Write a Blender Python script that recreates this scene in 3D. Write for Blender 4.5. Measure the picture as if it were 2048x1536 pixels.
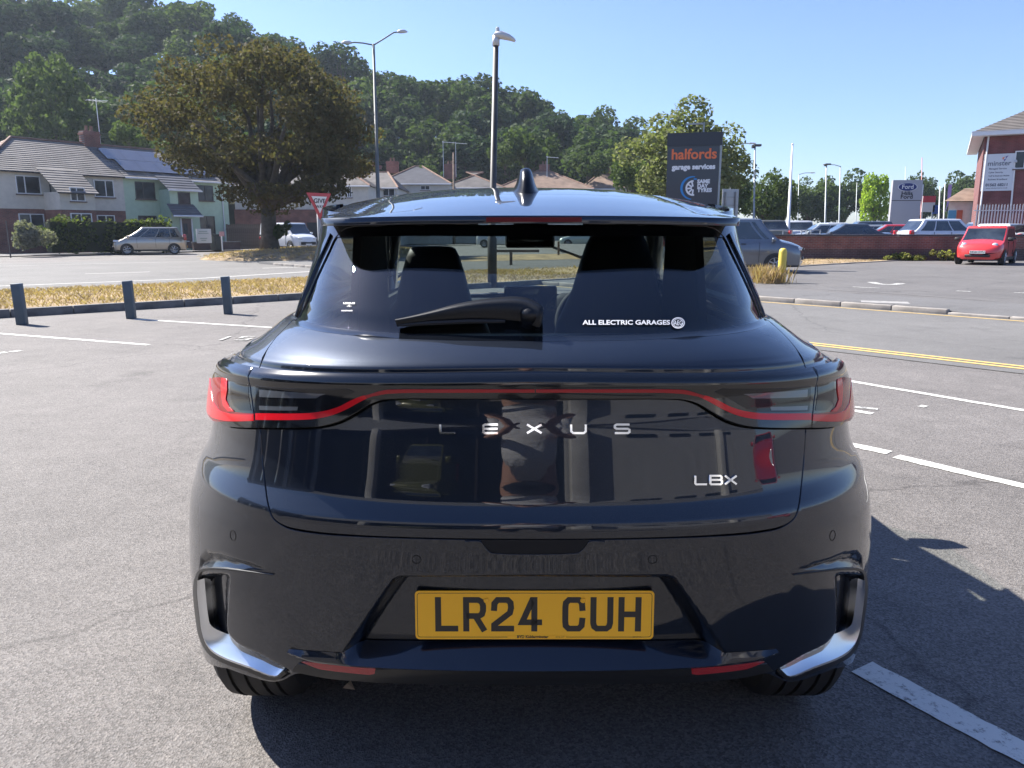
import bpy, bmesh, math, random
import numpy as np
from mathutils import Vector, Matrix
from mathutils.geometry import delaunay_2d_cdt

for _o in list(bpy.data.objects):
    bpy.data.objects.remove(_o, do_unlink=True)
SC = bpy.context.scene
COL = SC.collection
R = math.radians
# ------------------------------------------------------------------ camera
CAMX, CAMH, PITCH, FPX = -0.047, 1.38, R(11.25), 1538.0
cam_d = bpy.data.cameras.new('camera')
cam_d.sensor_width = 36.0
cam_d.lens = 36.0 * FPX / 2048.0
cam_d.clip_start = 0.05
cam_d.clip_end = 3000
cam = bpy.data.objects.new('camera', cam_d)
cam.location = (CAMX, 0, CAMH)
cam.rotation_euler = (R(90) - PITCH, 0, 0)
COL.objects.link(cam)
SC.camera = cam
# ------------------------------------------------------------------ sky and sun
SHX, SHY = 0.86, -0.50                     # ground shadow of a 1 m upright
SUN_EL = math.atan2(1.0, math.hypot(SHX, SHY))
to_sun = Vector((-SHX, -SHY, 1.0)).normalized()
world = bpy.data.worlds.new('World')
SC.world = world
world.use_nodes = True
wn = world.node_tree.nodes
wl = world.node_tree.links
bg = wn['Background']
sky = wn.new('ShaderNodeTexSky')
sky.sky_type = 'NISHITA'
sky.sun_disc = False
sky.sun_elevation = SUN_EL
sky.sun_rotation = math.atan2(to_sun.x, to_sun.y)
sky.altitude = 50
sky.air_density = 1.0
sky.dust_density = 0.5
sky.ozone_density = 3.0
tint = wn.new('ShaderNodeVectorMath')
tint.operation = 'MULTIPLY'
tint.inputs[1].default_value = (0.85, 0.91, 1.15)      # camera white balance: cooler sky
wl.new(sky.outputs[0], tint.inputs[0])
wl.new(tint.outputs[0], bg.inputs[0])
bg.inputs[1].default_value = 0.066
sun_d = bpy.data.lights.new('sun', 'SUN')
sun_d.energy = 4.8
sun_d.angle = R(0.53)
sun_d.color = (1.0, 0.95, 0.87)
sun = bpy.data.objects.new('sun', sun_d)
sun.rotation_euler = to_sun.to_track_quat('Z', 'Y').to_euler()
sun.location = (-20, 10, 30)
COL.objects.link(sun)
vs = SC.view_settings
vs.view_transform = 'Standard'
vs.look = 'None'
vs.exposure = 1.52
vs.gamma = 1.0
vs.use_curve_mapping = False
cy = SC.cycles
cy.max_bounces = 10
cy.transparent_max_bounces = 24
cy.glossy_bounces = 5
cy.diffuse_bounces = 3
cy.caustics_reflective = False
cy.caustics_refractive = False
cy.use_denoising = True


# ------------------------------------------------------------------ survey helpers: photograph pixel <-> place
CP, SP = math.cos(PITCH), math.sin(PITCH)


def ray(px, py):
    a = (px - 1024.0) / FPX
    b = (768.0 - py) / FPX
    return (a, CP + b * SP, -SP + b * CP)


def at(px, py, Y):
    """the point seen at a pixel, Y metres ahead of the camera"""
    d = ray(px, py)
    t = Y / d[1]
    return Vector((CAMX + d[0] * t, Y, CAMH + d[2] * t))


def onz(px, py, z=0.0):
    """the point seen at a pixel on the level z"""
    d = ray(px, py)
    t = (z - CAMH) / d[2]
    return Vector((CAMX + d[0] * t, d[1] * t, z))


def project(P):
    P = np.asarray(P, float)
    rx, ry, rz = P[..., 0] - CAMX, P[..., 1], P[..., 2] - CAMH
    d = ry * CP - rz * SP
    up = ry * SP + rz * CP
    return np.stack([1024 + FPX * rx / d, 768 - FPX * up / d], -1)


# ------------------------------------------------------------------ materials
MATS = {}


def mat(name, col, rough=0.6, metal=0.0, coat=0.0, spec=0.5, noise=None, bump=None, emit=None, coat_rough=0.03, coat_ior=1.5):
    """noise=(scale, amount, detail) varies the colour; bump=(scale, strength, distance)"""
    if name in MATS:
        return MATS[name]
    m = bpy.data.materials.new(name)
    m.use_nodes = True
    nt = m.node_tree
    b = nt.nodes['Principled BSDF']
    b.inputs['Base Color'].default_value = (*col, 1)
    b.inputs['Roughness'].default_value = rough
    b.inputs['Metallic'].default_value = metal
    b.inputs['Specular IOR Level'].default_value = spec
    if coat:
        b.inputs['Coat Weight'].default_value = coat
        b.inputs['Coat Roughness'].default_value = coat_rough
        b.inputs['Coat IOR'].default_value = coat_ior
    if noise:
        tc = nt.nodes.new('ShaderNodeTexCoord')
        n = nt.nodes.new('ShaderNodeTexNoise')
        n.inputs['Scale'].default_value = noise[0]
        n.inputs['Detail'].default_value = noise[2] if len(noise) > 2 else 5
        nt.links.new(tc.outputs['Object'], n.inputs['Vector'])
        rp = nt.nodes.new('ShaderNodeMapRange')
        rp.inputs[1].default_value = 0.3
        rp.inputs[2].default_value = 0.7
        rp.inputs[3].default_value = 1 - noise[1]
        rp.inputs[4].default_value = 1 + noise[1]
        nt.links.new(n.outputs['Fac'], rp.inputs[0])
        mx = nt.nodes.new('ShaderNodeVectorMath')
        mx.operation = 'SCALE'
        mx.inputs[0].default_value = col
        nt.links.new(rp.outputs[0], mx.inputs['Scale'])
        nt.links.new(mx.outputs[0], b.inputs['Base Color'])
    if bump:
        tc = nt.nodes.new('ShaderNodeTexCoord')
        n = nt.nodes.new('ShaderNodeTexNoise')
        n.inputs['Scale'].default_value = bump[0]
        n.inputs['Detail'].default_value = 4
        nt.links.new(tc.outputs['Object'], n.inputs['Vector'])
        bp = nt.nodes.new('ShaderNodeBump')
        bp.inputs['Strength'].default_value = bump[1]
        bp.inputs['Distance'].default_value = bump[2]
        nt.links.new(n.outputs['Fac'], bp.inputs['Height'])
        nt.links.new(bp.outputs[0], b.inputs['Normal'])
    if emit:
        b.inputs['Emission Color'].default_value = (*emit[0], 1)
        b.inputs['Emission Strength'].default_value = emit[1]
    MATS[name] = m
    return m


def glass_mat(name, tint, refl=1.0, rough=0.0, ior=1.5):
    """thin pane: tinted see-through with a Fresnel reflection"""
    if name in MATS:
        return MATS[name]
    m = bpy.data.materials.new(name)
    m.use_nodes = True
    nt = m.node_tree
    nt.nodes.clear()
    o = nt.nodes.new('ShaderNodeOutputMaterial')
    t = nt.nodes.new('ShaderNodeBsdfTransparent')
    t.inputs[0].default_value = (*tint, 1)
    g = nt.nodes.new('ShaderNodeBsdfGlossy')
    g.inputs['Roughness'].default_value = rough
    # Schlick reflectance of a thin pane, the same from either side
    ge = nt.nodes.new('ShaderNodeNewGeometry')
    dt = nt.nodes.new('ShaderNodeVectorMath')
    dt.operation = 'DOT_PRODUCT'
    nt.links.new(ge.outputs['Normal'], dt.inputs[0])
    nt.links.new(ge.outputs['Incoming'], dt.inputs[1])

    def mth(op, a, b_=None):
        n_ = nt.nodes.new('ShaderNodeMath')
        n_.operation = op
        for q_, v_ in enumerate((a, b_)):
            if v_ is None:
                continue
            if isinstance(v_, (int, float)):
                n_.inputs[q_].default_value = v_
            else:
                nt.links.new(v_, n_.inputs[q_])
        return n_.outputs[0]
    f0 = ((ior - 1) / (ior + 1)) ** 2
    one = mth('SUBTRACT', 1.0, mth('ABSOLUTE', dt.outputs['Value']))
    fr = mth('ADD', mth('MULTIPLY', mth('POWER', one, 5.0), 1 - f0), f0)
    k = nt.nodes.new('ShaderNodeMath')
    k.operation = 'MULTIPLY'
    k.use_clamp = True
    k.inputs[1].default_value = refl
    nt.links.new(fr, k.inputs[0])
    mx = nt.nodes.new('ShaderNodeMixShader')
    nt.links.new(k.outputs[0], mx.inputs[0])
    nt.links.new(t.outputs[0], mx.inputs[1])
    nt.links.new(g.outputs[0], mx.inputs[2])
    nt.links.new(mx.outputs[0], o.inputs[0])
    MATS[name] = m
    return m


# ------------------------------------------------------------------ object helpers
def tag(o, label=None, cat=None, group=None, kind=None):
    if label:
        o['label'] = label
    if cat:
        o['category'] = cat
    if group:
        o['group'] = group
    if kind:
        o['kind'] = kind
    return o


def empty(name, loc=(0, 0, 0), rz=0.0, label=None, cat=None, group=None):
    o = bpy.data.objects.new(name, None)
    o.location = loc
    o.rotation_euler = (0, 0, rz)
    o.empty_display_size = 0.2
    COL.objects.link(o)
    return tag(o, label, cat, group)


def link(name, me, parent=None, loc=None, rot=None):
    o = bpy.data.objects.new(name, me)
    COL.objects.link(o)
    if parent is not None:
        o.parent = parent
    if loc is not None:
        o.location = loc
    if rot is not None:
        o.rotation_euler = rot
    return o


def copy_tree(o, parent=None):
    c = o.copy()
    COL.objects.link(c)
    c.parent = parent
    for ch in list(o.children):
        copy_tree(ch, c)
    return c


class MB:
    """collects shapes that become ONE mesh object"""

    def __init__(self, org=(0, 0, 0)):
        self.v, self.f, self.m = [], [], []
        self.mi = 0
        self.org = Vector(org)

    def add(self, vs_, fs_):
        b = len(self.v)
        self.v += [tuple(Vector(p) - self.org) for p in vs_]
        self.f += [tuple(i + b for i in f) for f in fs_]
        self.m += [self.mi] * len(fs_)
        return self

    def box(self, c, s, rz=0.0, top=None):
        """centre, size; top=(fx,fy) scales the upper face"""
        hx, hy, hz = s[0] / 2, s[1] / 2, s[2] / 2
        fx, fy = top or (1, 1)
        pts = [(-hx, -hy, -hz), (hx, -hy, -hz), (hx, hy, -hz), (-hx, hy, -hz),
               (-hx * fx, -hy * fy, hz), (hx * fx, -hy * fy, hz), (hx * fx, hy * fy, hz), (-hx * fx, hy * fy, hz)]
        ca, sa = math.cos(rz), math.sin(rz)
        pts = [(c[0] + x * ca - y * sa, c[1] + x * sa + y * ca, c[2] + z) for x, y, z in pts]
        return self.add(pts, [(3, 2, 1, 0), (4, 5, 6, 7), (0, 1, 5, 4), (1, 2, 6, 5), (2, 3, 7, 6), (3, 0, 4, 7)])

    def boxm(self, M, s):
        hx, hy, hz = s[0] / 2, s[1] / 2, s[2] / 2
        pts = [M @ Vector(p) for p in [(-hx, -hy, -hz), (hx, -hy, -hz), (hx, hy, -hz), (-hx, hy, -hz), (-hx, -hy, hz), (hx, -hy, hz), (hx, hy, hz), (-hx, hy, hz)]]
        return self.add(pts, [(3, 2, 1, 0), (4, 5, 6, 7), (0, 1, 5, 4), (1, 2, 6, 5), (2, 3, 7, 6), (3, 0, 4, 7)])

    def tube(self, pts, rad, n=8, cap=True):
        pts = [Vector(p) for p in pts]
        rads = rad if hasattr(rad, '__len__') else [rad] * len(pts)
        rings = []
        up = None
        for i, p in enumerate(pts):
            d = (pts[min(i + 1, len(pts) - 1)] - pts[max(i - 1, 0)])
            d = d.normalized() if d.length > 1e-9 else Vector((0, 0, 1))
            if up is None:
                up = Vector((0, 0, 1)) if abs(d.z) < 0.9 else Vector((1, 0, 0))
            a = d.cross(up)
            if a.length < 1e-6:
                a = d.orthogonal()
            a.normalize()
            b = a.cross(d)
            up = b
            rings.append([p + (a * math.cos(t) + b * math.sin(t)) * rads[i] for t in [2 * math.pi * k / n for k in range(n)]])
        vs_ = [q for r in rings for q in r]
        fs_ = []
        for i in range(len(pts) - 1):
            for k in range(n):
                fs_.append((i * n + k, i * n + (k + 1) % n, (i + 1) * n + (k + 1) % n, (i + 1) * n + k))
        if cap:
            fs_.append(tuple(reversed(range(n))))
            fs_.append(tuple((len(pts) - 1) * n + k for k in range(n)))
        fs_ = [tuple(reversed(f)) for f in fs_]
        return self.add(vs_, fs_)

    def lathe(self, prof, c=(0, 0, 0), n=24, axis='z'):
        """prof [(r, h)] turned about an axis through c"""
        vs_, fs_ = [], []
        for r, h in prof:
            for k in range(n):
                t = 2 * math.pi * k / n
                x, y = r * math.cos(t), r * math.sin(t)
                p = {'z': (x, y, h), 'x': (h, x, y), 'y': (y, h, x)}[axis]
                vs_.append((c[0] + p[0], c[1] + p[1], c[2] + p[2]))
        for i in range(len(prof) - 1):
            for k in range(n):
                fs_.append((i * n + k, i * n + (k + 1) % n, (i + 1) * n + (k + 1) % n, (i + 1) * n + k))
        return self.add(vs_, fs_)

    def prism(self, poly, lo, hi, axis='z'):
        """a closed polygon drawn on a plane, pushed from lo to hi along the axis"""
        n = len(poly)
        a = sum(poly[i][0] * poly[(i + 1) % n][1] - poly[(i + 1) % n][0] * poly[i][1] for i in range(n))
        if a < 0:
            poly = poly[::-1]

        def P(p, h):
            return {'z': (p[0], p[1], h), 'y': (p[0], h, p[1]), 'x': (h, p[0], p[1])}[axis]
        vs_ = [P(p, lo) for p in poly] + [P(p, hi) for p in poly]
        fs_ = [tuple(range(n - 1, -1, -1)), tuple(range(n, 2 * n))] + [(i, (i + 1) % n, n + (i + 1) % n, n + i) for i in range(n)]
        if axis == 'y':
            fs_ = [tuple(reversed(f)) for f in fs_]
        return self.add(vs_, fs_)

    def quad(self, a, b, c, d):
        return self.add([a, b, c, d], [(0, 1, 2, 3)])

    def mesh(self, name, mats, smooth=False):
        me = bpy.data.meshes.new(name)
        me.from_pydata(self.v, [], self.f)
        for m in (mats if isinstance(mats, (list, tuple)) else [mats]):
            me.materials.append(m)
        if any(self.m):
            me.polygons.foreach_set('material_index', self.m)
        if smooth:
            me.polygons.foreach_set('use_smooth', [True] * len(me.polygons))
        me.update()
        return me

    def build(self, name, mats, parent=None, smooth=False, loc=None, rot=None, autos=None):
        me = self.mesh(name, mats, smooth)
        if autos:
            sharp_edges(me, autos)
        return link(name, me, parent, loc, rot)


def sharp_edges(me, ang):
    bm = bmesh.new()
    bm.from_mesh(me)
    bmesh.ops.remove_doubles(bm, verts=bm.verts, dist=1e-5)
    for f in bm.faces:
        f.smooth = True
    for e in bm.edges:
        if len(e.link_faces) == 2 and e.calc_face_angle(0) > R(ang):
            e.smooth = False
    bm.to_mesh(me)
    bm.free()


def bevel_mesh(me, w, seg=2, ang=30):
    bm = bmesh.new()
    bm.from_mesh(me)
    bmesh.ops.remove_doubles(bm, verts=bm.verts, dist=1e-5)
    es = [e for e in bm.edges if len(e.link_faces) == 2 and e.calc_face_angle(0) > R(ang)]
    bmesh.ops.bevel(bm, geom=es, offset=w, segments=seg, affect='EDGES', profile=0.5, clamp_overlap=True)
    for f in bm.faces:
        f.smooth = True
    for e in bm.edges:
        if len(e.link_faces) == 2 and e.calc_face_angle(0) > R(50):
            e.smooth = False
    bm.to_mesh(me)
    bm.free()
    return me


_font_cache = {}


def text_mesh(s, size=1.0, bold=0.0, align='CENTER', spacing=1.0, res=3):
    """flat outline of a word: (verts2d, tris)"""
    key = (s, size, bold, align, spacing)
    if key in _font_cache:
        return _font_cache[key]
    cu = bpy.data.curves.new('w', 'FONT')
    cu.body = s
    cu.size = size
    cu.offset = bold
    cu.align_x = align
    cu.align_y = 'CENTER'
    cu.space_character = spacing
    cu.resolution_u = res
    o = bpy.data.objects.new('w', cu)
    COL.objects.link(o)
    dg = bpy.context.evaluated_depsgraph_get()
    ev = o.evaluated_get(dg)
    me = ev.to_mesh()
    vs_ = [(v.co.x, v.co.y) for v in me.vertices]
    fs_ = [tuple(p.vertices) for p in me.polygons]
    ev.to_mesh_clear()
    bpy.data.objects.remove(o, do_unlink=True)
    bpy.data.curves.remove(cu)
    _font_cache[key] = (vs_, fs_)
    return vs_, fs_


def text_on(s, size, M, m, name, parent=None, bold=0.0, spacing=1.0, sx=1.0, depth=0.0, align='CENTER'):
    """raised flat lettering laid with matrix M (x along the line, y up, z out)"""
    vs_, fs_ = text_mesh(s, size, bold, align, spacing)
    me = bpy.data.meshes.new(name)
    me.from_pydata([M @ Vector((x * sx, y, depth)) for x, y in vs_], [], fs_)
    me.materials.append(m)
    return link(name, me, parent)


def ribbon(pts, w, z=None, closed=False):
    """flat strip of width w along a polyline (x,y[,z]) -> verts, faces"""
    P = [Vector((p[0], p[1])) for p in pts]
    n = len(P)
    ws = w if hasattr(w, '__len__') else [w] * n
    L_, R_ = [], []
    for i in range(n):
        a = P[i - 1] if (i > 0 or closed) else None
        b = P[(i + 1) % n] if (i < n - 1 or closed) else None
        d1 = (P[i] - a).normalized() if a is not None else None
        d2 = (b - P[i]).normalized() if b is not None else None
        d1 = d1 if d1 is not None else d2
        d2 = d2 if d2 is not None else d1
        t = (d1 + d2)
        t = t.normalized() if t.length > 1e-6 else d1
        nrm = Vector((-t.y, t.x))
        k = 1.0 / max(0.35, nrm.dot(Vector((-d1.y, d1.x))))
        L_.append(P[i] + nrm * ws[i] / 2 * k)
        R_.append(P[i] - nrm * ws[i] / 2 * k)
    zz = [(pts[i][2] if len(pts[i]) > 2 else (z or 0)) for i in range(n)]
    vs_ = [(q.x, q.y, zz[i]) for i, q in enumerate(R_)] + [(q.x, q.y, zz[i]) for i, q in enumerate(L_)]
    m_ = n if closed else n - 1
    fs_ = [(i, (i + 1) % n, n + (i + 1) % n, n + i) for i in range(m_)]
    return vs_, fs_


def catmull(pts, k=6, closed=False):
    P = [np.array(p, float) for p in pts]
    n = len(P)
    out = []
    rng_ = range(n if closed else n - 1)
    for i in rng_:
        p0 = P[(i - 1) % n] if (closed or i > 0) else 2 * P[0] - P[1]
        p1, p2 = P[i], P[(i + 1) % n]
        p3 = P[(i + 2) % n] if (closed or i < n - 2) else 2 * P[-1] - P[-2]
        d = [max(np.linalg.norm(b - a), 1e-9) ** 0.5 for a, b in ((p0, p1), (p1, p2), (p2, p3))]
        for j in range(k):
            t = j / k
            m1 = (p1 - p0) / d[0] - (p2 - p0) / (d[0] + d[1]) + (p2 - p1) / d[1]
            m2 = (p2 - p1) / d[1] - (p3 - p1) / (d[1] + d[2]) + (p3 - p2) / d[2]
            m1, m2 = m1 * d[1], m2 * d[1]
            out.append(tuple((2 * t**3 - 3 * t**2 + 1) * p1 + (t**3 - 2 * t**2 + t) * m1 + (-2 * t**3 + 3 * t**2) * p2 + (t**3 - t**2) * m2))
    if not closed:
        out.append(tuple(P[-1]))
    return out


def smooth01(x):
    x = np.clip(x, 0, 1)
    return x * x * (3 - 2 * x)
# ================================================================== ground materials
def asphalt_mat(name, base, warm, speck=1.0, patch=1.0):
    m = bpy.data.materials.new(name)
    m.use_nodes = True
    nt = m.node_tree
    L = nt.links.new
    b = nt.nodes['Principled BSDF']
    b.inputs['Roughness'].default_value = 0.78
    b.inputs['Specular IOR Level'].default_value = 0.35
    tc = nt.nodes.new('ShaderNodeTexCoord')

    def noise(scale, detail, rough=0.6):
        n = nt.nodes.new('ShaderNodeTexNoise')
        n.inputs['Scale'].default_value = scale
        n.inputs['Detail'].default_value = detail
        n.inputs['Roughness'].default_value = rough
        L(tc.outputs['Object'], n.inputs['Vector'])
        return n

    def rng(src, a, c, lo, hi):
        r = nt.nodes.new('ShaderNodeMapRange')
        r.inputs[1].default_value, r.inputs[2].default_value = a, c
        r.inputs[3].default_value, r.inputs[4].default_value = lo, hi
        L(src, r.inputs[0])
        return r.outputs[0]
    vor = nt.nodes.new('ShaderNodeTexVoronoi')
    vor.inputs['Scale'].default_value = 150
    L(tc.outputs['Object'], vor.inputs['Vector'])
    sep = nt.nodes.new('ShaderNodeSeparateColor')
    L(vor.outputs['Color'], sep.inputs[0])
    stone = rng(sep.outputs[0], 0, 1, 1 - 0.42 * speck, 1 + 0.42 * speck)
    fine = rng(noise(330, 3).outputs['Fac'], 0.3, 0.7, 1 - 0.20 * speck, 1 + 0.20 * speck)
    big = rng(noise(0.42, 6, 0.62).outputs['Fac'], 0.3, 0.7, 1 - 0.13 * patch, 1 + 0.13 * patch)
    mid = rng(noise(4.5, 5, 0.65).outputs['Fac'], 0.3, 0.7, 1 - 0.08 * patch, 1 + 0.08 * patch)
    mixc = nt.nodes.new('ShaderNodeMix')
    mixc.data_type = 'RGBA'
    L(sep.outputs[1], mixc.inputs[0])
    mixc.inputs[6].default_value = (*base, 1)
    mixc.inputs[7].default_value = (*warm, 1)
    out = mixc.outputs[2]
    for s in (stone, fine, big, mid):
        v = nt.nodes.new('ShaderNodeVectorMath')
        v.operation = 'SCALE'
        L(out, v.inputs[0])
        L(s, v.inputs['Scale'])
        out = v.outputs[0]
    blot = rng(noise(1.15, 7, 0.68).outputs['Fac'], 0.56, 0.70, 1.0, 1 - 0.20 * patch)
    v = nt.nodes.new('ShaderNodeVectorMath')
    v.operation = 'SCALE'
    L(out, v.inputs[0])
    L(blot, v.inputs['Scale'])
    out = v.outputs[0]
    # thin dark cracks
    dist = noise(1.7, 4)
    vm = nt.nodes.new('ShaderNodeVectorMath')
    vm.operation = 'MULTIPLY_ADD'
    vm.inputs[1].default_value = (0.5, 0.5, 0.5)
    L(dist.outputs['Color'], vm.inputs[0])
    L(tc.outputs['Object'], vm.inputs[2])
    vc = nt.nodes.new('ShaderNodeTexVoronoi')
    vc.feature = 'DISTANCE_TO_EDGE'
    vc.inputs['Scale'].default_value = 0.16
    L(vm.outputs[0], vc.inputs['Vector'])
    cr = rng(vc.outputs['Distance'], 0.0, 0.0035, 0.66, 1.0)
    v = nt.nodes.new('ShaderNodeVectorMath')
    v.operation = 'SCALE'
    L(out, v.inputs[0])
    L(cr, v.inputs['Scale'])
    L(v.outputs[0], b.inputs['Base Color'])
    bp = nt.nodes.new('ShaderNodeBump')
    bp.inputs['Strength'].default_value = 0.6
    bp.inputs['Distance'].default_value = 0.005
    add = nt.nodes.new('ShaderNodeMath')
    add.operation = 'ADD'
    L(vor.outputs['Distance'], add.inputs[0])
    L(noise(240, 3).outputs['Fac'], add.inputs[1])
    L(add.outputs[0], bp.inputs['Height'])
    L(bp.outputs[0], b.inputs['Normal'])
    return m


ASPH = asphalt_mat('car_park_asphalt', (0.138, 0.130, 0.125), (0.156, 0.142, 0.132), .9, 1.25)
ROADM = asphalt_mat('road_asphalt', (0.138, 0.136, 0.132), (0.152, 0.145, 0.138), 0.55, 1.0)
PAVEM = asphalt_mat('footway_asphalt', (0.125, 0.124, 0.124), (0.14, 0.134, 0.13), 0.5, 0.7)


def worn_paint(name, col, wear=0.42):
    m = bpy.data.materials.new(name)
    m.use_nodes = True
    nt = m.node_tree
    b = nt.nodes['Principled BSDF']
    b.inputs['Roughness'].default_value = 0.7
    tc = nt.nodes.new('ShaderNodeTexCoord')
    n = nt.nodes.new('ShaderNodeTexNoise')
    n.inputs['Scale'].default_value = 22
    n.inputs['Detail'].default_value = 10
    n.inputs['Roughness'].default_value = 0.82
    nt.links.new(tc.outputs['Object'], n.inputs['Vector'])
    r = nt.nodes.new('ShaderNodeValToRGB')
    r.color_ramp.elements[0].position = wear - 0.05
    r.color_ramp.elements[0].color = (0.17, 0.165, 0.155, 1)
    r.color_ramp.elements[1].position = wear + 0.04
    r.color_ramp.elements[1].color = (*col, 1)
    nt.links.new(n.outputs['Fac'], r.inputs[0])
    nt.links.new(r.outputs[0], b.inputs['Base Color'])
    bp = nt.nodes.new('ShaderNodeBump')
    bp.inputs['Strength'].default_value = 0.4
    bp.inputs['Distance'].default_value = 0.004
    n2 = nt.nodes.new('ShaderNodeTexNoise')
    n2.inputs['Scale'].default_value = 160
    nt.links.new(tc.outputs['Object'], n2.inputs['Vector'])
    nt.links.new(n2.outputs['Fac'], bp.inputs['Height'])
    nt.links.new(bp.outputs[0], b.inputs['Normal'])
    return m


WHITE = worn_paint('white_line_paint', (0.60, 0.59, 0.55), 0.43)
YELLOW = worn_paint('yellow_line_paint', (0.62, 0.42, 0.13), 0.42)
FADED = worn_paint('faded_white_paint', (0.52, 0.51, 0.48), 0.50)
KERBM = mat('kerb_concrete', (0.24, 0.22, 0.20), 0.85, noise=(6, 0.25), bump=(60, 0.4, 0.004))
KERBD = mat('kerb_dark', (0.15, 0.145, 0.14), 0.85, noise=(6, 0.3), bump=(60, 0.4, 0.004))
DRY = mat('dry_turf', (0.25, 0.180, 0.10), 0.95, noise=(1.6, 0.55, 8), bump=(30, 0.6, 0.03))

# ------------------------------------------------------------------ ground sheet, roads
b_ = MB()
b_.quad((-420, -60, 0), (420, -60, 0), (420, 900, 0), (-420, 900, 0))
tag(b_.build('ground', ASPH), kind='structure')


def strip_sheet(name, left, right, z, m):
    b = MB()
    n = len(left)
    b.add([(p[0], p[1], z) for p in left] + [(p[0], p[1], z) for p in right], [(i, n + i, n + i + 1, i + 1) for i in range(n - 1)])
    me = b.mesh(name, m)
    bm = bmesh.new()
    bm.from_mesh(me)
    bmesh.ops.recalc_face_normals(bm, faces=bm.faces)
    for f in bm.faces:
        if f.normal.z < 0:
            f.normal_flip()
    bm.to_mesh(me)
    bm.free()
    return tag(link(name, me), kind='structure')


g = lambda px, py, z=0.0: tuple(onz(px, py, z))[:2]
# verge between the car park and the road: runs from lower left to beyond the car
K0, KD = Vector((-8.2, 12.5)), Vector((0.757, 0.653)).normalized()
KN = Vector((-KD.y, KD.x))                            # towards the road


def kp(s, o=0.0):
    p = K0 + KD * s + KN * o
    return (p.x, p.y)


road_l = [kp(s, 5.0 + 0.02 * max(0, s) ** 1.2) for s in range(-16, 60, 4)]
road_r = [kp(s, 25 + 0.02 * max(0, s - 4) ** 1.9) for s in range(-16, 60, 4)]
strip_sheet('road', road_l, road_r, 0.004, ROADM)
# right-hand road, running from the far side towards the lower right
q0, q1 = g(1545, 604), g(2048, 641)
RD = (Vector(q1) - Vector(q0)).normalized()
RN = Vector((-RD.y, RD.x))                            # away from the car park
RN = RN if RN.y > 0 else -RN
Q0 = Vector(q0)


def qp(s, o=0.0):
    p = Q0 + RD * s + RN * o
    return (p.x, p.y)


RW = 5.35
bend = lambda s: 0.0 if s > -2 else -0.012 * (s + 2) ** 2
strip_sheet('road_branch', [qp(s, -RW) for s in range(-30, 16, 2)], [qp(s, 0.0) for s in range(-30, 16, 2)], 0.0065, ROADM)


# painted lines: each a strip of its own
def line(name, pts, w, m, label=None, z=0.004, wpts=None):
    P_l = [Vector(p[:2]) for p in pts]
    tot = sum((q - p).length for p, q in zip(P_l, P_l[1:]))
    if tot < 9 and len(pts) == 2:                    # near lines: brushed, uneven edges
        k = max(4, int(tot / .035))
        r_ = random.Random(int(abs(P_l[0].x * 977 + P_l[0].y * 131)))
        d_ = (P_l[1] - P_l[0]).normalized()
        nn_ = Vector((-d_.y, d_.x))
        vs_l = []
        for i in range(k + 1):
            c_ = P_l[0].lerp(P_l[1], i / k)
            for sg in (-1, 1):
                e_ = c_ + nn_ * sg * (w / 2 + r_.gauss(0, .0028) + .003 * math.sin(i * .31 + sg))
                vs_l.append((e_.x, e_.y, z))
        v, f = vs_l, [(2 * i, 2 * i + 2, 2 * i + 3, 2 * i + 1) for i in range(k)]
    else:
        v, f = ribbon(pts, w, z)
    b = MB()
    b.add(v, f)
    o = b.build(name, m)
    if o.data.polygons and o.data.polygons[0].normal.z < 0:
        o.data.flip_normals()
    return tag(o, kind='structure')


line('bay_line', [g(-60, 663), g(297, 690)], 0.085, WHITE)
line('bay_line', [g(268, 638.5), g(545, 655.5)], 0.085, WHITE)
line('bay_line', [g(1722, 1336), g(2120, 1545)], 0.108, WHITE)
line('bay_line', [g(1690, 888), g(1779, 906)], 0.095, WHITE)
line('bay_line', [g(1792, 913.5), g(2140, 995)], 0.095, WHITE)
line('bay_line', [g(1690, 761), g(2110, 832)], 0.075, WHITE)
line('bay_line', [g(1690, 813), g(1756, 819)], 0.07, FADED)
line('bay_line', [g(1690, 819), g(1745, 828)], 0.07, WHITE)
line('bay_mark', [g(1838, 812), g(1852, 814.5)], 0.08, FADED)
line('bay_mark', [g(26, 702), g(36, 703.5)], 0.12, FADED)
line('bay_mark', [g(-3, 705), g(6, 707)], 0.12, FADED)
b_ = MB()
# the bay number, read from the far side of the bay
c = Vector(g(469, 677))
for pl, dx in (([(0, 0), (0.0, 1.0)], -0.11), ([(0, 0), (0.9, 0), (1, .5), (0.1, .55), (0.1, 1), (1, 1)], 0.06)):
    vv, ff = ribbon([(c.x + dx + a * .17, c.y - .2 + bq * .34) for a, bq in pl], 0.05, 0.009)
    b_.add(vv, ff)
tag(b_.build('bay_number', FADED), kind='structure')
# double yellow on the near side, single yellow along the far kerb
for o in (-RW + 0.30, -RW + 0.46):
    line('yellow_line', [qp(s, o) for s in np.linspace(-14, 14, 24)], 0.075, YELLOW, z=.0108)
line('yellow_line', [qp(s, -0.22) for s in np.linspace(-12, 12, 24)], 0.07, YELLOW, z=.0108)
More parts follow.
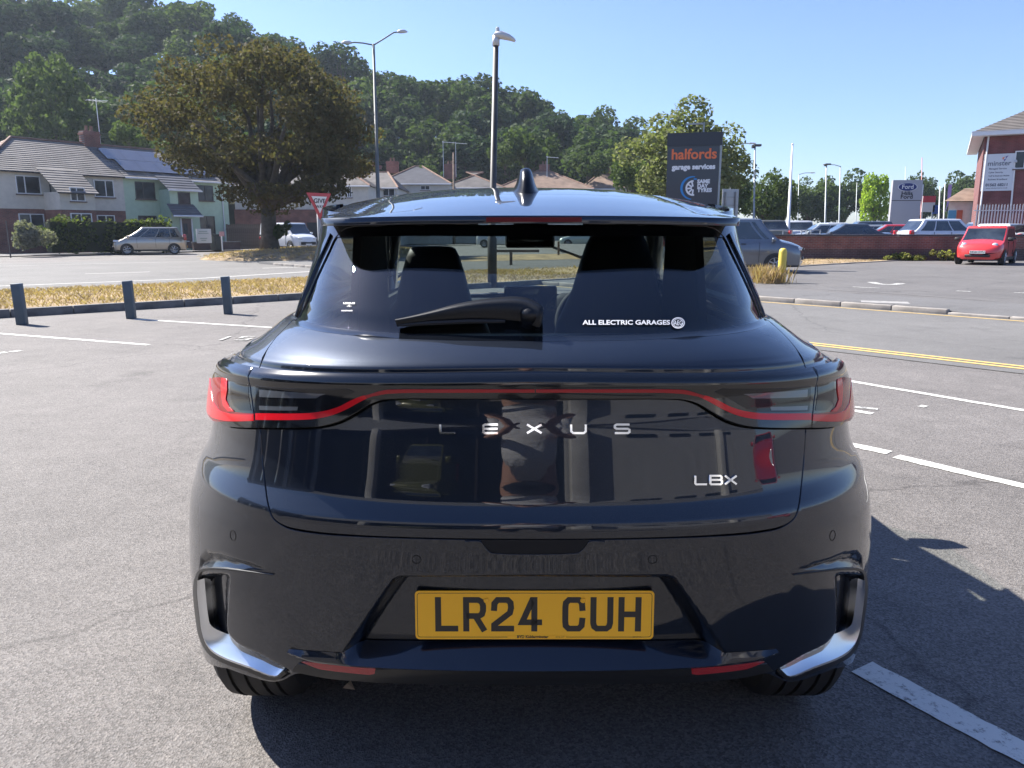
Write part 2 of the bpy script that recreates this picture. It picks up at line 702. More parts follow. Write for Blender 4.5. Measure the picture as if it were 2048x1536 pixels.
# left road markings
line('road_line', [kp(s, 5.75) for s in np.linspace(-14, 22, 20)], 0.12, WHITE, z=.0085)
line('road_line', [kp(s, 8.6) for s in np.linspace(-14, 6.0, 20)], 0.13, WHITE, z=.0085)
line('road_line', [kp(6 + s, 8.6 + s * .35) for s in np.linspace(0, 8.0, 8)], 0.13, WHITE, z=.0085)
for s in range(-14, 24, 6):
    line('road_dash', [kp(s, 13.5), kp(s + 2.0, 13.5)], 0.12, WHITE, z=.0085)
line('road_line', [kp(s, 22) for s in np.linspace(-16, 16, 14)], 0.12, FADED, z=.0085)

# verge: turf sheet, kerb stones, dry blades
b_ = MB()
ns, no = 46, 9
vs_, fs_ = [], []
rnd = random.Random(4)
for i in range(ns):
    s = -14 + 62 * i / (ns - 1)
    for j in range(no):
        o = 0.13 + (4.75) * j / (no - 1)
        p = kp(s, o)
        vs_.append((p[0], p[1], 0.125 + 0.05 * math.sin(math.pi * j / (no - 1)) + rnd.uniform(-.012, .012) * (0 < j < no - 1) - (0.12 if j == no - 1 else 0)))
fs_ = [(i * no + j, (i + 1) * no + j, (i + 1) * no + j + 1, i * no + j + 1) for i in range(ns - 1) for j in range(no - 1)]
b_.add(vs_, fs_)
tag(b_.build('grass_verge', DRY, smooth=True), kind='structure')
kerb = tag(empty('verge_kerb', (*kp(0), 0)), kind='structure')
b_ = MB()
b_.box((0, 0, 0.055), (0.905, 0.125, 0.15))
ks = b_.mesh('kerb_stone', KERBD)
bevel_mesh(ks, 0.015, 2)
ka = math.atan2(KD.y, KD.x)
for i in range(-15, 52):
    p = kp(i * 0.915 + .45, 0.065)
    o = link('kerb_stone', ks, kerb, (p[0] - kerb.location.x, p[1] - kerb.location.y, rnd.uniform(-.006, .006)), (0, 0, ka + rnd.uniform(-.006, .006)))


def blades(name, n, place, h, m, parent=None, lean=0.5, w=0.006, seed=1):
    """many thin tapered blades: one mass"""
    r = random.Random(seed)
    vs_, fs_ = [], []
    for i in range(n):
        x, y, z = place(r)
        a = r.uniform(0, 2 * math.pi)
        hh = h * r.uniform(0.4, 1.25)
        lx, ly = r.gauss(0, lean) * hh, r.gauss(0, lean) * hh
        ww = w * r.uniform(.7, 1.5)
        ca, sa = math.cos(a) * ww, math.sin(a) * ww
        k = len(vs_)
        vs_ += [(x - ca, y - sa, z), (x + ca, y + sa, z), (x + lx * .4 + ca * .6, y + ly * .4 + sa * .6, z + hh * .6), (x + lx, y + ly, z + hh)]
        fs_ += [(k, k + 1, k + 2), (k, k + 2, k + 3)]
    me = bpy.data.meshes.new(name)
    me.from_pydata(vs_, [], fs_)
    me.materials.append(m)
    return link(name, me, parent)


def leaf_mat(name, c1, c2, trans=0.35, island=True, rough=0.75):
    m = bpy.data.materials.new(name)
    m.use_nodes = True
    nt = m.node_tree
    nt.nodes.clear()
    o = nt.nodes.new('ShaderNodeOutputMaterial')
    gnode = nt.nodes.new('ShaderNodeNewGeometry')
    oi = nt.nodes.new('ShaderNodeObjectInfo')
    ad = nt.nodes.new('ShaderNodeMath')
    ad.operation = 'MULTIPLY_ADD'
    ad.inputs[1].default_value = 0.8
    nt.links.new(gnode.outputs['Random Per Island'], ad.inputs[0])
    sc_ = nt.nodes.new('ShaderNodeMath')
    sc_.operation = 'MULTIPLY'
    sc_.inputs[1].default_value = 0.45
    nt.links.new(oi.outputs['Random'], sc_.inputs[0])
    nt.links.new(sc_.outputs[0], ad.inputs[2])
    mx = nt.nodes.new('ShaderNodeMix')
    mx.data_type = 'RGBA'
    nt.links.new(ad.outputs[0], mx.inputs[0])
    mx.inputs[6].default_value = (*c1, 1)
    mx.inputs[7].default_value = (*c2, 1)
    p = nt.nodes.new('ShaderNodeBsdfPrincipled')
    p.inputs['Roughness'].default_value = rough
    p.inputs['Specular IOR Level'].default_value = 0.12
    nt.links.new(mx.outputs[2], p.inputs['Base Color'])
    t = nt.nodes.new('ShaderNodeBsdfTranslucent')
    g2 = nt.nodes.new('ShaderNodeVectorMath')
    g2.operation = 'MULTIPLY'
    g2.inputs[1].default_value = (1.5, 1.7, 0.8)
    nt.links.new(mx.outputs[2], g2.inputs[0])
    nt.links.new(g2.outputs[0], t.inputs[0])
    ms = nt.nodes.new('ShaderNodeMixShader')
    ms.inputs[0].default_value = trans
    nt.links.new(p.outputs[0], ms.inputs[1])
    nt.links.new(t.outputs[0], ms.inputs[2])
    nt.links.new(ms.outputs[0], o.inputs[0])
    MATS[name] = m
    return m


STRAW = leaf_mat('straw', (0.29, 0.19, 0.10), (0.43, 0.32, 0.19), 0.25)


def in_verge(r):
    s = r.uniform(-13, 40) if r.random() < .35 else r.uniform(-5, 14)
    o = r.uniform(0.14, 4.7)
    p = kp(s, o)
    return p[0], p[1], 0.12 + 0.05 * math.sin(math.pi * (o - .13) / 4.75)


tag(blades('dry_grass', 26000, in_verge, 0.075, STRAW, w=0.009, lean=.7, seed=5), 'short straw coloured dry grass on the kerbed verge', 'grass', kind='stuff')

# square grey posts along the verge
POSTM = mat('post_paint', (0.075, 0.105, 0.13), 0.55, noise=(5, .12))
for px, py, top, wpx, lab in ((45, 649, 567, 16, 'grey square bollard nearest the picture edge, left of the other two'), (263, 637, 561.5, 15, 'middle one of the three grey square bollards before the dry verge'), (457, 628, 553, 14.5, 'grey square bollard nearest the black car, before the verge')):
    p = onz(px, py)
    h = at(px, top, p.y).z
    b_ = MB()
    w = 0.128
    b_.box((0, 0, h / 2), (w, w, h))
    me = b_.mesh('bollard', POSTM)
    bevel_mesh(me, 0.008, 2)
    tag(link('bollard', me, None, (p.x, p.y, 0), (0, R(-1.2), R(8))), lab, 'bollard', 'grey bollards by the verge')

# grass island under the big tree
isl = [(-14.9, 37.5), (-10.5, 36.2), (-6.5, 38.0), (-3.5, 41.5), (-4.0, 47), (-8, 50.5), (-13, 49.5), (-16.2, 44)]
isl = catmull(isl, 4, True)
ic = Vector((sum(p[0] for p in isl) / len(isl), sum(p[1] for p in isl) / len(isl)))
b_ = MB()
rings = [1.0, .97, .8, .55, .3, 0.02]
hs = [0.0, .12, .26, .42, .5, .52]
n_ = len(isl)
vs_ = [(ic.x + (p[0] - ic.x) * r, ic.y + (p[1] - ic.y) * r, h) for r, h in zip(rings, hs) for p in isl]
fs_ = [(k * n_ + i, k * n_ + (i + 1) % n_, (k + 1) * n_ + (i + 1) % n_, (k + 1) * n_ + i) for k in range(len(rings) - 1) for i in range(n_)]
b_.add(vs_, fs_)
tag(b_.build('grass_island', DRY, smooth=True), kind='structure')


def on_island(r):
    i = r.randrange(n_)
    k = math.sqrt(r.random()) * .98
    p = isl[i]
    x, y = ic.x + (p[0] - ic.x) * k, ic.y + (p[1] - ic.y) * k
    return x + r.uniform(-.3, .3), y + r.uniform(-.3, .3), float(np.interp(k, [0, .3, .55, .8, .97, 1], [.52, .5, .42, .26, .12, 0])) - .01


tag(blades('dry_grass', 9000, on_island, 0.11, STRAW, w=0.014, lean=.7, seed=6), 'dry straw grass on the mound beneath the spreading brown tree', 'grass', kind='stuff')
# second dry field seen beyond the first verge, through the windows of the black car
b_ = MB()
F0 = [(-3, 33), (3.5, 36.5), (10, 39), (22, 41), (22, 47), (8, 47), (-1, 43)]
b_.add([(x, y, .10) for x, y in F0], [tuple(range(len(F0)))])
tag(b_.build('grass_field', DRY), kind='structure')

# ------------------------------------------------------------------ far side of the right-hand road
b_ = MB()
ss = list(range(-24, 2, 2)) + [2.0, 2.8, 3.1, 3.5] + list(range(4, 18, 2))
ze_ = [0.10 if s < 3.0 else (0.07 if s < 3.3 else 0.043) for s in ss]
n_ = len(ss)
b_.add([(*qp(s, 0.10), -.02) for s in ss] + [(*qp(s, 0.125), z) for s, z in zip(ss, ze_)] + [(*qp(s, 0.9), 0.10) for s in ss] + [(*qp(s, 2.02), 0.10) for s in ss],
       [(r * n_ + i, r * n_ + i + 1, (r + 1) * n_ + i + 1, (r + 1) * n_ + i) for r in range(3) for i in range(n_ - 1)])
tag(b_.build('pavement', PAVEM), kind='structure')
fore = strip_sheet('forecourt', [qp(s, 2.0) for s in range(-24, 16, 2)], [(qp(s, 2.0)[0] + 26, qp(s, 2.0)[1] + 26) for s in range(-24, 16, 2)], 0.094, asphalt_mat('forecourt_asphalt', (0.118, 0.114, 0.112), (0.132, 0.124, 0.118), .6, 1.2))
kr = tag(empty('pavement_kerb', (*qp(0), 0)), kind='structure')
b_ = MB()
b_.box((0, 0, 0.05), (0.905, 0.135, 0.115))
ks2 = b_.mesh('kerb_stone', KERBM)
bevel_mesh(ks2, 0.016, 2)
b_ = MB()
b_.box((0, 0, 0.015), (0.905, 0.135, 0.06))
ks3 = b_.mesh('kerb_stone', KERBM)
bevel_mesh(ks3, 0.012, 2)
ra = math.atan2(RD.y, RD.x)
for i in range(-24, 15):
    p = qp(i * .915, .065)
    low = i >= 4
    link('kerb_stone', ks3 if low else ks2, kr, (p[0] - kr.location.x, p[1] - kr.location.y, (-.012 if not low else 0) + rnd.uniform(-.004, .004)), (0, 0, ra + rnd.uniform(-.005, .005)))
line('paving_patch', [g(1722, 603, .1), g(1818, 606, .1)], 0.42, mat('pale_slab', (0.27, 0.26, 0.25), .85, noise=(9, .2)), z=0.1035)
line('forecourt_mark', catmull([g(1742, 564, .1), g(1765, 568.5, .1), g(1785, 569, .1), g(1803, 566.5, .1)], 4), 0.22, FADED, z=0.10)
line('forecourt_mark', [g(1705, 573.5, .1), g(1759, 576, .1)], 0.13, FADED, z=0.10)
line('forecourt_mark', [g(1912, 581.5, .1), g(1942, 583, .1)], 0.14, FADED, z=0.10)
line('forecourt_mark', [g(2028, 585, .1), g(2075, 586.5, .1)], 0.14, FADED, z=0.10)
line('footway_seam', [g(1570, 574, .1), g(1800, 588, .1), g(1990, 602, .1)], 0.035, mat('seam', (.2, .19, .18), .9), z=0.107)

# ------------------------------------------------------------------ brick wall round the dealer's yard
def brick_mat(name, c1, c2, mortar, scale=1.0, dirt=0.0):
    m = bpy.data.materials.new(name)
    m.use_nodes = True
    nt = m.node_tree
    L = nt.links.new
    b = nt.nodes['Principled BSDF']
    b.inputs['Roughness'].default_value = 0.9
    tc = nt.nodes.new('ShaderNodeTexCoord')
    mp = nt.nodes.new('ShaderNodeMapping')
    mp.inputs['Rotation'].default_value = (R(90), 0, 0)
    L(tc.outputs['Object'], mp.inputs[0])
    br = nt.nodes.new('ShaderNodeTexBrick')
    br.inputs['Scale'].default_value = 1
    br.inputs['Brick Width'].default_value = 0.225
    br.inputs['Row Height'].default_value = 0.075
    br.inputs['Mortar Size'].default_value = 0.010
    br.inputs['Color1'].default_value = (*c1, 1)
    br.inputs['Color2'].default_value = (*c2, 1)
    br.inputs['Mortar'].default_value = (*mortar, 1)
    L(mp.outputs[0], br.inputs[0])
    n = nt.nodes.new('ShaderNodeTexNoise')
    n.inputs['Scale'].default_value = 1.3
    n.inputs['Detail'].default_value = 8
    L(tc.outputs['Object'], n.inputs[0])
    r = nt.nodes.new('ShaderNodeMapRange')
    r.inputs[1].default_value, r.inputs[2].default_value, r.inputs[3].default_value, r.inputs[4].default_value = .3, .7, .7, 1.25
    L(n.outputs['Fac'], r.inputs[0])
    v = nt.nodes.new('ShaderNodeVectorMath')
    v.operation = 'SCALE'
    L(br.outputs[0], v.inputs[0])
    L(r.outputs[0], v.inputs['Scale'])
    L(v.outputs[0], b.inputs['Base Color'])
    bp = nt.nodes.new('ShaderNodeBump')
    bp.inputs['Strength'].default_value = 0.6
    bp.inputs['Distance'].default_value = 0.008
    bp.invert = True
    L(br.outputs['Fac'], bp.inputs['Height'])
    L(bp.outputs[0], b.inputs['Normal'])
    MATS[name] = m
    return m


BRICK = brick_mat('red_brick', (0.25, 0.085, 0.06), (0.18, 0.06, 0.05), (0.20, 0.17, 0.15))
BRICKD = brick_mat('stained_brick', (0.115, 0.06, 0.05), (0.085, 0.05, 0.045), (0.14, 0.12, 0.11))
WY = 34.8
wl_ = empty('brick_wall', (12, WY, 0.09), 0, 'long low red brick wall with dark coping round the dealer yard', 'wall')
wx0, wx1, wh = 4.0, 34.0, 1.07
b_ = MB(wl_.location)
b_.box(((wx0 + wx1) / 2, WY, 0.09 + .50 / 2), (wx1 - wx0, .23, .50))
b_.build('lower_brickwork', BRICKD, wl_)
b_ = MB(wl_.location)
b_.box(((wx0 + wx1) / 2, WY + .004, 0.09 + .502 + (wh - .5) / 2), (wx1 - wx0, .222, wh - .504))
b_.build('upper_brickwork', BRICK, wl_)
b_ = MB()
b_.box((0, 0, 0), (.592, .29, .075))
cs = b_.mesh('coping_stone', mat('blue_coping', (.055, .055, .065), .7, noise=(4, .3)))
bevel_mesh(cs, .012, 2)
for i in range(int((wx1 - wx0) / .6)):
    link('coping_stone', cs, wl_, (wx0 - 12 + .3 + i * .6, 0, wh + .04 + rnd.uniform(-.004, .004)))
# yard beyond the wall, slightly higher
b_ = MB()
b_.quad((3, WY + .12, .30), (120, WY + .12, .30), (120, 130, .30), (3, 130, .30))
tag(b_.build('yard', ROADM), kind='structure')
# ================================================================== the black hatchback
PAINT = mat('black_paint', (0.012, 0.017, 0.031), 0.46, 0.75, coat=1.0, spec=0.3, coat_rough=0.012, coat_ior=1.58)
# dust film: fine pale specks under the lacquer's shine
_nt = PAINT.node_tree
_tc = _nt.nodes.new('ShaderNodeTexCoord')
_n1 = _nt.nodes.new('ShaderNodeTexNoise')
_n1.inputs['Scale'].default_value = 520
_n1.inputs['Detail'].default_value = 2
_n2 = _nt.nodes.new('ShaderNodeTexNoise')
_n2.inputs['Scale'].default_value = 3.5
_n2.inputs['Detail'].default_value = 5
for _n in (_n1, _n2):
    _nt.links.new(_tc.outputs['Object'], _n.inputs['Vector'])
_m = _nt.nodes.new('ShaderNodeMath')
_m.operation = 'MULTIPLY'
_nt.links.new(_n1.outputs['Fac'], _m.inputs[0])
_nt.links.new(_n2.outputs['Fac'], _m.inputs[1])
_r = _nt.nodes.new('ShaderNodeValToRGB')
_r.color_ramp.elements[0].position = 0.26
_r.color_ramp.elements[0].color = (0.0070, 0.0125, 0.0245, 1)
_r.color_ramp.elements[1].position = 0.46
_r.color_ramp.elements[1].color = (0.021, 0.027, 0.038, 1)
_nt.links.new(_m.outputs[0], _r.inputs[0])
_nt.links.new(_r.outputs[0], _nt.nodes['Principled BSDF'].inputs['Base Color'])
GLOSS = mat('gloss_black', (0.004, 0.005, 0.007), 0.12, coat=0.6, spec=0.5, coat_rough=0.02)
TRIM = mat('black_plastic', (0.010, 0.011, 0.012), 0.42, bump=(900, 0.15, 0.001))
UNDER = mat('underbody', (0.006, 0.006, 0.007), 0.9)
CHROME = mat('chrome', (0.82, 0.83, 0.85), 0.08, 1.0)
SATIN = mat('satin_silver', (0.62, 0.64, 0.66), 0.30, 1.0)
RUBBER = mat('tyre_rubber', (0.022, 0.022, 0.023), 0.75, bump=(400, 0.2, 0.002))
ALLOY = mat('alloy', (0.35, 0.36, 0.38), 0.3, 1.0)
REDLENS = mat('red_lens', (0.62, 0.006, 0.014), 0.2, spec=.25, coat=0.4, coat_rough=0.02)
REDDARK = mat('dark_red_lens', (0.26, 0.004, 0.010), 0.2, spec=.25, coat=0.35, coat_rough=0.02)
REDMID = mat('dim_red_lens', (0.34, 0.008, 0.014), 0.2, spec=.25, coat=0.5, coat_rough=0.02)
LENS = mat('smoked_lens', (0.008, 0.009, 0.011), 0.12, spec=.3, coat=0.35, coat_rough=0.02)
LENSBAR = mat('lamp_reflector', (0.07, 0.075, 0.08), 0.3, 0.0, coat=1.0)
REFLECT = mat('red_reflector', (0.36, 0.012, 0.02), 0.25, coat=0.7, bump=(700, 0.6, 0.003))
REARGLASS = glass_mat('rear_glass', (0.50, 0.57, 0.55), 2.2)
SIDEGLASS = glass_mat('privacy_glass', (0.05, 0.06, 0.06), 1.0)
SCREEN = glass_mat('windscreen_glass', (0.88, 0.93, 0.90), 0.9)
CABIN = mat('cabin_trim', (0.012, 0.012, 0.013), 0.8)
SEATM = mat('seat_leather', (0.010, 0.010, 0.011), 0.55)
DECAL = mat('white_decal', (0.78, 0.78, 0.78), 0.5)

HERO = empty('parked_car', (0, 1.5, 0), 0,
             'glossy black hatchback with yellow number plate, its rear filling the middle of the picture', 'car')
HO = np.array([0, 1.5, 0.0])


def pchip(x, y):
    x, y = np.asarray(x, float), np.asarray(y, float)
    h = np.diff(x)
    d = np.diff(y) / h
    m = np.zeros(len(x))
    for i in range(1, len(x) - 1):
        if d[i - 1] * d[i] > 0:
            w1, w2 = 2 * h[i] + h[i - 1], h[i] + 2 * h[i - 1]
            m[i] = (w1 + w2) / (w1 / d[i - 1] + w2 / d[i])
    m[0], m[-1] = d[0], d[-1]

    def f(q):
        q = np.asarray(q, float)
        i = np.clip(np.searchsorted(x, q) - 1, 0, len(x) - 2)
        t = np.clip((q - x[i]) / h[i], -0.5, 1.5)
        return ((2 * t**3 - 3 * t**2 + 1) * y[i] + (t**3 - 2 * t**2 + t) * h[i] * m[i]
                + (-2 * t**3 + 3 * t**2) * y[i + 1] + (t**3 - t**2) * h[i] * m[i + 1])
    return f


def zrow(py, Y):
    return CAMH + Y * math.tan(math.atan((768 - py) / FPX) - PITCH)


# centre-line profile of the tail, bottom to top: (pixel row, Y, corner exponent, corner length, rise at the flank)
ROWS = [(1369, 1.592, 2.7, .85, -.33), (1360, 1.556, 2.7, .85, -.325), (1346, 1.537, 2.7, .85, -.30), (1335, 1.526, 2.7, .85, -.28),
        (1300, 1.515, 2.7, .85, -.22), (1225, 1.504, 2.7, .85, -.14), (1150, 1.495, 2.7, .85, -.07), (1105, 1.488, 2.7, .85, -.025),
        (1088, 1.4845, 2.7, .85, -.010), (1080, 1.483, 2.7, .85, 0), (1072, 1.4815, 2.7, .85, 0), (1060, 1.480, 2.7, .85, 0),
        (1049, 1.483, 2.7, .85, 0), (1030, 1.492, 2.7, .85, 0), (1005, 1.502, 2.7, .85, 0), (960, 1.510, 2.7, .85, 0),
        (880, 1.523, 2.7, .85, -.007), (815, 1.536, 2.7, .86, -.020), (790, 1.5375, 2.7, .86, -.027), (766, 1.5340, 2.75, .86, -.033),
        (761, 1.537, 2.78, .86, -.034), (748, 1.551, 2.8, .86, -.035), (745, 1.5530, 2.85, .86, -.035), (733, 1.5560, 2.9, .86, -.032),
        (728, 1.5595, 2.9, .86, -.028), (722, 1.567, 2.95, .86, -.02), (700, 1.602, 3.0, .87, -.01), (680, 1.640, 3.0, .88, 0),
        (672, 1.654, 3.0, .88, 0)]
prof = [(Y, zrow(py, Y), n, L, dz) for py, Y, n, L, dz in ROWS]
gy0, gz0, gy1, gz1 = prof[-1][0], prof[-1][1], 2.005, zrow(446, 2.005)
for k in range(1, 7):
    t = k / 6
    prof.append((gy0 + (gy1 - gy0) * t, gz0 + (gz1 - gz0) * t + 0.010 * math.sin(math.pi * t), 3.0 + .8 * t, .88, 0.075 * t))
EXT = ([440, 460, 490, 560, 640, 655, 672, 705, 715, 735, 760, 790, 845, 870, 905, 960, 1010, 1060, 1100, 1200, 1250, 1300, 1340, 1365, 1400],
       [424, 426, 432, 454, 484, 520, 549, 590, 602, 634, 640, 640, 632, 645, 667, 680, 688, 693, 696, 690, 682, 668, 636, 590, 500])


def plan(W, L, n, ph):
    c, s = np.abs(np.cos(ph)), np.abs(np.sin(ph))
    r = ((c / L) ** n + (s / W) ** n) ** (-1.0 / n)
    return r * np.sin(ph), L - r * np.cos(ph)


phs = np.linspace(0.3, math.pi / 2, 80)
prof2 = []
for Y, z, n, L, dz in prof:
    lo, hi = 0.4, 1.05
    for _ in range(40):
        W = (lo + hi) / 2
        x, y = plan(W, L, n, phs)
        q = project(np.stack([-x, Y + y, z + dz * np.sin(phs) ** (2.5 if z < 0.74 else 1.6)], -1))
        i = int(np.argmin(q[:, 0]))
        if 1069 - q[i, 0] > np.interp(q[i, 1], *EXT):
            hi = W
        else:
            lo = W
    prof2.append((Y, z, n, L, dz, W))
V = np.concatenate([[0], np.cumsum([math.dist(a[:2], b[:2]) for a, b in zip(prof2, prof2[1:])])])
fY, fZ, fN, fL, fD = [pchip(V, [p[i] for p in prof2]) for i in range(5)]
fG = pchip(V, [2.5 if p[1] < 0.74 else 1.6 for p in prof2])
Ws = np.array([p[5] for p in prof2])
for _ in range(2):
    Ws[1:-1] = 0.5 * Ws[1:-1] + 0.25 * (Ws[:-2] + Ws[2:])
fW = pchip(V, Ws)
KU = 1.35                                   # metres of U in a quarter turn
VP = {row[0]: V[i] for i, row in enumerate(ROWS)}      # profile row -> V
V_TOP = V[-1]
V_GLASS = VP[672]


def Sbase(U, v):
    U, v = np.asarray(U, float), np.asarray(v, float)
    a = np.abs(U) / KU
    ph = np.clip(a, 0, 1) * math.pi / 2
    x, y = plan(fW(v), fL(v), fN(v), ph)
    y = y + np.maximum(a - 1, 0) * KU
    x = x - 0.05 * np.maximum(a - 1.9, 0) ** 2
    return np.stack([np.sign(U) * x, fY(v) + y, fZ(v) + fD(v) * np.sin(ph) ** fG(v)], -1)


DISP = []                                    # (polygon in (|U|,v), depth, wall)
RAMP = {}                                    # index in DISP -> (open polyline, width)


def sdist(px_, py_, poly):
    P = np.asarray(poly, float)
    A, B = P, np.roll(P, -1, 0)
    d = B - A
    qx, qy = px_[..., None] - A[:, 0], py_[..., None] - A[:, 1]
    t = np.clip((qx * d[:, 0] + qy * d[:, 1]) / np.maximum((d**2).sum(1), 1e-12), 0, 1)
    dist = np.sqrt((qx - t * d[:, 0]) ** 2 + (qy - t * d[:, 1]) ** 2).min(-1)
    cond = ((A[:, 1] > py_[..., None]) != (B[:, 1] > py_[..., None]))
    xs = A[:, 0] + (py_[..., None] - A[:, 1]) / np.where(np.abs(d[:, 1]) < 1e-12, 1e-12, d[:, 1]) * d[:, 0]
    inside = (np.sum(cond & (px_[..., None] < xs), -1) % 2) == 1
    return np.where(inside, dist, -dist)


def Sdisp(U, v):
    U, v = np.asarray(U, float), np.asarray(v, float)
    d = np.zeros(np.broadcast(U, v).shape)
    for k_, (poly, depth, wall) in enumerate(DISP):
        s = sdist(np.abs(U) + 0 * v, v + 0 * U, poly)
        if k_ in RAMP:
            ln, w_r = RAMP[k_]
            A_, B_ = np.asarray(ln[:-1]), np.asarray(ln[1:])
            e_ = B_ - A_
            qx, qy = (np.abs(U) + 0 * v)[..., None] - A_[:, 0], (v + 0 * U)[..., None] - A_[:, 1]
            t_ = np.clip((qx * e_[:, 0] + qy * e_[:, 1]) / (e_**2).sum(1), 0, 1)
            di = np.sqrt((qx - t_ * e_[:, 0]) ** 2 + (qy - t_ * e_[:, 1]) ** 2).min(-1)
            f_ = smooth01(s / wall) * np.clip((di - .001) / w_r, 0, 1)
            d = np.minimum(d, -depth * f_)
            continue
        d = np.minimum(d, -depth * smooth01(s / wall)) if depth > 0 else np.maximum(d, -depth * smooth01(s / wall))
    return d


def frame_of(fun, U, v, e=0.0015):
    du = (fun(U + e, v) - fun(U - e, v))
    dv = (fun(U, v + e) - fun(U, v - e))
    n = np.cross(du, dv)
    n /= np.maximum(np.linalg.norm(n, axis=-1, keepdims=True), 1e-12)
    return n


def Sfull(U, v, off=0.0, disp=True):
    p = Sbase(U, v)
    n = frame_of(Sbase, U, v)
    o = off + (Sdisp(U, v) if disp else 0.0)
    return p + n * (np.asarray(o)[..., None] if np.ndim(o) else o)


_gU, _gV = np.meshgrid(np.linspace(-1.75, 1.75, 351), np.linspace(0, V_TOP, 260))
_gP = Sbase(_gU, _gV)
_gq = project(_gP)
_gn = frame_of(Sbase, _gU, _gV)
_vis = ((_gP - np.array([CAMX, 0, CAMH])) * _gn).sum(-1) < 0.02


def inv(pts, vmin=0.0, vmax=9.0):
    """picture points -> (U, v) on the tail surface"""
    ok = _vis & (_gV >= vmin - 1e-6) & (_gV <= vmax + 1e-6)
    gu, gv, gq = _gU[ok], _gV[ok], _gq[ok]
    out = []
    for p in pts:
        i = int(np.argmin(((gq - np.array(p[:2])) ** 2).sum(-1)))
        u, v = gu[i], gv[i]
        for _ in range(6):
            q = project(Sbase(u, v))
            e = 1e-4
            J = np.stack([(project(Sbase(u + e, v)) - q) / e, (project(Sbase(u, v + e)) - q) / e], -1)
            det = np.linalg.det(J)
            if abs(det) < 2e4:
                break
            s = np.linalg.solve(J, np.array(p[:2]) - q)
            s = np.clip(s, -0.02, 0.02)
            u2, v2 = u + s[0], float(np.clip(v + s[1], vmin, min(vmax, V_TOP)))
            u, v = u2, v2
        out.append((float(u), float(v)))
    return out


def finish(name, P, faces, m, parent, normals=None, skirt=None, org=HO):
    """P (n,3) world; optional skirt depth along -normal on open edges"""
    P = np.asarray(P, float)
    faces = [tuple(int(i) for i in f) for f in faces]
    cnt = {}
    for f in faces:
        for a, b in zip(f, f[1:] + f[:1]):
            cnt[(a, b)] = 1
    nv = len(P)
    vs_ = list(map(tuple, P - org))
    nn = list(map(tuple, normals)) if normals is not None else None
    fs_ = list(faces)
    if skirt:
        be = [(a, b) for (a, b) in cnt if (b, a) not in cnt]
        top, bot = {}, {}
        N = np.asarray(normals)
        for a, b in be:
            for k in (a, b):
                if k not in top:
                    top[k] = len(vs_)
                    vs_.append(tuple(P[k] - org))
                    bot[k] = len(vs_)
                    vs_.append(tuple(P[k] - N[k] * skirt - org))
                    nn += [None, None]
        side = {}
        for a, b in be:
            fs_.append((b, a, 0, 0))
            fs_[-1] = (top[b], top[a], bot[a], bot[b])
            e = P[b] - P[a]
            sn = np.cross(e, N[a])
            for k in (a, b):
                side.setdefault(k, np.zeros(3))
                side[k] = side[k] + sn
        for k in top:
            s = side[k] / max(np.linalg.norm(side[k]), 1e-12)
            t = s + N[k] * 0.9
            nn[top[k]] = tuple(t / np.linalg.norm(t))
            nn[bot[k]] = tuple(s)
    me = bpy.data.meshes.new(name)
    me.from_pydata(vs_, [], fs_)
    me.materials.append(m)
    me.polygons.foreach_set('use_smooth', [True] * len(me.polygons))
    me.update()
    if nn is not None and len(me.vertices) == len(nn):
        me.normals_split_custom_set_from_vertices(nn)
    return link(name, me, parent)


def inset_poly(poly, d):
    P = np.asarray(poly, float)
    a = 0.5 * np.sum(P[:, 0] * np.roll(P[:, 1], -1) - np.roll(P[:, 0], -1) * P[:, 1])
    if a < 0:
        P = P[::-1]
    e = np.roll(P, -1, 0) - P
    e /= np.maximum(np.linalg.norm(e, axis=1, keepdims=True), 1e-12)
    n1 = np.stack([-e[:, 1], e[:, 0]], -1)
    n0 = np.roll(n1, 1, 0)
    m = n0 + n1
    m /= np.maximum(np.linalg.norm(m, axis=1, keepdims=True), 1e-6)
    k = 1 / np.clip((m * n1).sum(1), 0.5, 1)
    return P + m * (d * k)[:, None]


def cdt(poly, step, fine=None, fstep=0.005):
    P = np.asarray(poly, float)
    dens = []
    for a, b in zip(P, np.roll(P, -1, 0)):
        st_ = fstep * 1.5 if fine is not None and bool(fine(np.array([(a[0] + b[0]) / 2]), np.array([(a[1] + b[1]) / 2]))[0]) else step
        k = max(1, int(np.linalg.norm(b - a) / st_))
        for j in range(k):
            dens.append(a + (b - a) * j / k)
    P = np.array(dens)
    loops = [P]
    x0, y0 = P.min(0)
    x1, y1 = P.max(0)
    gx, gy = np.meshgrid(np.arange(x0, x1, step), np.arange(y0, y1, step))
    gx[::2] += step / 2
    gx, gy = gx.ravel(), gy.ravel()
    keep = sdist(gx, gy, P) > step * 0.55
    gx, gy = gx[keep], gy[keep]
    if fine is not None:
        m = ~fine(gx, gy)
        gx, gy = gx[m], gy[m]
        fx, fy = np.meshgrid(np.arange(x0, x1, fstep), np.arange(y0, y1, fstep))
        fx[::2] += fstep / 2
        fx, fy = fx.ravel(), fy.ravel()
        m = fine(fx, fy)
        fx, fy = fx[m], fy[m]
        m = sdist(fx, fy, P) > fstep * 0.6
        gx, gy = np.concatenate([gx, fx[m]]), np.concatenate([gy, fy[m]])
    G = np.stack([gx, gy], -1)
    pts = np.concatenate([P, G])
    n = len(P)
    r = delaunay_2d_cdt([Vector(p) for p in pts], [], [list(range(n))], 1, 1e-6)
    return np.array([(v.x, v.y) for v in r[0]]), [tuple(f) for f in r[2]]


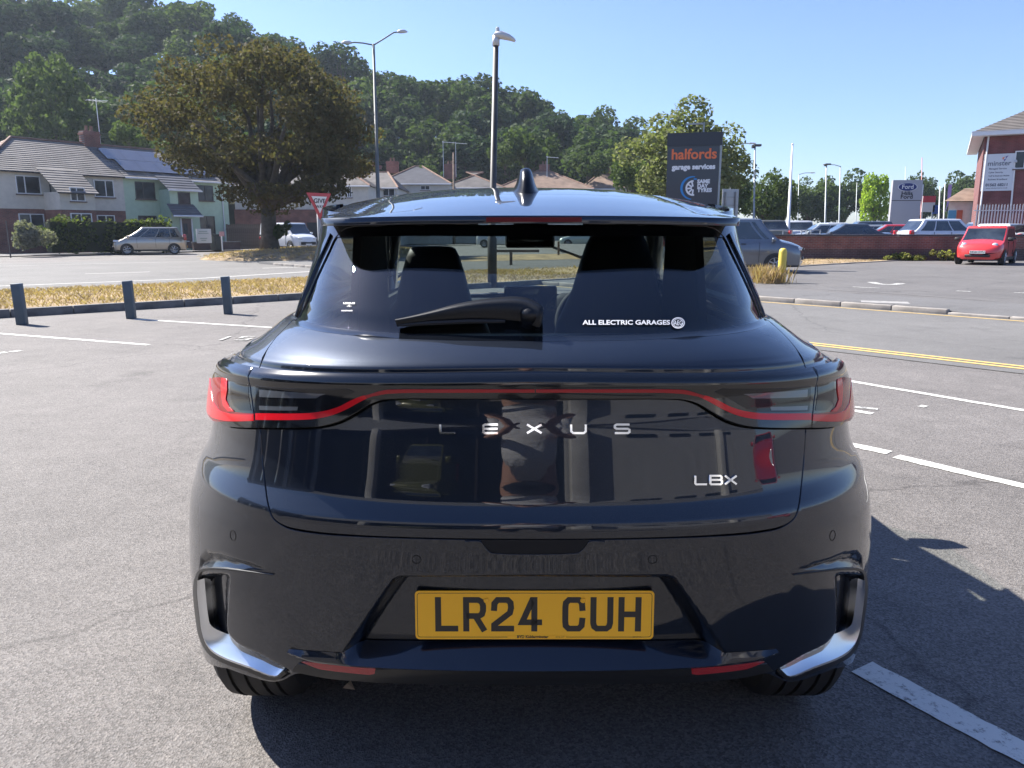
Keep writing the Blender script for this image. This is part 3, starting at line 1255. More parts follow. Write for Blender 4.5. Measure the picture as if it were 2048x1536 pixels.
def panel(name, poly, m, parent=HERO, step=0.014, gap=0.0022, off=0.0, skirt=0.012, disp=True, fine=None, fstep=0.005):
    poly = inset_poly(poly, gap) if gap else np.asarray(poly, float)
    q, fs_ = cdt(poly, step, fine, fstep)
    U, v = q[:, 0], q[:, 1]
    P = Sfull(U, v, off, disp)
    N = frame_of(lambda a, b: Sfull(a, b, off, disp), U, v)
    good = []
    for f in fs_:                             # keep the winding outward
        a, b, c = P[f[0]], P[f[1]], P[f[2]]
        nn = np.cross(b - a, c - a)
        good.append(f if nn @ N[f[0]] > 0 else f[::-1])
    return finish(name, P, good, m, parent, N, skirt)


def lay(name, q, fs_, m, parent=HERO, off=0.002, thick=0.002, uv=True, vmin=0, vmax=9, disp=True):
    """a flat drawing (in (U,v), or in picture points when uv is False) laid on the tail with a thickness"""
    if not uv:
        q = inv(q, vmin, vmax)
    q = np.asarray(q, float)
    P = Sfull(q[:, 0], q[:, 1], off, disp)
    N = frame_of(lambda a, b: Sfull(a, b, off, disp), q[:, 0], q[:, 1])
    good = []
    for f in fs_:
        a, b, c = P[f[0]], P[f[1]], P[f[2]]
        good.append(tuple(f) if np.cross(b - a, c - a) @ N[f[0]] > 0 else tuple(f)[::-1])
    return finish(name, P, good, m, parent, N, thick if thick else None)


def mirror(poly):
    return [(-u, v) for u, v in poly][::-1]


def full(half):
    """half outline running centre -> centre on one flank, closed by its mirror image"""
    h = [(-abs(u), v) for u, v in half]
    h[0], h[-1] = (0.0, h[0][1]), (0.0, h[-1][1])
    return h + mirror(h)[1:-1]


def absu(p):
    return [(abs(u), v) for u, v in p]


CX = 1069
# --- recesses
plate_half = absu(inv([(CX, 1149), (800, 1149), (784, 1155), (772, 1170), (680, 1305), (672, 1330), (690, 1344), (CX, 1352)], 0, VP[1080]))
plate_half[0], plate_half[-1] = (-0.05, plate_half[0][1]), (-0.05, plate_half[-1][1])
DISP.append((plate_half, 0.050, 0.034))
vent_in = absu(inv(catmull([(462, 1149), (430, 1146), (402, 1150), (393, 1168), (394, 1200), (399, 1262), (414, 1299), (440, 1319), (500, 1341), (556, 1360), (588, 1346), (570, 1332), (520, 1304), (474, 1282), (457, 1262), (459, 1200)], 3, True), 0, VP[1080]))
RAMP[len(DISP)] = (absu(inv([(462, 1140), (459, 1200), (457, 1262), (474, 1282), (520, 1304), (570, 1332), (590, 1344)], 0, VP[1080])), 0.055)
DISP.append((vent_in, 0.030, 0.010))
brow = absu(inv([(398, 1140), (400, 1112), (412, 1098), (440, 1102), (500, 1122), (548, 1142), (500, 1143)], 0, VP[1080]))
DISP.append((brow, 0.016, 0.022))

# --- outlines shared by neighbours (left flank, picture points)
lampbot = [(CX, 797), (900, 797), (800, 797.5), (772, 800), (745, 809), (715, 828), (688, 843), (655, 853), (610, 857), (521, 857)]
lampbot_out = [(521, 857), (480, 856), (450, 852), (437, 846), (428, 830)]
LB = inv(catmull(lampbot, 4), VP[1060], VP[761])
LBo = inv([(521, 857), (505, 857), (490, 856.5), (475, 855.5), (462, 854)], VP[1060], VP[761])
_u, _v = LBo[-1]
LBo += [(_u - 0.05, _v + 0.004), (_u - 0.10, _v + 0.014), (_u - 0.14, _v + 0.034)]
gapL = inv(catmull([(521, 857), (524, 905), (530, 965), (537, 1012), (547, 1037), (573, 1054), (620, 1064), (700, 1071), (900, 1078), (CX, 1079.5)], 4), VP[1105], VP[761])
lampseam = inv([(513, 744), (516, 800), (521, 857)], VP[1060], VP[748])
lampseam[0] = (lampseam[0][0], VP[748] - 0.0085)

# tailgate lower skin
panel('tailgate', full(LB + gapL[1:]), PAINT)
# lamp bar and the two outer lamps
V_LT = VP[748] - 0.0085
us = abs(lampseam[0][0])
top_in = [(-us * (1 - k / 8), V_LT) for k in range(0, 9)]          # seam -> centre
bar_half = list(reversed(top_in)) + lampseam[1:-1] + list(reversed(LB))
bar = panel('light_bar', full(bar_half), GLOSS, off=0.015, skirt=0.02, fine=lambda a, b: b > VP[790] + .012, fstep=.0045)
lamp_end_u = abs(LBo[-1][0])

for sgn in (-1, 1):
    outer = lampseam[::-1] + [(-(us + (lamp_end_u - us) * k / 8), V_LT - .008 * (k / 8) ** 3) for k in range(1, 9)]
    vb = LBo[-1][1]
    outer += [(-lamp_end_u, V_LT - .008 + (vb - V_LT + .008) * k / 5) for k in range(1, 5)] + list(reversed(LBo))[:-1]
    pl = outer if sgn < 0 else mirror(outer)
    lamp = panel('tail_lamp', pl, GLOSS, off=0.015, skirt=0.02, fine=lambda a, b: b > VP[790] + .012, fstep=.0045)

    def lay_px(name, pts, m, parent, off, thick=0.002, step=0.010, k=1, vmin=VP[1060], vmax=VP[761]):
        uv = inv(pts if k == 1 else catmull(pts, k, True), vmin, vmax)
        if sgn > 0:
            uv = mirror(uv)
        q, fs_ = cdt(uv, step)
        return lay(name, q, fs_, m, parent, off, thick, disp=False)
    lay_px('red_corner_lens', [(421, 757), (466, 757), (467, 770), (464, 800), (470, 816), (480, 825), (519, 828), (520, 842), (470, 844), (440, 842), (428, 828), (421, 800)], REDDARK, lamp, 0.0158)
    lay_px('red_light_tube', [(421, 757), (434, 757), (436, 780), (440, 805), (452, 822), (475, 829), (519, 830), (520, 842), (465, 842), (440, 836), (427, 820), (421, 795)], REDLENS, lamp, 0.0170)
    lay_px('red_light_tube', [(458, 758), (467, 758), (468, 780), (465, 800), (471, 815), (482, 824), (470, 824), (460, 812), (457, 795)], REDLENS, lamp, 0.0170)
    lay_px('lamp_window', [(474, 765), (509, 767), (514, 822), (492, 822), (480, 812), (475, 798)], LENS, lamp, 0.0158)
    lay_px('lamp_window', [(523, 768), (700, 772), (716, 778), (650, 818), (625, 824), (527, 824)], LENS, bar, 0.0160)
    lay_px('lamp_reflector', [(530, 780), (660, 784), (640, 796), (531, 794)], LENSBAR, bar, 0.0166, 0.001)
    lay_px('lamp_reflector', [(530, 812), (606, 813), (604, 821), (531, 821)], LENSBAR, bar, 0.0166, 0.001)
# red strip right across
mid = catmull([(CX, 776), (900, 776), (800, 776.5), (770, 779), (744, 788), (712, 804), (690, 816), (665, 826), (635, 832), (600, 834), (523, 834)], 5)
mid = mid[::-1]
w_ = [13 - 7.2 * float(smooth01((x - 640) / 200)) for x, y in mid]
vsr, fsr = ribbon(mid, w_)
uvr = inv([(a, b) for a, b, c in vsr], VP[1060], VP[761])
n_m = len(mid)
cut = next(i for i, p in enumerate(mid) if p[0] > 735)
for s in (1, -1):
    for i0, i1, m_ in ((0, cut, REDLENS), (cut, n_m - 1, REDMID)):
        idx = list(range(i0, i1 + 1)) + list(range(n_m + i0, n_m + i1 + 1))
        k_ = i1 - i0 + 1
        lay('red_light_strip', [(uvr[i][0] * s, uvr[i][1]) for i in idx], [(j, j + 1, k_ + j + 1, k_ + j) for j in range(k_ - 1)], m_, bar, 0.0168, 0.002, disp=False)

# upper tailgate shelf
seam_u = inv(catmull([(519, 735), (531, 705), (552, 675), (586, 640)], 4), VP[745], V_GLASS)
glass_half_px = [(CX, 678), (900, 676), (760, 670), (660, 660), (612, 649), (597, 641), (601, 626), (620, 578), (640, 532), (655, 500), (668, 472), (690, 452), (760, 447), (CX, 447)]
gl = inv(catmull(glass_half_px, 3), VP[700], V_TOP)
gl_bot = [p for p in gl[:16]]
V_SH0 = VP[748] - 0.012
su0 = abs(seam_u[0][0])
shelf_half = [(-su0 * k / 10, V_SH0) for k in range(0, 10)] + [(-su0, V_SH0)] + seam_u[1:] + gl_bot[::-1]
panel('tailgate_shelf', full(shelf_half), PAINT, disp=False, fine=lambda a, b: b < VP[722] + .004, fstep=.0035)
# rear glass
rg = panel('rear_window', full(gl), REARGLASS, gap=0.0, step=0.03, off=-0.003, skirt=None, disp=False)
# black edge of the rear glass
vsr, fsr = ribbon([(a * 1.0, b) for a, b in gl[:-2]], 0.020)
for s in (1, -1):
    lay('window_seal', [(a * s, b) for a, b, c in vsr], fsr, GLOSS, HERO, 0.0005, 0.003, disp=False)

frit = [(CX, 471), (860, 471), (740, 472), (672, 474), (676, 464), (692, 453), (760, 448), (CX, 447)]
q, f_ = cdt(full(inv(frit, V_GLASS, V_TOP)), 0.03)
lay('window_band', q, f_, GLOSS, HERO, -0.001, None, disp=False)

# flank: quarter panel with bumper in one skin, wheel arch cut out
V0 = 0.0
AX_Y, WR = 2.20, 0.335


_sU, _sV = np.meshgrid(np.linspace(0.55, 5.2, 1200), np.linspace(0, VP[728], 220))
_sP = Sbase(_sU, _sV)


def side_uv(Y, z):
    """(U, v) of the flank point with this Y and height"""
    i = int(np.argmin(((_sP[..., 1] - Y) ** 2 + (_sP[..., 2] - z) ** 2).ravel()))
    return float(_sU.ravel()[i]), float(_sV.ravel()[i])


arch = []
for k in range(17):
    a = -0.22 + (math.pi + 0.30) * k / 16
    arch.append(side_uv(AX_Y + .03 - 0.365 * math.cos(a), 0.335 + 0.365 * math.sin(a)))
U_DOOR = 1.80
gapB = [(abs(u), v) for u, v in gapL]
bot_px = catmull([(CX, 1368), (900, 1367.5), (760, 1364), (650, 1356), (606, 1349), (590, 1350), (565, 1362), (540, 1364), (490, 1351), (456, 1339)], 3)
bump_half = absu(inv(bot_px, 0, VP[1080])) + arch + [(U_DOOR, arch[-1][1])]
topside = [(U_DOOR, VP[728])]
lo_out = [(abs(u), v) for u, v in LBo]
quarter_top = [(lamp_end_u, V_LT), (lamp_end_u, LBo[-1][1])] + lo_out[::-1][1:]
half = bump_half + topside + [(lamp_end_u + (U_DOOR - lamp_end_u) * (1 - k / 6), VP[728]) for k in range(1, 6)] + [(lamp_end_u, VP[728])] + quarter_top + gapB[1:]


def near_wall(a, b):
    m = np.zeros(a.shape, bool)
    m |= (np.abs(a) < .75) & (b > VP[1150] + .02) & (b < VP[1072])
    box = (np.abs(a) < 1.2) & (b < VP[1105])
    for poly, depth, wall in DISP:
        s_ = sdist(np.abs(a[box]), b[box], poly)
        m[box] |= (s_ > -0.006) & ((s_ < wall + 0.004) | (wall < .012))
    return m


body = panel('body_rear', full([(-u, v) for u, v in half]), PAINT, step=0.0125, fine=near_wall, fstep=.0048)
# shoulder beside the shelf (outside the tailgate seam)
for s in (-1, 1):
    seam_a = [(abs(u), v) for u, v in seam_u]
    sh = seam_a + [(abs(gl[16][0]) + 0.02, V_GLASS + 0.004), (0.95, V_GLASS + 0.004), (U_DOOR, V_GLASS + 0.004), (U_DOOR, VP[728]), (1.4, VP[728]), (lamp_end_u, VP[728]), (lamp_end_u, V_SH0), (su0, V_SH0)]
    pl = [(u * s, v) for u, v in sh]
    panel('rear_shoulder', pl, PAINT, disp=False, skirt=0.003, fine=lambda a, b: (b < VP[722] + .004) & (np.abs(a) < 1.1), fstep=.004)
    # pillar beside the rear glass
    ge = [(abs(u), v) for u, v in gl[16:-1]]
    pil = ge + [(abs(gl[-4][0]) + 0.02, V_TOP), (1.12, V_TOP), (1.12, V_GLASS + 0.004), (abs(gl[16][0]) + 0.02, V_GLASS + 0.004)]
    panel('rear_pillar', [(u * s, v) for u, v in pil], GLOSS, gap=0.001, disp=False, step=0.02)
    # gloss fin standing along the glass edge
    fin_a = inv([(662, 468), (655, 484), (640, 518), (619, 568), (603, 608), (594, 634)], VP[700], V_TOP)
    vsr, fsr = ribbon([(abs(u) * s, v) for u, v in fin_a], [0.016, 0.018, 0.018, 0.018, 0.016, 0.008])
    lay('glass_fin', [(a, b) for a, b, c in vsr], fsr, GLOSS, HERO, 0.007, 0.008, disp=False)
    # rest of the flank: door skins, side glass, front wing
    vs0 = side_uv(3.0, 0.22)[1]
    for nm, ua, ub in (('rear_door', 1.805, 2.50), ('front_door', 2.505, 3.35), ('front_wing', 3.355, 4.35)):
        pl = [(ua, vs0), (ub, vs0), (ub, VP[728]), (ua, VP[728])]
        if nm == 'front_wing':
            fa = [side_uv(4.78 - 0.375 * math.cos(math.pi * k / 10), 0.335 + 0.375 * math.sin(math.pi * k / 10)) for k in range(11)]
            pl = [(ua, vs0), (fa[0][0] - .01, vs0)] + fa + [(fa[-1][0] + .01, vs0), (ub + 0.1, vs0), (ub + 0.1, VP[728]), (ua, VP[728])]
        panel(nm, [(u * s, v) for u, v in pl], PAINT, step=0.04, disp=False)
    panel('side_window', [(u * s, v) for u, v in [(1.13, V_GLASS + .006), (1.9, V_GLASS + .006), (1.9, V_TOP - .005), (1.13, V_TOP - .005)]], SIDEGLASS, step=0.06, gap=0, off=-0.003, skirt=None, disp=False)
    panel('centre_pillar', [(u * s, v) for u, v in [(1.9, V_GLASS), (2.02, V_GLASS), (2.02, V_TOP), (1.9, V_TOP)]], GLOSS, step=0.06, gap=0, skirt=0.02, disp=False)
    panel('side_window', [(u * s, v) for u, v in [(2.02, V_GLASS + .006), (2.95, V_GLASS + .006), (2.55, V_TOP - .005), (2.02, V_TOP - .005)]], SCREEN, step=0.06, gap=0, off=-0.003, skirt=None, disp=False)
    panel('belt_trim', [(u * s, v) for u, v in [(1.0, VP[728] - .004), (3.2, VP[728] - .004), (3.2, V_GLASS + .012), (1.0, V_GLASS + .012)]], GLOSS, step=0.08, gap=0, off=-0.008, skirt=0.01, disp=False)

# dark shell behind the gaps
U_, v_ = np.meshgrid(np.linspace(-1.8, 1.8, 121), np.linspace(VP[1335], VP[680], 64))
P = Sbase(U_, v_) * np.array([0.975, 1, 1]) + np.array([0, 0.022, 0])
P = np.where((np.abs(Sdisp(U_, v_)) > 0.002)[..., None], P + np.array([0, 0.07, 0]), P)
nr, nc = U_.shape
fs_ = []
for i in range(nr - 1):
    for j in range(nc - 1):
        c = P[i, j]
        if abs(U_[i, j]) > 0.7 and (c[1] - AX_Y) ** 2 + (c[2] - 0.345) ** 2 < 0.40**2:
            continue
        fs_.append((i * nc + j, i * nc + j + 1, (i + 1) * nc + j + 1, (i + 1) * nc + j))
finish('inner_shell', P.reshape(-1, 3), fs_, UNDER, HERO)

# --- bumper pieces
for s in (-1, 1):
    # silver corner trim: outer edge proud, inner edge sunk, so the lower arm looks up at the sky
    o_px = catmull([(399, 1160), (398, 1185), (403, 1235), (408, 1268), (420, 1295), (442, 1312), (500, 1334), (551, 1352), (572, 1340)], 4)
    i_px = catmull([(404, 1158), (406, 1185), (411, 1230), (416, 1255), (428, 1274), (452, 1288), (505, 1310), (553, 1331), (573, 1339)], 4)
    a = np.array(inv(o_px, 0, VP[1080]))
    b = np.array(inv(i_px, 0, VP[1080]))
    a[:, 0] *= -s
    b[:, 0] *= -s
    rows = []
    A = Sfull(a[:, 0], a[:, 1], 0.004, False)
    arm = smooth01((np.arange(len(A)) / (len(A) - 1) - 0.32) / 0.25)
    B = Sfull(b[:, 0], b[:, 1], -0.006 - 0.024 * arm, False)
    M1 = A * 0.8 + B * 0.2
    nA = frame_of(Sbase, a[:, 0], a[:, 1])
    rows = [Sfull(a[:, 0], a[:, 1], -0.03, False), A, A * 0.88 + B * 0.12 + nA * 0.003, M1 * 0.9 + B * 0.1, A * 0.4 + B * 0.6, B]
    P = np.concatenate(rows)
    n = len(A)
    fs_ = [(r * n + i, r * n + i + 1, (r + 1) * n + i + 1, (r + 1) * n + i) for r in range(len(rows) - 1) for i in range(n - 1)]
    if s > 0:
        pass
    me = bpy.data.meshes.new('corner_trim')
    me.from_pydata([tuple(p - HO) for p in P], [], fs_)
    me.materials.append(SATIN)
    bm = bmesh.new()
    bm.from_mesh(me)
    bmesh.ops.recalc_face_normals(bm, faces=bm.faces)
    bm.to_mesh(me)
    bm.free()
    sharp_edges(me, 28)
    link('corner_trim', me, HERO)
    # black frame under the trim
    lo_px = [(572, 1342), (551, 1355), (500, 1338), (442, 1317), (419, 1300), (404, 1270), (398, 1236), (393, 1186), (395, 1160), (402, 1142), (430, 1137), (500, 1143), (548, 1149)]
    lo_c = catmull(lo_px, 3)
    vsr, fsr = ribbon(lo_c, [min(8.0, 1.2 + 0.42 * (len(lo_c) - 1 - i_)) if lo_c[i_][1] < 1160 else 8.0 for i_ in range(len(lo_c))])
    uvr = [(u * -s, v) for u, v in inv([(p[0], p[1]) for p in vsr], 0, VP[1072])]
    lay('corner_frame', uvr, fsr, TRIM, HERO, 0.004, 0.02, disp=False)
    # reflector
    uv = inv([(604, 1322), (640, 1323), (752, 1333), (750, 1345), (740, 1347), (640, 1336)], 0, VP[1080])
    uv = [(u * -s, v) for u, v in uv]
    q, f_ = cdt(uv, 0.012)
    lay('rear_reflector', q, f_, REFLECT, HERO, 0.004, 0.006, disp=False)
    # parking sensors
    for px, py in ((833, 1119), (466, 1071)):
        c = inv([(px, py)], 0, VP[1072])[0]
        ring = [(c[0] * -s + 0.0085 * math.cos(t), c[1] + 0.0085 * math.sin(t)) for t in np.linspace(0, 2 * math.pi, 25)[:-1]]
        r2 = [(c[0] * -s + 0.0098 * math.cos(t), c[1] + 0.0098 * math.sin(t)) for t in np.linspace(0, 2 * math.pi, 25)[:-1]]
        lay('parking_sensor', ring + r2, [(i, (i + 1) % 24, 24 + (i + 1) % 24, 24 + i) for i in range(24)], UNDER, HERO, 0.0006, 0.001)
# painted ledge over the valance: sunk behind, proud in front, so it looks up
up_px = catmull([(579, 1297.5), (620, 1301), (680, 1305), (760, 1308.5), (900, 1311.5), (CX, 1312.5)], 6)
lo_px = catmull([(579, 1299.5), (620, 1314), (680, 1322.5), (760, 1329), (900, 1333.5), (CX, 1335)], 6)
for s in (1, -1):
    a = np.array(inv(lo_px, 0, VP[1080])) * np.array([s, 1])
    b = np.array(inv(up_px, 0, VP[1080])) * np.array([s, 1])
    A = Sfull(a[:, 0], a[:, 1], 0.010, False)
    A2 = Sfull(a[:, 0], a[:, 1] - 0.006, 0.006, False)
    A3 = Sfull(a[:, 0], a[:, 1] - 0.008, -0.02, False)
    dn = Sdisp(b[:, 0], b[:, 1])
    B = Sfull(b[:, 0], b[:, 1], 0.001 + np.maximum(dn, -.048), False)
    nA = frame_of(Sbase, a[:, 0], a[:, 1])
    rows = [A3, A2, A, A * .9 + B * .1 + nA * .0012, A * .5 + B * .5, B]
    P = np.concatenate(rows)
    n = len(A)
    fs_ = [(r * n + i, r * n + i + 1, (r + 1) * n + i + 1, (r + 1) * n + i) for r in range(len(rows) - 1) for i in range(n - 1)]
    me = bpy.data.meshes.new('bumper_ledge')
    me.from_pydata([tuple(p - HO) for p in P], [], [f if s < 0 else f[::-1] for f in fs_])
    me.materials.append(PAINT)
    sharp_edges(me, 50)
    link('bumper_ledge', me, HERO)
# lower black valance
vlo = [(CX, 1336), (760, 1337), (650, 1331), (598, 1326), (585, 1340), (640, 1352), (760, 1363), (CX, 1368)]
q, f_ = cdt(full(inv(vlo, 0, VP[1105])), 0.02)
lay('valance', q, f_, TRIM, HERO, 0.0035, 0.004, disp=False)
# handle recess cover at the lower edge of the tailgate
hp = [(CX, 1079), (962, 1079), (968, 1092), (982, 1105), (1000, 1107), (CX, 1109)]
q, f_ = cdt(full(inv(hp, 0, VP[1060])), 0.012)
lay('tailgate_handle_recess', q, f_, UNDER, HERO, 0.0012, 0.001)
vsr, fsr = ribbon([(x, y) for x, y in catmull([(930, 1083.5), (960, 1083.5), (968, 1093), (980, 1105), (1000, 1108), (CX, 1109.5)], 4)], 3.0)
hl = inv([(p[0], p[1]) for p in vsr], 0, VP[1060])
for s in (1, -1):
    lay('recess_lip', [(u * s, v) for u, v in hl], fsr, PAINT, HERO, 0.003, 0.003)

# --- badges
LET = {
    'L': [[(0, 1), (0, 0.12), (0.06, 0), (1, 0)]],
    'E': [[(1, 1), (0.1, 1), (0, 0.9), (0, 0.1), (0.1, 0), (1, 0)], [(0.06, 0.5), (0.97, 0.5)]],
    'X': [[(0, 1), (1, 0)], [(1, 1), (0, 0)]],
    'U': [[(0, 1), (0, 0.2), (0.14, 0), (0.86, 0), (1, 0.2), (1, 1)]],
    'S': [[(1, 1), (0.12, 1), (0, 0.88), (0, 0.62), (0.12, 0.5), (0.88, 0.5), (1, 0.38), (1, 0.12), (0.88, 0), (0, 0)]],
    'B': [[(0, 0), (0, 1), (0.85, 1), (0.96, 0.85), (0.96, 0.65), (0.86, 0.52), (0.05, 0.52)], [(0.86, 0.52), (1, 0.38), (1, 0.14), (0.88, 0), (0, 0)]],
}


def badge(name, word, xs, w, y0, y1, st, group_parent=HERO):
    for ch, x in zip(word, xs):
        for pl in LET[ch]:
            pts = [(x + a * w, y1 + (y0 - y1) * b) for a, b in pl]
            vv, ff = ribbon(pts, st)
            lay(name, [(p[0], p[1]) for p in vv], ff, CHROME, HERO, 0.0045, 0.005, uv=False, vmin=VP[1060], vmax=VP[790], disp=False)


badge('badge_letter', 'LEXUS', [881, 967, 1054, 1142, 1229], 29, 849, 866, 4.2)
badge('badge_letter', 'LBX', [1389, 1419, 1448], 23, 951, 968, 3.8)

# --- stickers on the rear glass
def sticker(word, x0, x1, y, h, bold, name='window_sticker'):
    vv, ff = text_mesh(word, 1.0, bold)
    A = np.array(vv)
    ax0, ax1 = A[:, 0].min(), A[:, 0].max()
    ay0, ay1 = A[:, 1].min(), A[:, 1].max()
    pts = [(x0 + (a - ax0) / (ax1 - ax0) * (x1 - x0), y + h / 2 - (b - ay0) / (ay1 - ay0) * h) for a, b in vv]
    lay(name, pts, ff, DECAL, rg, 0.0005, None, uv=False, vmin=V_GLASS, disp=False)


sticker('ALL ELECTRIC GARAGES', 1165, 1340, 645, 9.5, 0.028)
for rr, w in ((12.5, 2.0), (9.8, 1.2)):
    pts = [(1356 + rr * math.cos(t), 646 + rr * 0.82 * math.sin(t)) for t in np.linspace(0, 2 * math.pi, 33)[:-1]]
    vv, ff = ribbon(pts, w, closed=True)
    lay('window_sticker', [(p[0], p[1]) for p in vv], ff, DECAL, rg, 0.0005, None, uv=False, vmin=V_GLASS, disp=False)
sticker('AEG', 1347, 1365, 646, 10, 0.02)
sticker('LEXUS', 687, 710, 606.5, 3.2, 0.03)
sticker('-T-', 694, 703, 612, 4, 0.02)
sticker('0000000', 683, 705, 621.5, 2.6, 0.0)

# --- number plate
PLY = mat('plate_yellow', (1.0, 0.50, 0.008), 0.4, coat=0.35, coat_rough=0.05)
INK = mat('plate_black', (0.008, 0.008, 0.010), 0.4, coat=0.25, coat_rough=0.05)
pc = at(CX, 1229.5, 1.547)
ptilt = R(3)
PM = Matrix.Translation(pc - Vector(HO)) @ Matrix.Rotation(R(90) - ptilt, 4, 'X')     # x right, y up, z towards the viewer


def rounded(w, h, r, n=5):
    out = []
    for cx_, cy_, a0 in ((w / 2 - r, h / 2 - r, 0), (-w / 2 + r, h / 2 - r, 90), (-w / 2 + r, -h / 2 + r, 180), (w / 2 - r, -h / 2 + r, 270)):
        for k in range(n + 1):
            a = R(a0 + 90 * k / n)
            out.append((cx_ + r * math.cos(a), cy_ + r * math.sin(a)))
    return out


b_ = MB()
b_.prism(rounded(0.520, 0.111, 0.009), -0.002, 0.002)
me = b_.mesh('number_plate', PLY)
me.transform(PM)
plate = link('number_plate', me, HERO)
b_ = MB()
bw = rounded(0.510, 0.101, 0.006)
n_ = len(bw)
vv, ff = ribbon(bw, 0.0011, closed=True)
b_.add([(x, y, 0.0023) for x, y, z in vv], ff)
me = b_.mesh('plate_border', INK)
me.transform(PM)
link('plate_border', me, plate)
b_ = MB()
b_.box((0.005, -0.0505, 0.0025), (0.128, 0.006, 0.0004))
me = b_.mesh('plate_border_gap', PLY)
me.transform(PM)
link('plate_border_gap', me, plate)
CH = {
    'L': [[(0, 1), (0, 0), (1, 0)]],
    'R': [[(0, 0), (0, 1), (0.72, 1), (0.93, 0.93), (1, 0.8), (1, 0.63), (0.93, 0.5), (0.75, 0.44), (0, 0.44)], [(0.55, 0.44), (1, 0)]],
    '2': [[(0, 0.72), (0.02, 0.88), (0.2, 1), (0.8, 1), (0.97, 0.9), (1, 0.72), (0.93, 0.55), (0.0, 0.13), (0, 0), (1, 0)]],
    '4': [[(0.72, 0), (0.72, 1), (0.60, 1), (0, 0.22), (1, 0.22)]],
    'C': [[(1, 0.72), (0.97, 0.9), (0.8, 1), (0.2, 1), (0.03, 0.9), (0, 0.75), (0, 0.25), (0.03, 0.1), (0.2, 0), (0.8, 0), (0.97, 0.1), (1, 0.28)]],
    'U': [[(0, 1), (0, 0.2), (0.06, 0.07), (0.22, 0), (0.78, 0), (0.94, 0.07), (1, 0.2), (1, 1)]],
    'H': [[(0, 0), (0, 1)], [(1, 0), (1, 1)], [(0, 0.5), (1, 0.5)]],
}
cw, chh, st = 0.050, 0.079, 0.0132
xs0 = -0.2165
layer = 0
for i, ch in enumerate('LR24 CUH'):
    if ch == ' ':
        continue
    x0 = xs0 + i * 0.061 - (0.028 if i > 4 else 0)
    b_ = MB()
    for k, pl in enumerate(CH[ch]):
        ext = []
        for a, bq in pl:
            ext.append((x0 + st / 2 + a * (cw - st), -chh / 2 + st / 2 + bq * (chh - st)))

        def extend(p, q):                    # square ends reach the full letter height
            d = (Vector(p) - Vector(q)).normalized() * st / 2
            return (p[0] + d.x, p[1] + d.y)
        if ch not in '2C' or True:
            ext[0] = extend(ext[0], ext[1]) if not (ch == 'R' and k == 1) else ext[0]
            ext[-1] = extend(ext[-1], ext[-2]) if not (ch == 'R' and k == 0) else ext[-1]
        vv, ff = ribbon(ext, st)
        b_.add([(x, y + 0.002, 0.0023 + 0.0001 * k) for x, y, z in vv], ff)
    me = b_.mesh('plate_character', INK)
    me.transform(PM)
    link('plate_character', me, plate)
text_on('BYD Kidderminster', 0.0085, PM @ Matrix.Translation((-0.004, -0.0498, 0.003)) @ Matrix.Shear('XZ', 4, (0, 0)), INK, 'plate_lettering', plate, bold=0.0003)
text_on('DY10 1NT', 0.0042, PM @ Matrix.Translation((0.056, -0.0502, 0.003)), INK, 'plate_lettering', plate)
text_on('BS AU 145e', 0.004, PM @ Matrix.Translation((0.225, -0.0502, 0.003)), INK, 'plate_lettering', plate)
for x in (-0.105, 0.105):
    b_ = MB()
    b_.lathe([(0.0001, 0.005), (0.004, 0.0048), (0.0058, 0.0035), (0.006, 0.002)], (x, 0.034, 0), 14)
    me = b_.mesh('plate_screw', PLY, True)
    me.transform(PM)
    sc_ = link('plate_screw', me, plate)

# --- roof with the overhanging spoiler
out_half = catmull([(0, 1.862), (0.20, 1.866), (0.38, 1.886), (0.47, 1.914), (0.524, 1.972), (0.545, 2.10), (0.568, 2.45), (0.585, 2.85), (0.588, 3.10), (0.565, 3.36), (0.35, 3.44), (0, 3.46)], 5)
fzc = pchip([1.80, 1.862, 2.05, 2.3, 2.8, 3.2, 3.5], [1.405, 1.416, 1.447, 1.481, 1.530, 1.547, 1.536])
fdr = pchip([1.80, 1.9, 2.05, 2.3, 3.0, 3.5], [0.012, 0.018, 0.032, 0.040, 0.050, 0.055])
fhw = pchip([1.80, 2.1, 2.45, 2.85, 3.1, 3.5], [0.531, 0.548, 0.570, 0.586, 0.590, 0.575])


def roofz(x, y, dz=0.0):
    a = np.clip(np.abs(x) / fhw(y), 0, 1.05)
    rib = 0.004 * np.exp(-((np.abs(x) - 0.44) / 0.012) ** 2) * smooth01((y - 1.95) / 0.1)
    return fzc(y) - fdr(y) * a**2.6 + dz - rib


def roof_sheet(name, outline, m, dz=0.0, skirt=0.0, step=0.03, flip=False, lift=0.0):
    poly = list(outline) + [(-x, y) for x, y in outline[::-1]][1:-1]
    q, f_ = cdt(poly, step)
    x, y = q[:, 0], q[:, 1]
    fun = lambda a, b: np.stack([a, b, roofz(a, b, dz)], -1)
    P_ = fun(x, y)
    N_ = frame_of(fun, x, y)
    good = []
    for f in f_:
        a, b, c = P_[f[0]], P_[f[1]], P_[f[2]]
        up = np.cross(b - a, c - a)[2] > 0
        good.append(tuple(f) if up != flip else tuple(f)[::-1])
    return finish(name, P_, good, m, HERO, N_ if not flip else -N_, skirt or None)


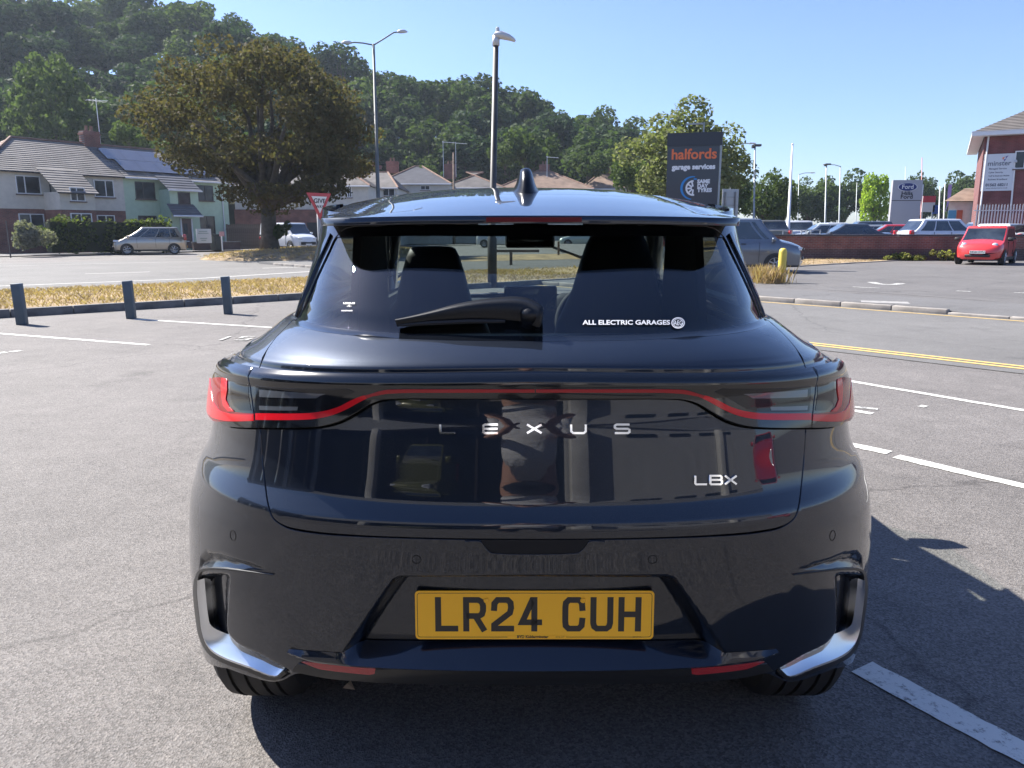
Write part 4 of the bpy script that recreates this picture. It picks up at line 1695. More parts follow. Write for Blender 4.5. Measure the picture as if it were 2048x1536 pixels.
SEAMY = 2.36
spo = [p for p in out_half if p[1] < SEAMY - 0.006] + [(float(fhw(SEAMY - 0.004)), SEAMY - 0.004), (0, SEAMY - 0.004)]
rof = [(0, SEAMY)] + [(float(fhw(SEAMY)), SEAMY)] + [p for p in out_half if p[1] > SEAMY + 0.01]
spoiler = roof_sheet('roof_spoiler', spo, PAINT, skirt=0.019, step=0.02)
roof_sheet('roof', rof, PAINT, skirt=0.02)
under = [p for p in catmull([(0, 1.868), (0.20, 1.872), (0.377, 1.892), (0.465, 1.920), (0.519, 1.976), (0.540, 2.10), (0.545, 2.20)], 4)] + [(0, 2.20)]
roof_sheet('spoiler_underside', under, GLOSS, dz=-0.019, flip=True)
head = [(0, 2.15), (0.5, 2.15), (0.53, 2.4), (0.55, 2.8), (0.55, 3.1), (0.5, 3.36), (0, 3.42)]
roof_sheet('headlining', head, CABIN, dz=-0.05, flip=True, step=0.08)
b_ = MB(HO)
pts = [at(x, 440, 1.858) for x in np.linspace(972, 1164, 12)]
for p, q in zip(pts, pts[1:]):
    b_.box(((p.x + q.x) / 2, 1.8645 + 0.012 * abs((p.x + q.x) / 2 / 0.3) ** 2, 1.4065), (abs(q.x - p.x), 0.008, 0.011))
b_.build('brake_light', mat('brake_lens', (.12, .006, .012), .35, spec=.2), HERO)
# roof aerial
b_ = MB(HO)
za = float(roofz(np.array(-0.005), np.array(2.42)))
NS = 13
vs_, fs_ = [], []
lev = [(0.0, 2.390, 2.650, .046), (.012, 2.396, 2.640, .037), (.028, 2.408, 2.605, .030), (.046, 2.424, 2.565, .0245), (.060, 2.440, 2.532, .020), (.069, 2.453, 2.510, .015), (.073, 2.467, 2.490, .006)]
for h, ya, yb, w in lev:
    for k in range(16):
        a = 2 * math.pi * k / 16
        y = (ya + yb) / 2 - math.cos(a) * (yb - ya) / 2
        x = math.sin(a) * w * (1.0 if math.cos(a) > 0 else .75 + .25 * abs(math.sin(a)))
        vs_.append((-0.004 + x, y, float(roofz(np.array(0.0), np.array(y))) - .004 + h if h < .02 else za + h + .004))
for i in range(len(lev) - 1):
    for k in range(16):
        fs_.append((i * 16 + k, i * 16 + (k + 1) % 16, (i + 1) * 16 + (k + 1) % 16, (i + 1) * 16 + k))
fs_.append(tuple((len(lev) - 1) * 16 + k for k in range(16)))
fs_ = [f[::-1] for f in fs_]
b_.add(vs_, fs_)
b_.build('roof_aerial', mat('aerial_black', (.006, .007, .009), .22, spec=.35), HERO, True)

# --- wiper
b_ = MB(HO)


def on_glass(px, py, h):
    (u, v), = inv([(px, py)], V_GLASS, V_TOP)
    return Vector(Sfull(np.array([u]), np.array([v]), h, False)[0])


top_e = catmull([(796, 650), (860, 636), (920, 624), (1000, 616), (1052, 618), (1084, 634), (1086, 650)], 5)
bot_e = catmull([(796, 657), (860, 650), (920, 646), (1000, 646), (1052, 652), (1078, 662), (1084, 655)], 5)
n_ = len(top_e)
vs_ = []
for i, ((x1, y1), (x2, y2)) in enumerate(zip(top_e, bot_e)):
    t = i / (n_ - 1)
    h = 0.022 + 0.022 * float(smooth01(t * 1.6))
    vs_ += [on_glass(x1, y1, h * 0.25), on_glass(x1 * .8 + x2 * .2, y1 * .8 + y2 * .2, h), on_glass(x1 * .35 + x2 * .65, y1 * .35 + y2 * .65, h), on_glass(x2, y2, h * 0.25)]
fs_ = [(i * 4 + k, (i + 1) * 4 + k, (i + 1) * 4 + k + 1, i * 4 + k + 1) for i in range(n_ - 1) for k in range(3)]
b_.add(vs_, fs_)
WIPM = mat('wiper_black', (.005, .006, .008), .34, spec=.4)
me = b_.mesh('rear_wiper', WIPM, True)
wip = link('rear_wiper', me, HERO)
b_ = MB(HO)
b_.tube([on_glass(x, y, 0.010) for x, y in ((800, 657), (860, 652.5), (940, 649), (1010, 649))], [0.003, 0.005, 0.005, 0.004], 6)
b_.build('wiper_blade', RUBBER, wip)
b_ = MB(HO)
c0 = on_glass(1060, 642, 0.0)
c1 = on_glass(1060, 642, 0.042)
b_.tube([c0, c0 + (c1 - c0) * 0.75, c1 - (c1 - c0) * 0.08, c1], [0.024, 0.022, 0.016, 0.006], 16)
b_.build('wiper_pivot', WIPM, wip, True)

# --- wheels
def wheel(root, name, c, Rr, w, sgn, tyre_m=RUBBER, rim_m=ALLOY, org=(0, 0, 0), spokes=5, grooves=True):
    b = MB(org)
    hw = w / 2
    pr = [(Rr * .66, -hw * .8), (Rr * .80, -hw), (Rr * .93, -hw * .96), (Rr * .985, -hw * .80)]
    for gx in ((-.5, -.12, .26, .6) if grooves else ()):
        pr += [(Rr, hw * (gx - .05)), (Rr - .009, hw * (gx - .045)), (Rr - .009, hw * (gx + .045)), (Rr, hw * (gx + .05))]
    pr += [(Rr * .985, hw * .80), (Rr * .93, hw * .96), (Rr * .80, hw), (Rr * .66, hw * .8)]
    b.lathe(pr, c, 44, 'x')
    t = b.build('tyre', tyre_m, root, autos=35)
    b = MB(org)
    o = sgn * hw
    rp = [(Rr * .67, o * .82), (Rr * .63, o * .86), (Rr * .60, o * .6), (Rr * .60, -o * .7)]
    b.lathe(rp, c, 32, 'x')
    for k in range(spokes):
        a = 2 * math.pi * k / spokes
        for da in (-.16, .16):
            p0 = Vector((c[0] + o * .70, c[1] + Rr * .12 * math.cos(a), c[2] + Rr * .12 * math.sin(a)))
            p1 = Vector((c[0] + o * .80, c[1] + Rr * .63 * math.cos(a + da), c[2] + Rr * .63 * math.sin(a + da)))
            b.tube([p0, p1], [Rr * .07, Rr * .05], 6)
    b.lathe([(0.001, o * .82), (Rr * .12, o * .8), (Rr * .15, o * .6)], c, 20, 'x')
    b.lathe([(0.001, o * .35), (Rr * .5, o * .35)], c, 24, 'x')
    b.build('rim', rim_m, t, autos=40)
    return t


for s in (-1, 1):
    wheel(HERO, 'w', (s * 0.758, AX_Y, WR), WR, 0.222, s, org=HO)
    wheel(HERO, 'w', (s * 0.790, 4.78, WR), WR, 0.222, s, org=HO)

for s in (-1, 1):
    for yy in (AX_Y, 4.78):
        b_ = MB(HO)
        for k in range(12):
            a0, a1 = math.pi * k / 12, math.pi * (k + 1) / 12
            p0, p1 = (yy - .40 * math.cos(a0), .335 + .40 * math.sin(a0)), (yy - .40 * math.cos(a1), .335 + .40 * math.sin(a1))
            b_.quad((s * .58, *p0), (s * .58, *p1), (s * .78, *p1), (s * .78, *p0))
        b_.build('arch_liner', UNDER, HERO)
# --- underbody, bonnet, nose, windscreen
b_ = MB(HO)
b_.box((0, 3.6, 0.30), (1.30, 3.3, 0.12))
b_.build('underbody', UNDER, HERO)
b_ = MB(HO)
NX, NY = 21, 22
vs_, fs_ = [], []
for j in range(NY):
    t = j / (NY - 1)
    y = 4.22 + 1.40 * t
    hw = 0.74 + 0.13 * math.sin(min(1, t * 1.25) * math.pi * .5) - 0.30 * max(0, t - 0.55) ** 1.6
    zc = 1.045 - 0.05 * t - 0.14 * t**2.2 - 0.42 * max(0, t - 0.86) ** 1.0 * 1.6
    for i in range(NX):
        a = -1 + 2 * i / (NX - 1)
        vs_.append((a * hw, y + 0.0 - 0.10 * a * a * t, zc - 0.10 * abs(a) ** 3 - 0.02 * a * a))
for j in range(NY - 1):
    for i in range(NX - 1):
        fs_.append((j * NX + i, j * NX + i + 1, (j + 1) * NX + i + 1, (j + 1) * NX + i))
b_.add(vs_, fs_)
b_.build('bonnet', PAINT, HERO, True)
b_ = MB(HO)
vs_, fs_ = [], []
for j, (z, y, hw) in enumerate([(0.18, 5.52, .70), (0.30, 5.62, .80), (0.55, 5.66, .86), (0.72, 5.64, .86), (0.86, 5.58, .84)]):
    for i in range(NX):
        a = -1 + 2 * i / (NX - 1)
        ang = a * math.pi / 2
        n = 3.2
        vs_.append((hw * math.copysign(abs(math.sin(ang)) ** (2 / n), a), y - 0.75 * (1 - abs(math.cos(ang)) ** (2 / n)), z))
for j in range(4):
    for i in range(NX - 1):
        fs_.append((j * NX + i, (j + 1) * NX + i, (j + 1) * NX + i + 1, j * NX + i + 1))
b_.add(vs_, fs_)
b_.build('front_bumper', PAINT, HERO, True)
b_ = MB(HO)
vs_, fs_ = [], []
for j in range(8):
    t = j / 7
    for i in range(15):
        a = -1 + 2 * i / 14
        hw = 0.70 - 0.16 * t
        vs_.append((a * hw, 4.24 - 0.84 * t - 0.10 * a * a * (1 - t * .4), 1.05 + 0.455 * t + 0.03 * math.sin(math.pi * t) - 0.02 * a * a * t))
for j in range(7):
    for i in range(14):
        fs_.append((j * 15 + i, (j + 1) * 15 + i, (j + 1) * 15 + i + 1, j * 15 + i + 1))
b_.add(vs_, fs_)
b_.build('windscreen', SCREEN, HERO, True)
for s in (-1, 1):
    b_ = MB(HO)
    b_.tube([(s * .72, 4.16, 1.03), (s * .63, 3.74, 1.29), (s * .56, 3.34, 1.49)], [.05, .045, .045], 8)
    b_.build('windscreen_pillar', PAINT, HERO, True)
    b_ = MB(HO)
    b_.add(*((lambda c: ([(c[0] + dx * s, c[1] + dy, c[2] + dz) for dx, dy, dz in ((-.09, 0, -.06), (.09, .01, -.05), (.10, .01, .05), (-.09, 0, .065), (-.07, .10, -.04), (.07, .09, -.03), (.08, .09, .03), (-.07, .10, .04))], [(0, 1, 2, 3), (7, 6, 5, 4), (0, 4, 5, 1), (1, 5, 6, 2), (2, 6, 7, 3), (3, 7, 4, 0)]))((s * 0.93, 3.75, 1.08))))
    me = b_.mesh('door_mirror', PAINT)
    bevel_mesh(me, 0.02, 3)
    link('door_mirror', me, HERO)
# --- cabin
def soft(name, secs, m, parent, nseg=20, pw=3.2):
    """stack of rounded sections (cx, y, z, half width, half depth)"""
    b = MB(HO)
    vs_, fs_ = [], []
    for cx_, y, z, hw, hd in secs:
        for k in range(nseg):
            t = 2 * math.pi * k / nseg
            c, s_ = math.cos(t), math.sin(t)
            vs_.append((cx_ + hw * math.copysign(abs(c) ** (2 / pw), c), y + hd * math.copysign(abs(s_) ** (2 / pw), s_), z))
    for i in range(len(secs) - 1):
        for k in range(nseg):
            fs_.append((i * nseg + k, i * nseg + (k + 1) % nseg, (i + 1) * nseg + (k + 1) % nseg, (i + 1) * nseg + k))
    fs_.append(tuple((len(secs) - 1) * nseg + k for k in range(nseg)))
    b.add(vs_, fs_)
    return b.build(name, m, parent, True)


for cxs, y, zt, sc_ in ((-0.36, 3.18, 1.320, 0.92), (0.345, 3.02, 1.372, 1.0)):
    seat = soft('front_seat', [(cxs, y - .02, .55, .24, .10), (cxs, y - .05, .9, .25, .09), (cxs, y - .08, 1.04, .22 * sc_, .075), (cxs, y - .09, zt - .21, .165 * sc_, .06), (cxs, y - .095, zt - .10, .135 * sc_, .055),
                                 (cxs, y - .095, zt - .04, .115 * sc_, .052), (cxs, y - .095, zt - .008, .098 * sc_, .04), (cxs, y - .095, zt, .08 * sc_, .025)], SEATM, HERO)
soft('rear_seat', [(0, 2.46, .5, .60, .10), (0, 2.42, .8, .60, .09), (0, 2.38, 1.00, .58, .08), (0, 2.37, 1.06, .55, .06)], SEATM, HERO)
soft('dashboard', [(0, 3.98, .7, .66, .20), (0, 3.98, .95, .66, .20), (0, 3.99, 1.015, .64, .17), (0, 4.0, 1.03, .60, .12)], CABIN, HERO)
dsh = soft('instrument_hood', [(.34, 3.86, .98, .19, .06), (.34, 3.86, 1.05, .18, .055), (.34, 3.87, 1.075, .14, .04)], CABIN, HERO)
b_ = MB(HO)
c = at(1061, 588, 3.80)
b_.box((c.x, 3.80, c.z - .02), (.26, .02, .12))
me = b_.mesh('display_screen', GLOSS)
bevel_mesh(me, 0.012, 3)
link('display_screen', me, HERO)
b_ = MB(HO)
th = np.linspace(0, 2 * math.pi, 33)
b_.tube([(.345 + .175 * math.cos(t), 3.62 + .05 * math.sin(t), .955 + .165 * math.sin(t)) for t in th], .016, 8, False)
b_.tube([(.2, 3.63, .95), (.49, 3.63, .95)], .02, 8)
b_.tube([(.345, 3.63, .95), (.345, 3.90, .92)], .03, 8)
b_.build('steering_wheel', CABIN, HERO, True)
b_ = MB(HO)
c = at(1060, 481, 3.55)
b_.box((c.x, 3.55, c.z), (.225, .03, .066))
me = b_.mesh('interior_mirror', GLOSS)
bevel_mesh(me, 0.015, 3)
mi = link('interior_mirror', me, HERO)
b_ = MB(HO)
b_.box((c.x, 3.50, c.z + .06), (.15, .14, .05))
b_.build('sensor_housing', CABIN, HERO)
# cabin floor and door linings keep stray light out
b_ = MB(HO)
b_.box((0, 3.1, .52), (1.36, 2.3, .04))
for s in (-1, 1):
    b_.box((s * .60, 3.15, .82), (.05, 2.1, .56))
    b_.prism([(2.12, .95), (2.78, .98), (2.72, 1.40), (2.30, 1.38)], s * .50 - .012, s * .50 + .012, 'x')
b_.build('door_lining', CABIN, HERO)
# ================================================================== trees
BARK = mat('bark', (0.085, 0.07, 0.055), 0.95, noise=(6, .3), bump=(14, .8, .04))
LF_WOOD = leaf_mat('wood_leaves', (0.026, 0.042, 0.018), (0.060, 0.088, 0.034), 0.30)
LF_WOOD2 = leaf_mat('wood_leaves_blue', (0.022, 0.038, 0.022), (0.045, 0.072, 0.036), 0.26)
LF_MID = leaf_mat('mid_leaves', (0.038, 0.058, 0.022), (0.085, 0.115, 0.04), 0.32)
LF_BIRCH = leaf_mat('birch_leaves', (0.05, 0.075, 0.032), (0.10, 0.13, 0.055), 0.36)
LF_LIME = leaf_mat('lime_leaves', (0.13, 0.20, 0.03), (0.28, 0.36, 0.06), 0.5)
LF_PALE = leaf_mat('variegated_leaves', (0.085, 0.105, 0.042), (0.22, 0.225, 0.11), 0.33)
LF_BROWN = leaf_mat('scorched_leaves', (0.034, 0.050, 0.027), (0.090, 0.070, 0.037), 0.36)
LF_HEDGE = leaf_mat('hedge_leaves', (0.03, 0.05, 0.018), (0.12, 0.14, 0.035), 0.35)
LF_GREY = leaf_mat('grey_shrub_leaves', (0.10, 0.11, 0.085), (0.24, 0.23, 0.20), 0.3)
LF_WEED = leaf_mat('weed_leaves', (0.10, 0.13, 0.03), (0.30, 0.28, 0.10), 0.4)


def leaf_quads(pts, dirs, size, r, droop=0.0):
    """one four-sided bent leaf at each point"""
    n = len(pts)
    rn = np.random.default_rng(r)
    a = rn.normal(size=(n, 3))
    a -= (a * dirs).sum(1, keepdims=True) * dirs * 0.55
    a[:, 2] -= droop
    a /= np.maximum(np.linalg.norm(a, axis=1, keepdims=True), 1e-9)
    b = np.cross(a, rn.normal(size=(n, 3)))
    b /= np.maximum(np.linalg.norm(b, axis=1, keepdims=True), 1e-9)
    nn = np.cross(a, b)
    s = size * rn.uniform(0.6, 1.35, (n, 1))
    v = np.stack([pts - a * s * .5, pts + b * s * .36 + nn * s * .12, pts + a * s * .55, pts - b * s * .36 + nn * s * .12], 1).reshape(-1, 3)
    return v


def crown_points(n, blobs, r):
    """points in the outer shells of many overlapping clumps"""
    rn = np.random.default_rng(r)
    c = np.array([b[:3] for b in blobs])
    s = np.array([b[3:6] for b in blobs])
    vol = (s[:, 0] * s[:, 1] * s[:, 2]) ** (2 / 3)
    k = rn.choice(len(blobs), n, p=vol / vol.sum())
    d = rn.normal(size=(n, 3))
    d /= np.linalg.norm(d, axis=1, keepdims=True)
    rad = rn.uniform(0.55, 1.06, (n, 1)) ** 0.7
    return c[k] + d * s[k] * rad, d


def mesh_quads(name, v, m):
    n = len(v) // 4
    me = bpy.data.meshes.new(name)
    me.vertices.add(len(v))
    me.vertices.foreach_set('co', np.asarray(v, np.float32).ravel())
    me.loops.add(n * 4)
    me.loops.foreach_set('vertex_index', np.arange(n * 4, dtype=np.int32))
    me.polygons.add(n)
    me.polygons.foreach_set('loop_start', np.arange(0, n * 4, 4, dtype=np.int32))
    me.materials.append(m)
    me.update(calc_edges=True)
    return me


def clumps(rx, ry, rz, zc, n, r, cl=(0.30, 0.5), flat=0.85, power=0.5):
    rr = random.Random(r)
    out = []
    for i in range(n):
        while True:
            d = Vector((rr.gauss(0, 1), rr.gauss(0, 1), rr.gauss(0, 1)))
            if d.length > 1e-3:
                break
        d.normalize()
        q = rr.uniform(.45, .85)
        if d.z < -0.5:
            d.z *= .6
        s = rr.uniform(*cl)
        out.append((d.x * rx * q, d.y * ry * q, zc + d.z * rz * q, rx * s, ry * s, rz * s * flat))
    return out


def limbs(b, base_r, h0, tips, r):
    rr = random.Random(r)
    b.tube([(0, 0, -.2), (rr.uniform(-.05, .05), 0, h0 * .3), (rr.uniform(-.1, .1), rr.uniform(-.1, .1), h0)], [base_r * 1.35, base_r * 1.0, base_r * .85], 10)
    for t in tips:
        t = Vector(t)
        m1 = Vector((t.x * .25, t.y * .25, h0 + (t.z - h0) * .35)) + Vector((rr.uniform(-.2, .2), rr.uniform(-.2, .2), 0))
        m2 = Vector((t.x * .62, t.y * .62, h0 + (t.z - h0) * .72)) + Vector((rr.uniform(-.3, .3), rr.uniform(-.3, .3), 0))
        b.tube([(0, 0, h0 * .92), m1, m2, t], [base_r * .62, base_r * .42, base_r * .25, base_r * .08], 7)


_tree_cache = {}


def tree_meshes(kind, seed, rx, ry, rz, h0, nclump, nleaf, leaf, m, trunk_r, cl=(.3, .5), droop=0.0):
    bl = clumps(rx, ry, rz, h0 + rz * .93, nclump, seed, cl)
    p, d = crown_points(nleaf, bl, seed)
    crown = mesh_quads('crown', leaf_quads(p, d, leaf, seed + 1, droop), m)
    b = MB()
    tips = [(q[0] * .8, q[1] * .8, q[2]) for q in bl[::max(1, len(bl) // 9)]]
    limbs(b, trunk_r, h0, tips, seed)
    trunk = b.mesh('trunk', BARK, True)
    return crown, trunk


def plant_tree(name, meshes, loc, label, scale=1.0, rz=0.0, group=None, cat='tree'):
    o = empty(name, loc, rz, label, cat, group)
    o.scale = (scale,) * 3 if not hasattr(scale, '__len__') else scale
    link('trunk', meshes[1], o)
    link('crown', meshes[0], o)
    return o


# --- wooded hill: the ground, then every tree on it
SIL = ([-900, -300, 0, 120, 260, 340, 500, 600, 700, 850, 980, 1080, 1160, 1220, 1262, 1330, 1420, 1600, 1800, 2100],
       [-140, -80, -35, -28, -5, -20, 25, 92, 100, 140, 170, 200, 222, 245, 272, 262, 300, 352, 372, 380])


def hill_top(px):
    """height of the tree tops against the sky at Y=150"""
    py = float(np.interp(px, *SIL))
    return 1.38 + 150 * math.tan(math.atan((768 - py) / FPX) - PITCH)


def hill_z(x, y):
    px = 1024 + x / max(y, 1) * FPX
    top = hill_top(px) - 12.0
    y0 = 84 + 26 * float(smooth01((px - 560) / 200))
    f = smooth01((y - y0) / (162.0 - y0))
    return max(0.0, float(max(top, 0.5) * f * (1.0 + 0.10 * smooth01((y - 160) / 60))))


b_ = MB()
nx, ny = 40, 18
vs_ = []
for j in range(ny):
    y = 80 + 150 * j / (ny - 1)
    for i in range(nx):
        x = -190 + 250 * i / (nx - 1)
        vs_.append((x, y, hill_z(x, y) + 0.01))
fs_ = [(j * nx + i, j * nx + i + 1, (j + 1) * nx + i + 1, (j + 1) * nx + i) for j in range(ny - 1) for i in range(nx - 1)]
b_.add(vs_, fs_)
tag(b_.build('hill', mat('woodland_floor', (0.04, 0.045, 0.02), .95, noise=(.2, .4)), smooth=True), kind='structure')
wood_kinds = []
for k in range(6):
    r = random.Random(60 + k)
    wood_kinds.append(tree_meshes('wood', 100 + k, r.uniform(4.2, 5.4), r.uniform(4.2, 5.4), r.uniform(4.6, 5.8), r.uniform(3.0, 4.5), 24, 3900, .60, (LF_WOOD, LF_WOOD2, LF_WOOD, LF_MID, LF_WOOD2, LF_WOOD)[k], .28, (.22, .40)))
rr = random.Random(77)
WL = 'dark green broadleaf tree in the dense wood covering the hillside'
cnt = 0
for row, (y, dx) in enumerate([(90, 6.2), (99, 6.4), (110, 6.6), (121, 6.8), (132, 7.0), (143, 7.2), (155, 7.4), (166, 7.8)]):
    xmin, xmax = -0.86 * y, (0.185 if y > 120 else 0.15) * y
    x = xmin + rr.uniform(0, 3)
    while x < xmax:
        yy = y + rr.uniform(-4.5, 4.5)
        k = rr.randrange(6)
        sc_ = rr.uniform(.82, 1.18)
        px = 1024 + x / yy * FPX
        if px > 640 and yy < 116:
            x += dx * rr.uniform(.78, 1.2)
            continue
        z = hill_z(x, yy)
        topz = z + 13.2 * sc_
        lim = CAMH + yy * math.tan(math.atan((768 - np.interp(px, *SIL)) / FPX) - PITCH)
        if topz > lim + 1.0:
            sc_ = max(.5, (lim + rr.uniform(-.6, .8) - z) / 13.2)
        plant_tree('wood_tree', wood_kinds[k], (x, yy, z - .3), WL, (sc_ * rr.uniform(1.1, 1.35), sc_ * 1.2, sc_), rr.uniform(0, 6.28), 'trees of the hillside wood')
        cnt += 1
        x += dx * rr.uniform(.78, 1.2)

# --- pale birch in front of the wood, top left
bl = []
r = random.Random(5)
for i in range(46):
    t = (i + .5) / 46
    a = i * 2.4
    rad = 3.9 * math.sin(math.pi * (0.08 + .80 * t)) ** .8 * r.uniform(.55, 1)
    bl.append((rad * math.cos(a), rad * math.sin(a), 16.5 - 12.6 * t, .95, .95, 1.5))
p, d = crown_points(9500, bl, 8)
cm = mesh_quads('crown', leaf_quads(p, d, .42, 9, 1.3), LF_BIRCH)
b_ = MB()
limbs(b_, .2, 5, [(bq[0] * .7, bq[1] * .7, bq[2]) for bq in bl[::5]], 3)
c = at(112, 330, 80)
plant_tree('birch_tree', (cm, b_.mesh('trunk', BARK, True)), (c.x, 80, 0.4), 'pale drooping birch standing before the dark wood behind the cream house', 1.02)
# bushes behind the houses
bushk = [tree_meshes('bush', 200 + k, 2.2, 2.2, 1.9, .5, 14, 1900, .34, (LF_MID, LF_LIME, LF_MID)[k], .08, (.3, .5)) for k in range(3)]
for px, py, Y, w, k, lab in ((262, 270, 72, 75, 0, 'leafy bush showing above the solar panels of the green house'), (1060, 300, 100, 120, 0, 'leafy garden tree above the roof behind the car aerial'), (1175, 330, 104, 75, 0, 'rounded garden tree between two red roofs beyond the car'),
                             (1010, 312, 98, 60, 2, 'narrow garden tree right beside the dark lamp column'), (1215, 325, 108, 60, 2, 'small garden tree behind the farthest chimney'), (1262, 352, 72, 90, 0, 'light green shrub left of the tall sign tree'), (850, 352, 90, 60, 0, 'bush just above the ridge between two chimneys')):
    c = at(px, py, Y)
    s = w / FPX * Y / 4.4
    plant_tree('garden_tree', bushk[k], (c.x, Y, max(0, c.z - 2.4 * s)), lab, s, px * .7)
# --- big brown tree on the island
TB = at(540, 496, 42)
bl = []
r = random.Random(21)
env = [(262, 215), (300, 175), (345, 130), (400, 95), (470, 72), (540, 75), (600, 92), (650, 120), (700, 165), (735, 205), (748, 235), (720, 265), (745, 340), (700, 350), (640, 350), (690, 400), (560, 445), (470, 400), (430, 380), (400, 350), (330, 315), (290, 265)]
envc = (515, 258)
env = [(515 + (x - 505) * .94, 258 + (y - 250) * .95) for x, y in env]
for i in range(210):
    e = env[r.randrange(len(env))]
    e2 = env[(env.index(e) + 1) % len(env)]
    t = r.random()
    ex, ey = e[0] + (e2[0] - e[0]) * t, e[1] + (e2[1] - e[1]) * t
    q = r.uniform(.20, .92) ** .75
    c = at(envc[0] + (ex - envc[0]) * q, envc[1] + (ey - envc[1]) * q, 42)
    rr_ = math.sqrt(max(0, 1 - q * q))
    dy = r.uniform(-1, 1) * 5.4 * rr_
    s = r.uniform(.50, .95)
    bl.append((c.x - TB.x, dy, c.z - TB.z, s * 1.35, s * 1.25, s * .70))
p, d = crown_points(40000, bl, 31)
cm = mesh_quads('crown', leaf_quads(p, d, .185, 32, .3), LF_BROWN)
b_ = MB()
limbs(b_, .42, 2.2, [(q[0] * .92, q[1] * .9, q[2]) for q in bl[::7]], 12)
bt = plant_tree('spreading_tree', (cm, b_.mesh('trunk', BARK, True)), tuple(TB), 'wide spreading tree with scorched brown leaves on the dry grass island')
b_ = MB()
bl2 = clumps(.55, .5, .7, .8, 7, 3)
p, d = crown_points(420, bl2, 4)
tag(link('trunk_shoots', mesh_quads('trunk_shoots', leaf_quads(p, d, .2, 5), LF_WOOD), bt, (.75, -.2, .2)))

# --- trees on the right
kR = tree_meshes('pale', 301, 4.6, 4.2, 5.2, 2.2, 44, 15000, .30, LF_PALE, .3, (.20, .34))
c = at(1362, 430, 52)
plant_tree('pale_tree', kR, (c.x, 52, 0), 'tall pale variegated tree behind the dark garage sign', (.94, .94, .79))
dk = [tree_meshes('d', 320 + k, 4.5, 4.5, 4.8, 2.5, 26, 4200, .5, (LF_WOOD, LF_MID)[k % 2], .3, (.24, .42)) for k in range(3)]
lm = tree_meshes('l', 340, 3.0, 3.0, 4.2, 1.6, 20, 4200, .42, LF_LIME, .2, (.26, .44), .5)
for px, top, Y, w, k, lab in ((1450, 305, 66, 120, 0, 'dark tree right of the tall garage sign'), (1530, 322, 74, 110, 1, 'dark green tree behind the floodlight column'), (1555, 352, 84, 90, 0, 'low tree at the foot of the white flagpole'),
                              (1625, 342, 120, 110, 1, 'hazy tree left of the two thin lamp columns'), (1692, 327, 125, 110, 0, 'dark rounded tree behind the thin lamp columns'), (1655, 372, 118, 90, 2, 'bushy green tree low beside the thin lamp columns'),
                              (1832, 330, 130, 62, 1, 'light crowned tree behind the blue oval sign'), (1895, 332, 140, 95, 0, 'dark rounded tree above the purple flag'), (1850, 352, 138, 70, 0, 'dark tree between the oval sign and the purple flag'), (1940, 345, 128, 80, 2, 'green tree just left of the maroon brick building'), (1935, 362, 110, 70, 0, 'dark tree low against the brick building corner')):
    c = at(px, top, Y)
    s = (c.z) / 12.0
    sx = w / FPX * Y / 9.4
    plant_tree('distant_tree', dk[k], (c.x, Y, 0), lab, (sx, sx, s), px * .31)
c = at(1757, 346, 88)
plant_tree('lime_green_tree', lm, (c.x, 88, 0), 'bright yellow green tree left of the blue oval sign', (.62, .62, c.z / 10.0), 1)

# ================================================================== houses
CREAM = mat('cream_render', (0.60, 0.555, 0.48), .9, noise=(3, .08), bump=(40, .3, .01))
CREAM2 = mat('pale_render', (0.55, 0.52, 0.46), .9, noise=(3, .08))
GREENR = mat('green_render', (0.44, 0.55, 0.41), .9, noise=(3, .06), bump=(40, .3, .01))
TILE = mat('grey_roof_tile', (0.17, 0.155, 0.145), .75, noise=(1.2, .25, 8))
TILER = mat('brown_or_sunlit_roof_tile', (0.26, 0.185, 0.14), .8, noise=(1.2, .25, 8))  # brown roofs, and left slopes coloured as if sunlit
TILED = mat('slate_roof_tile', (0.10, 0.10, 0.11), .6, noise=(1.5, .2, 8))
RIDGE = mat('ridge_tile', (0.20, 0.12, 0.085), .85, noise=(3, .2))
UPVC = mat('white_frame', (0.72, 0.72, 0.72), .4)
DARKF = mat('dark_frame', (0.05, 0.045, 0.045), .4)
PANE = mat('window_glass', (0.035, 0.042, 0.052), .12, spec=.35, noise=(1.1, .7, 2))
CURT = mat('curtain', (0.35, 0.34, 0.33), .9)
SILL = mat('window_sill', (0.13, 0.09, 0.08), .8)
GUTTER = mat('gutter', (0.04, 0.04, 0.045), .5)
SOLAR = mat('solar_panel', (0.055, 0.05, 0.055), .18, .0, coat=1.0, coat_rough=.1)
DOORM = mat('door_panel', (0.07, 0.03, 0.03), .4)


class Frame:
    """a vertical front plane through A and B, x along it, y into the building"""

    def __init__(self, A, B):
        self.A = Vector((A[0], A[1], 0))
        self.ex = Vector((B[0] - A[0], B[1] - A[1], 0)).normalized()
        self.ey = Vector((-self.ex.y, self.ex.x, 0))
        if self.ey.y < 0 and abs(self.ey.y) > .2:
            self.ey = -self.ey
        self.rz = math.atan2(self.ex.y, self.ex.x)

    def loc(self, px, py, depth=0.0):
        """pixel -> (x, z) on the plane pushed back by depth"""
        d = Vector(ray(px, py))
        o = Vector((CAMX, 0, CAMH))
        n = self.ey
        t = ((self.A + n * depth) - o).dot(n) / d.dot(n)
        p = o + d * t
        return (p - self.A).dot(self.ex), p.z


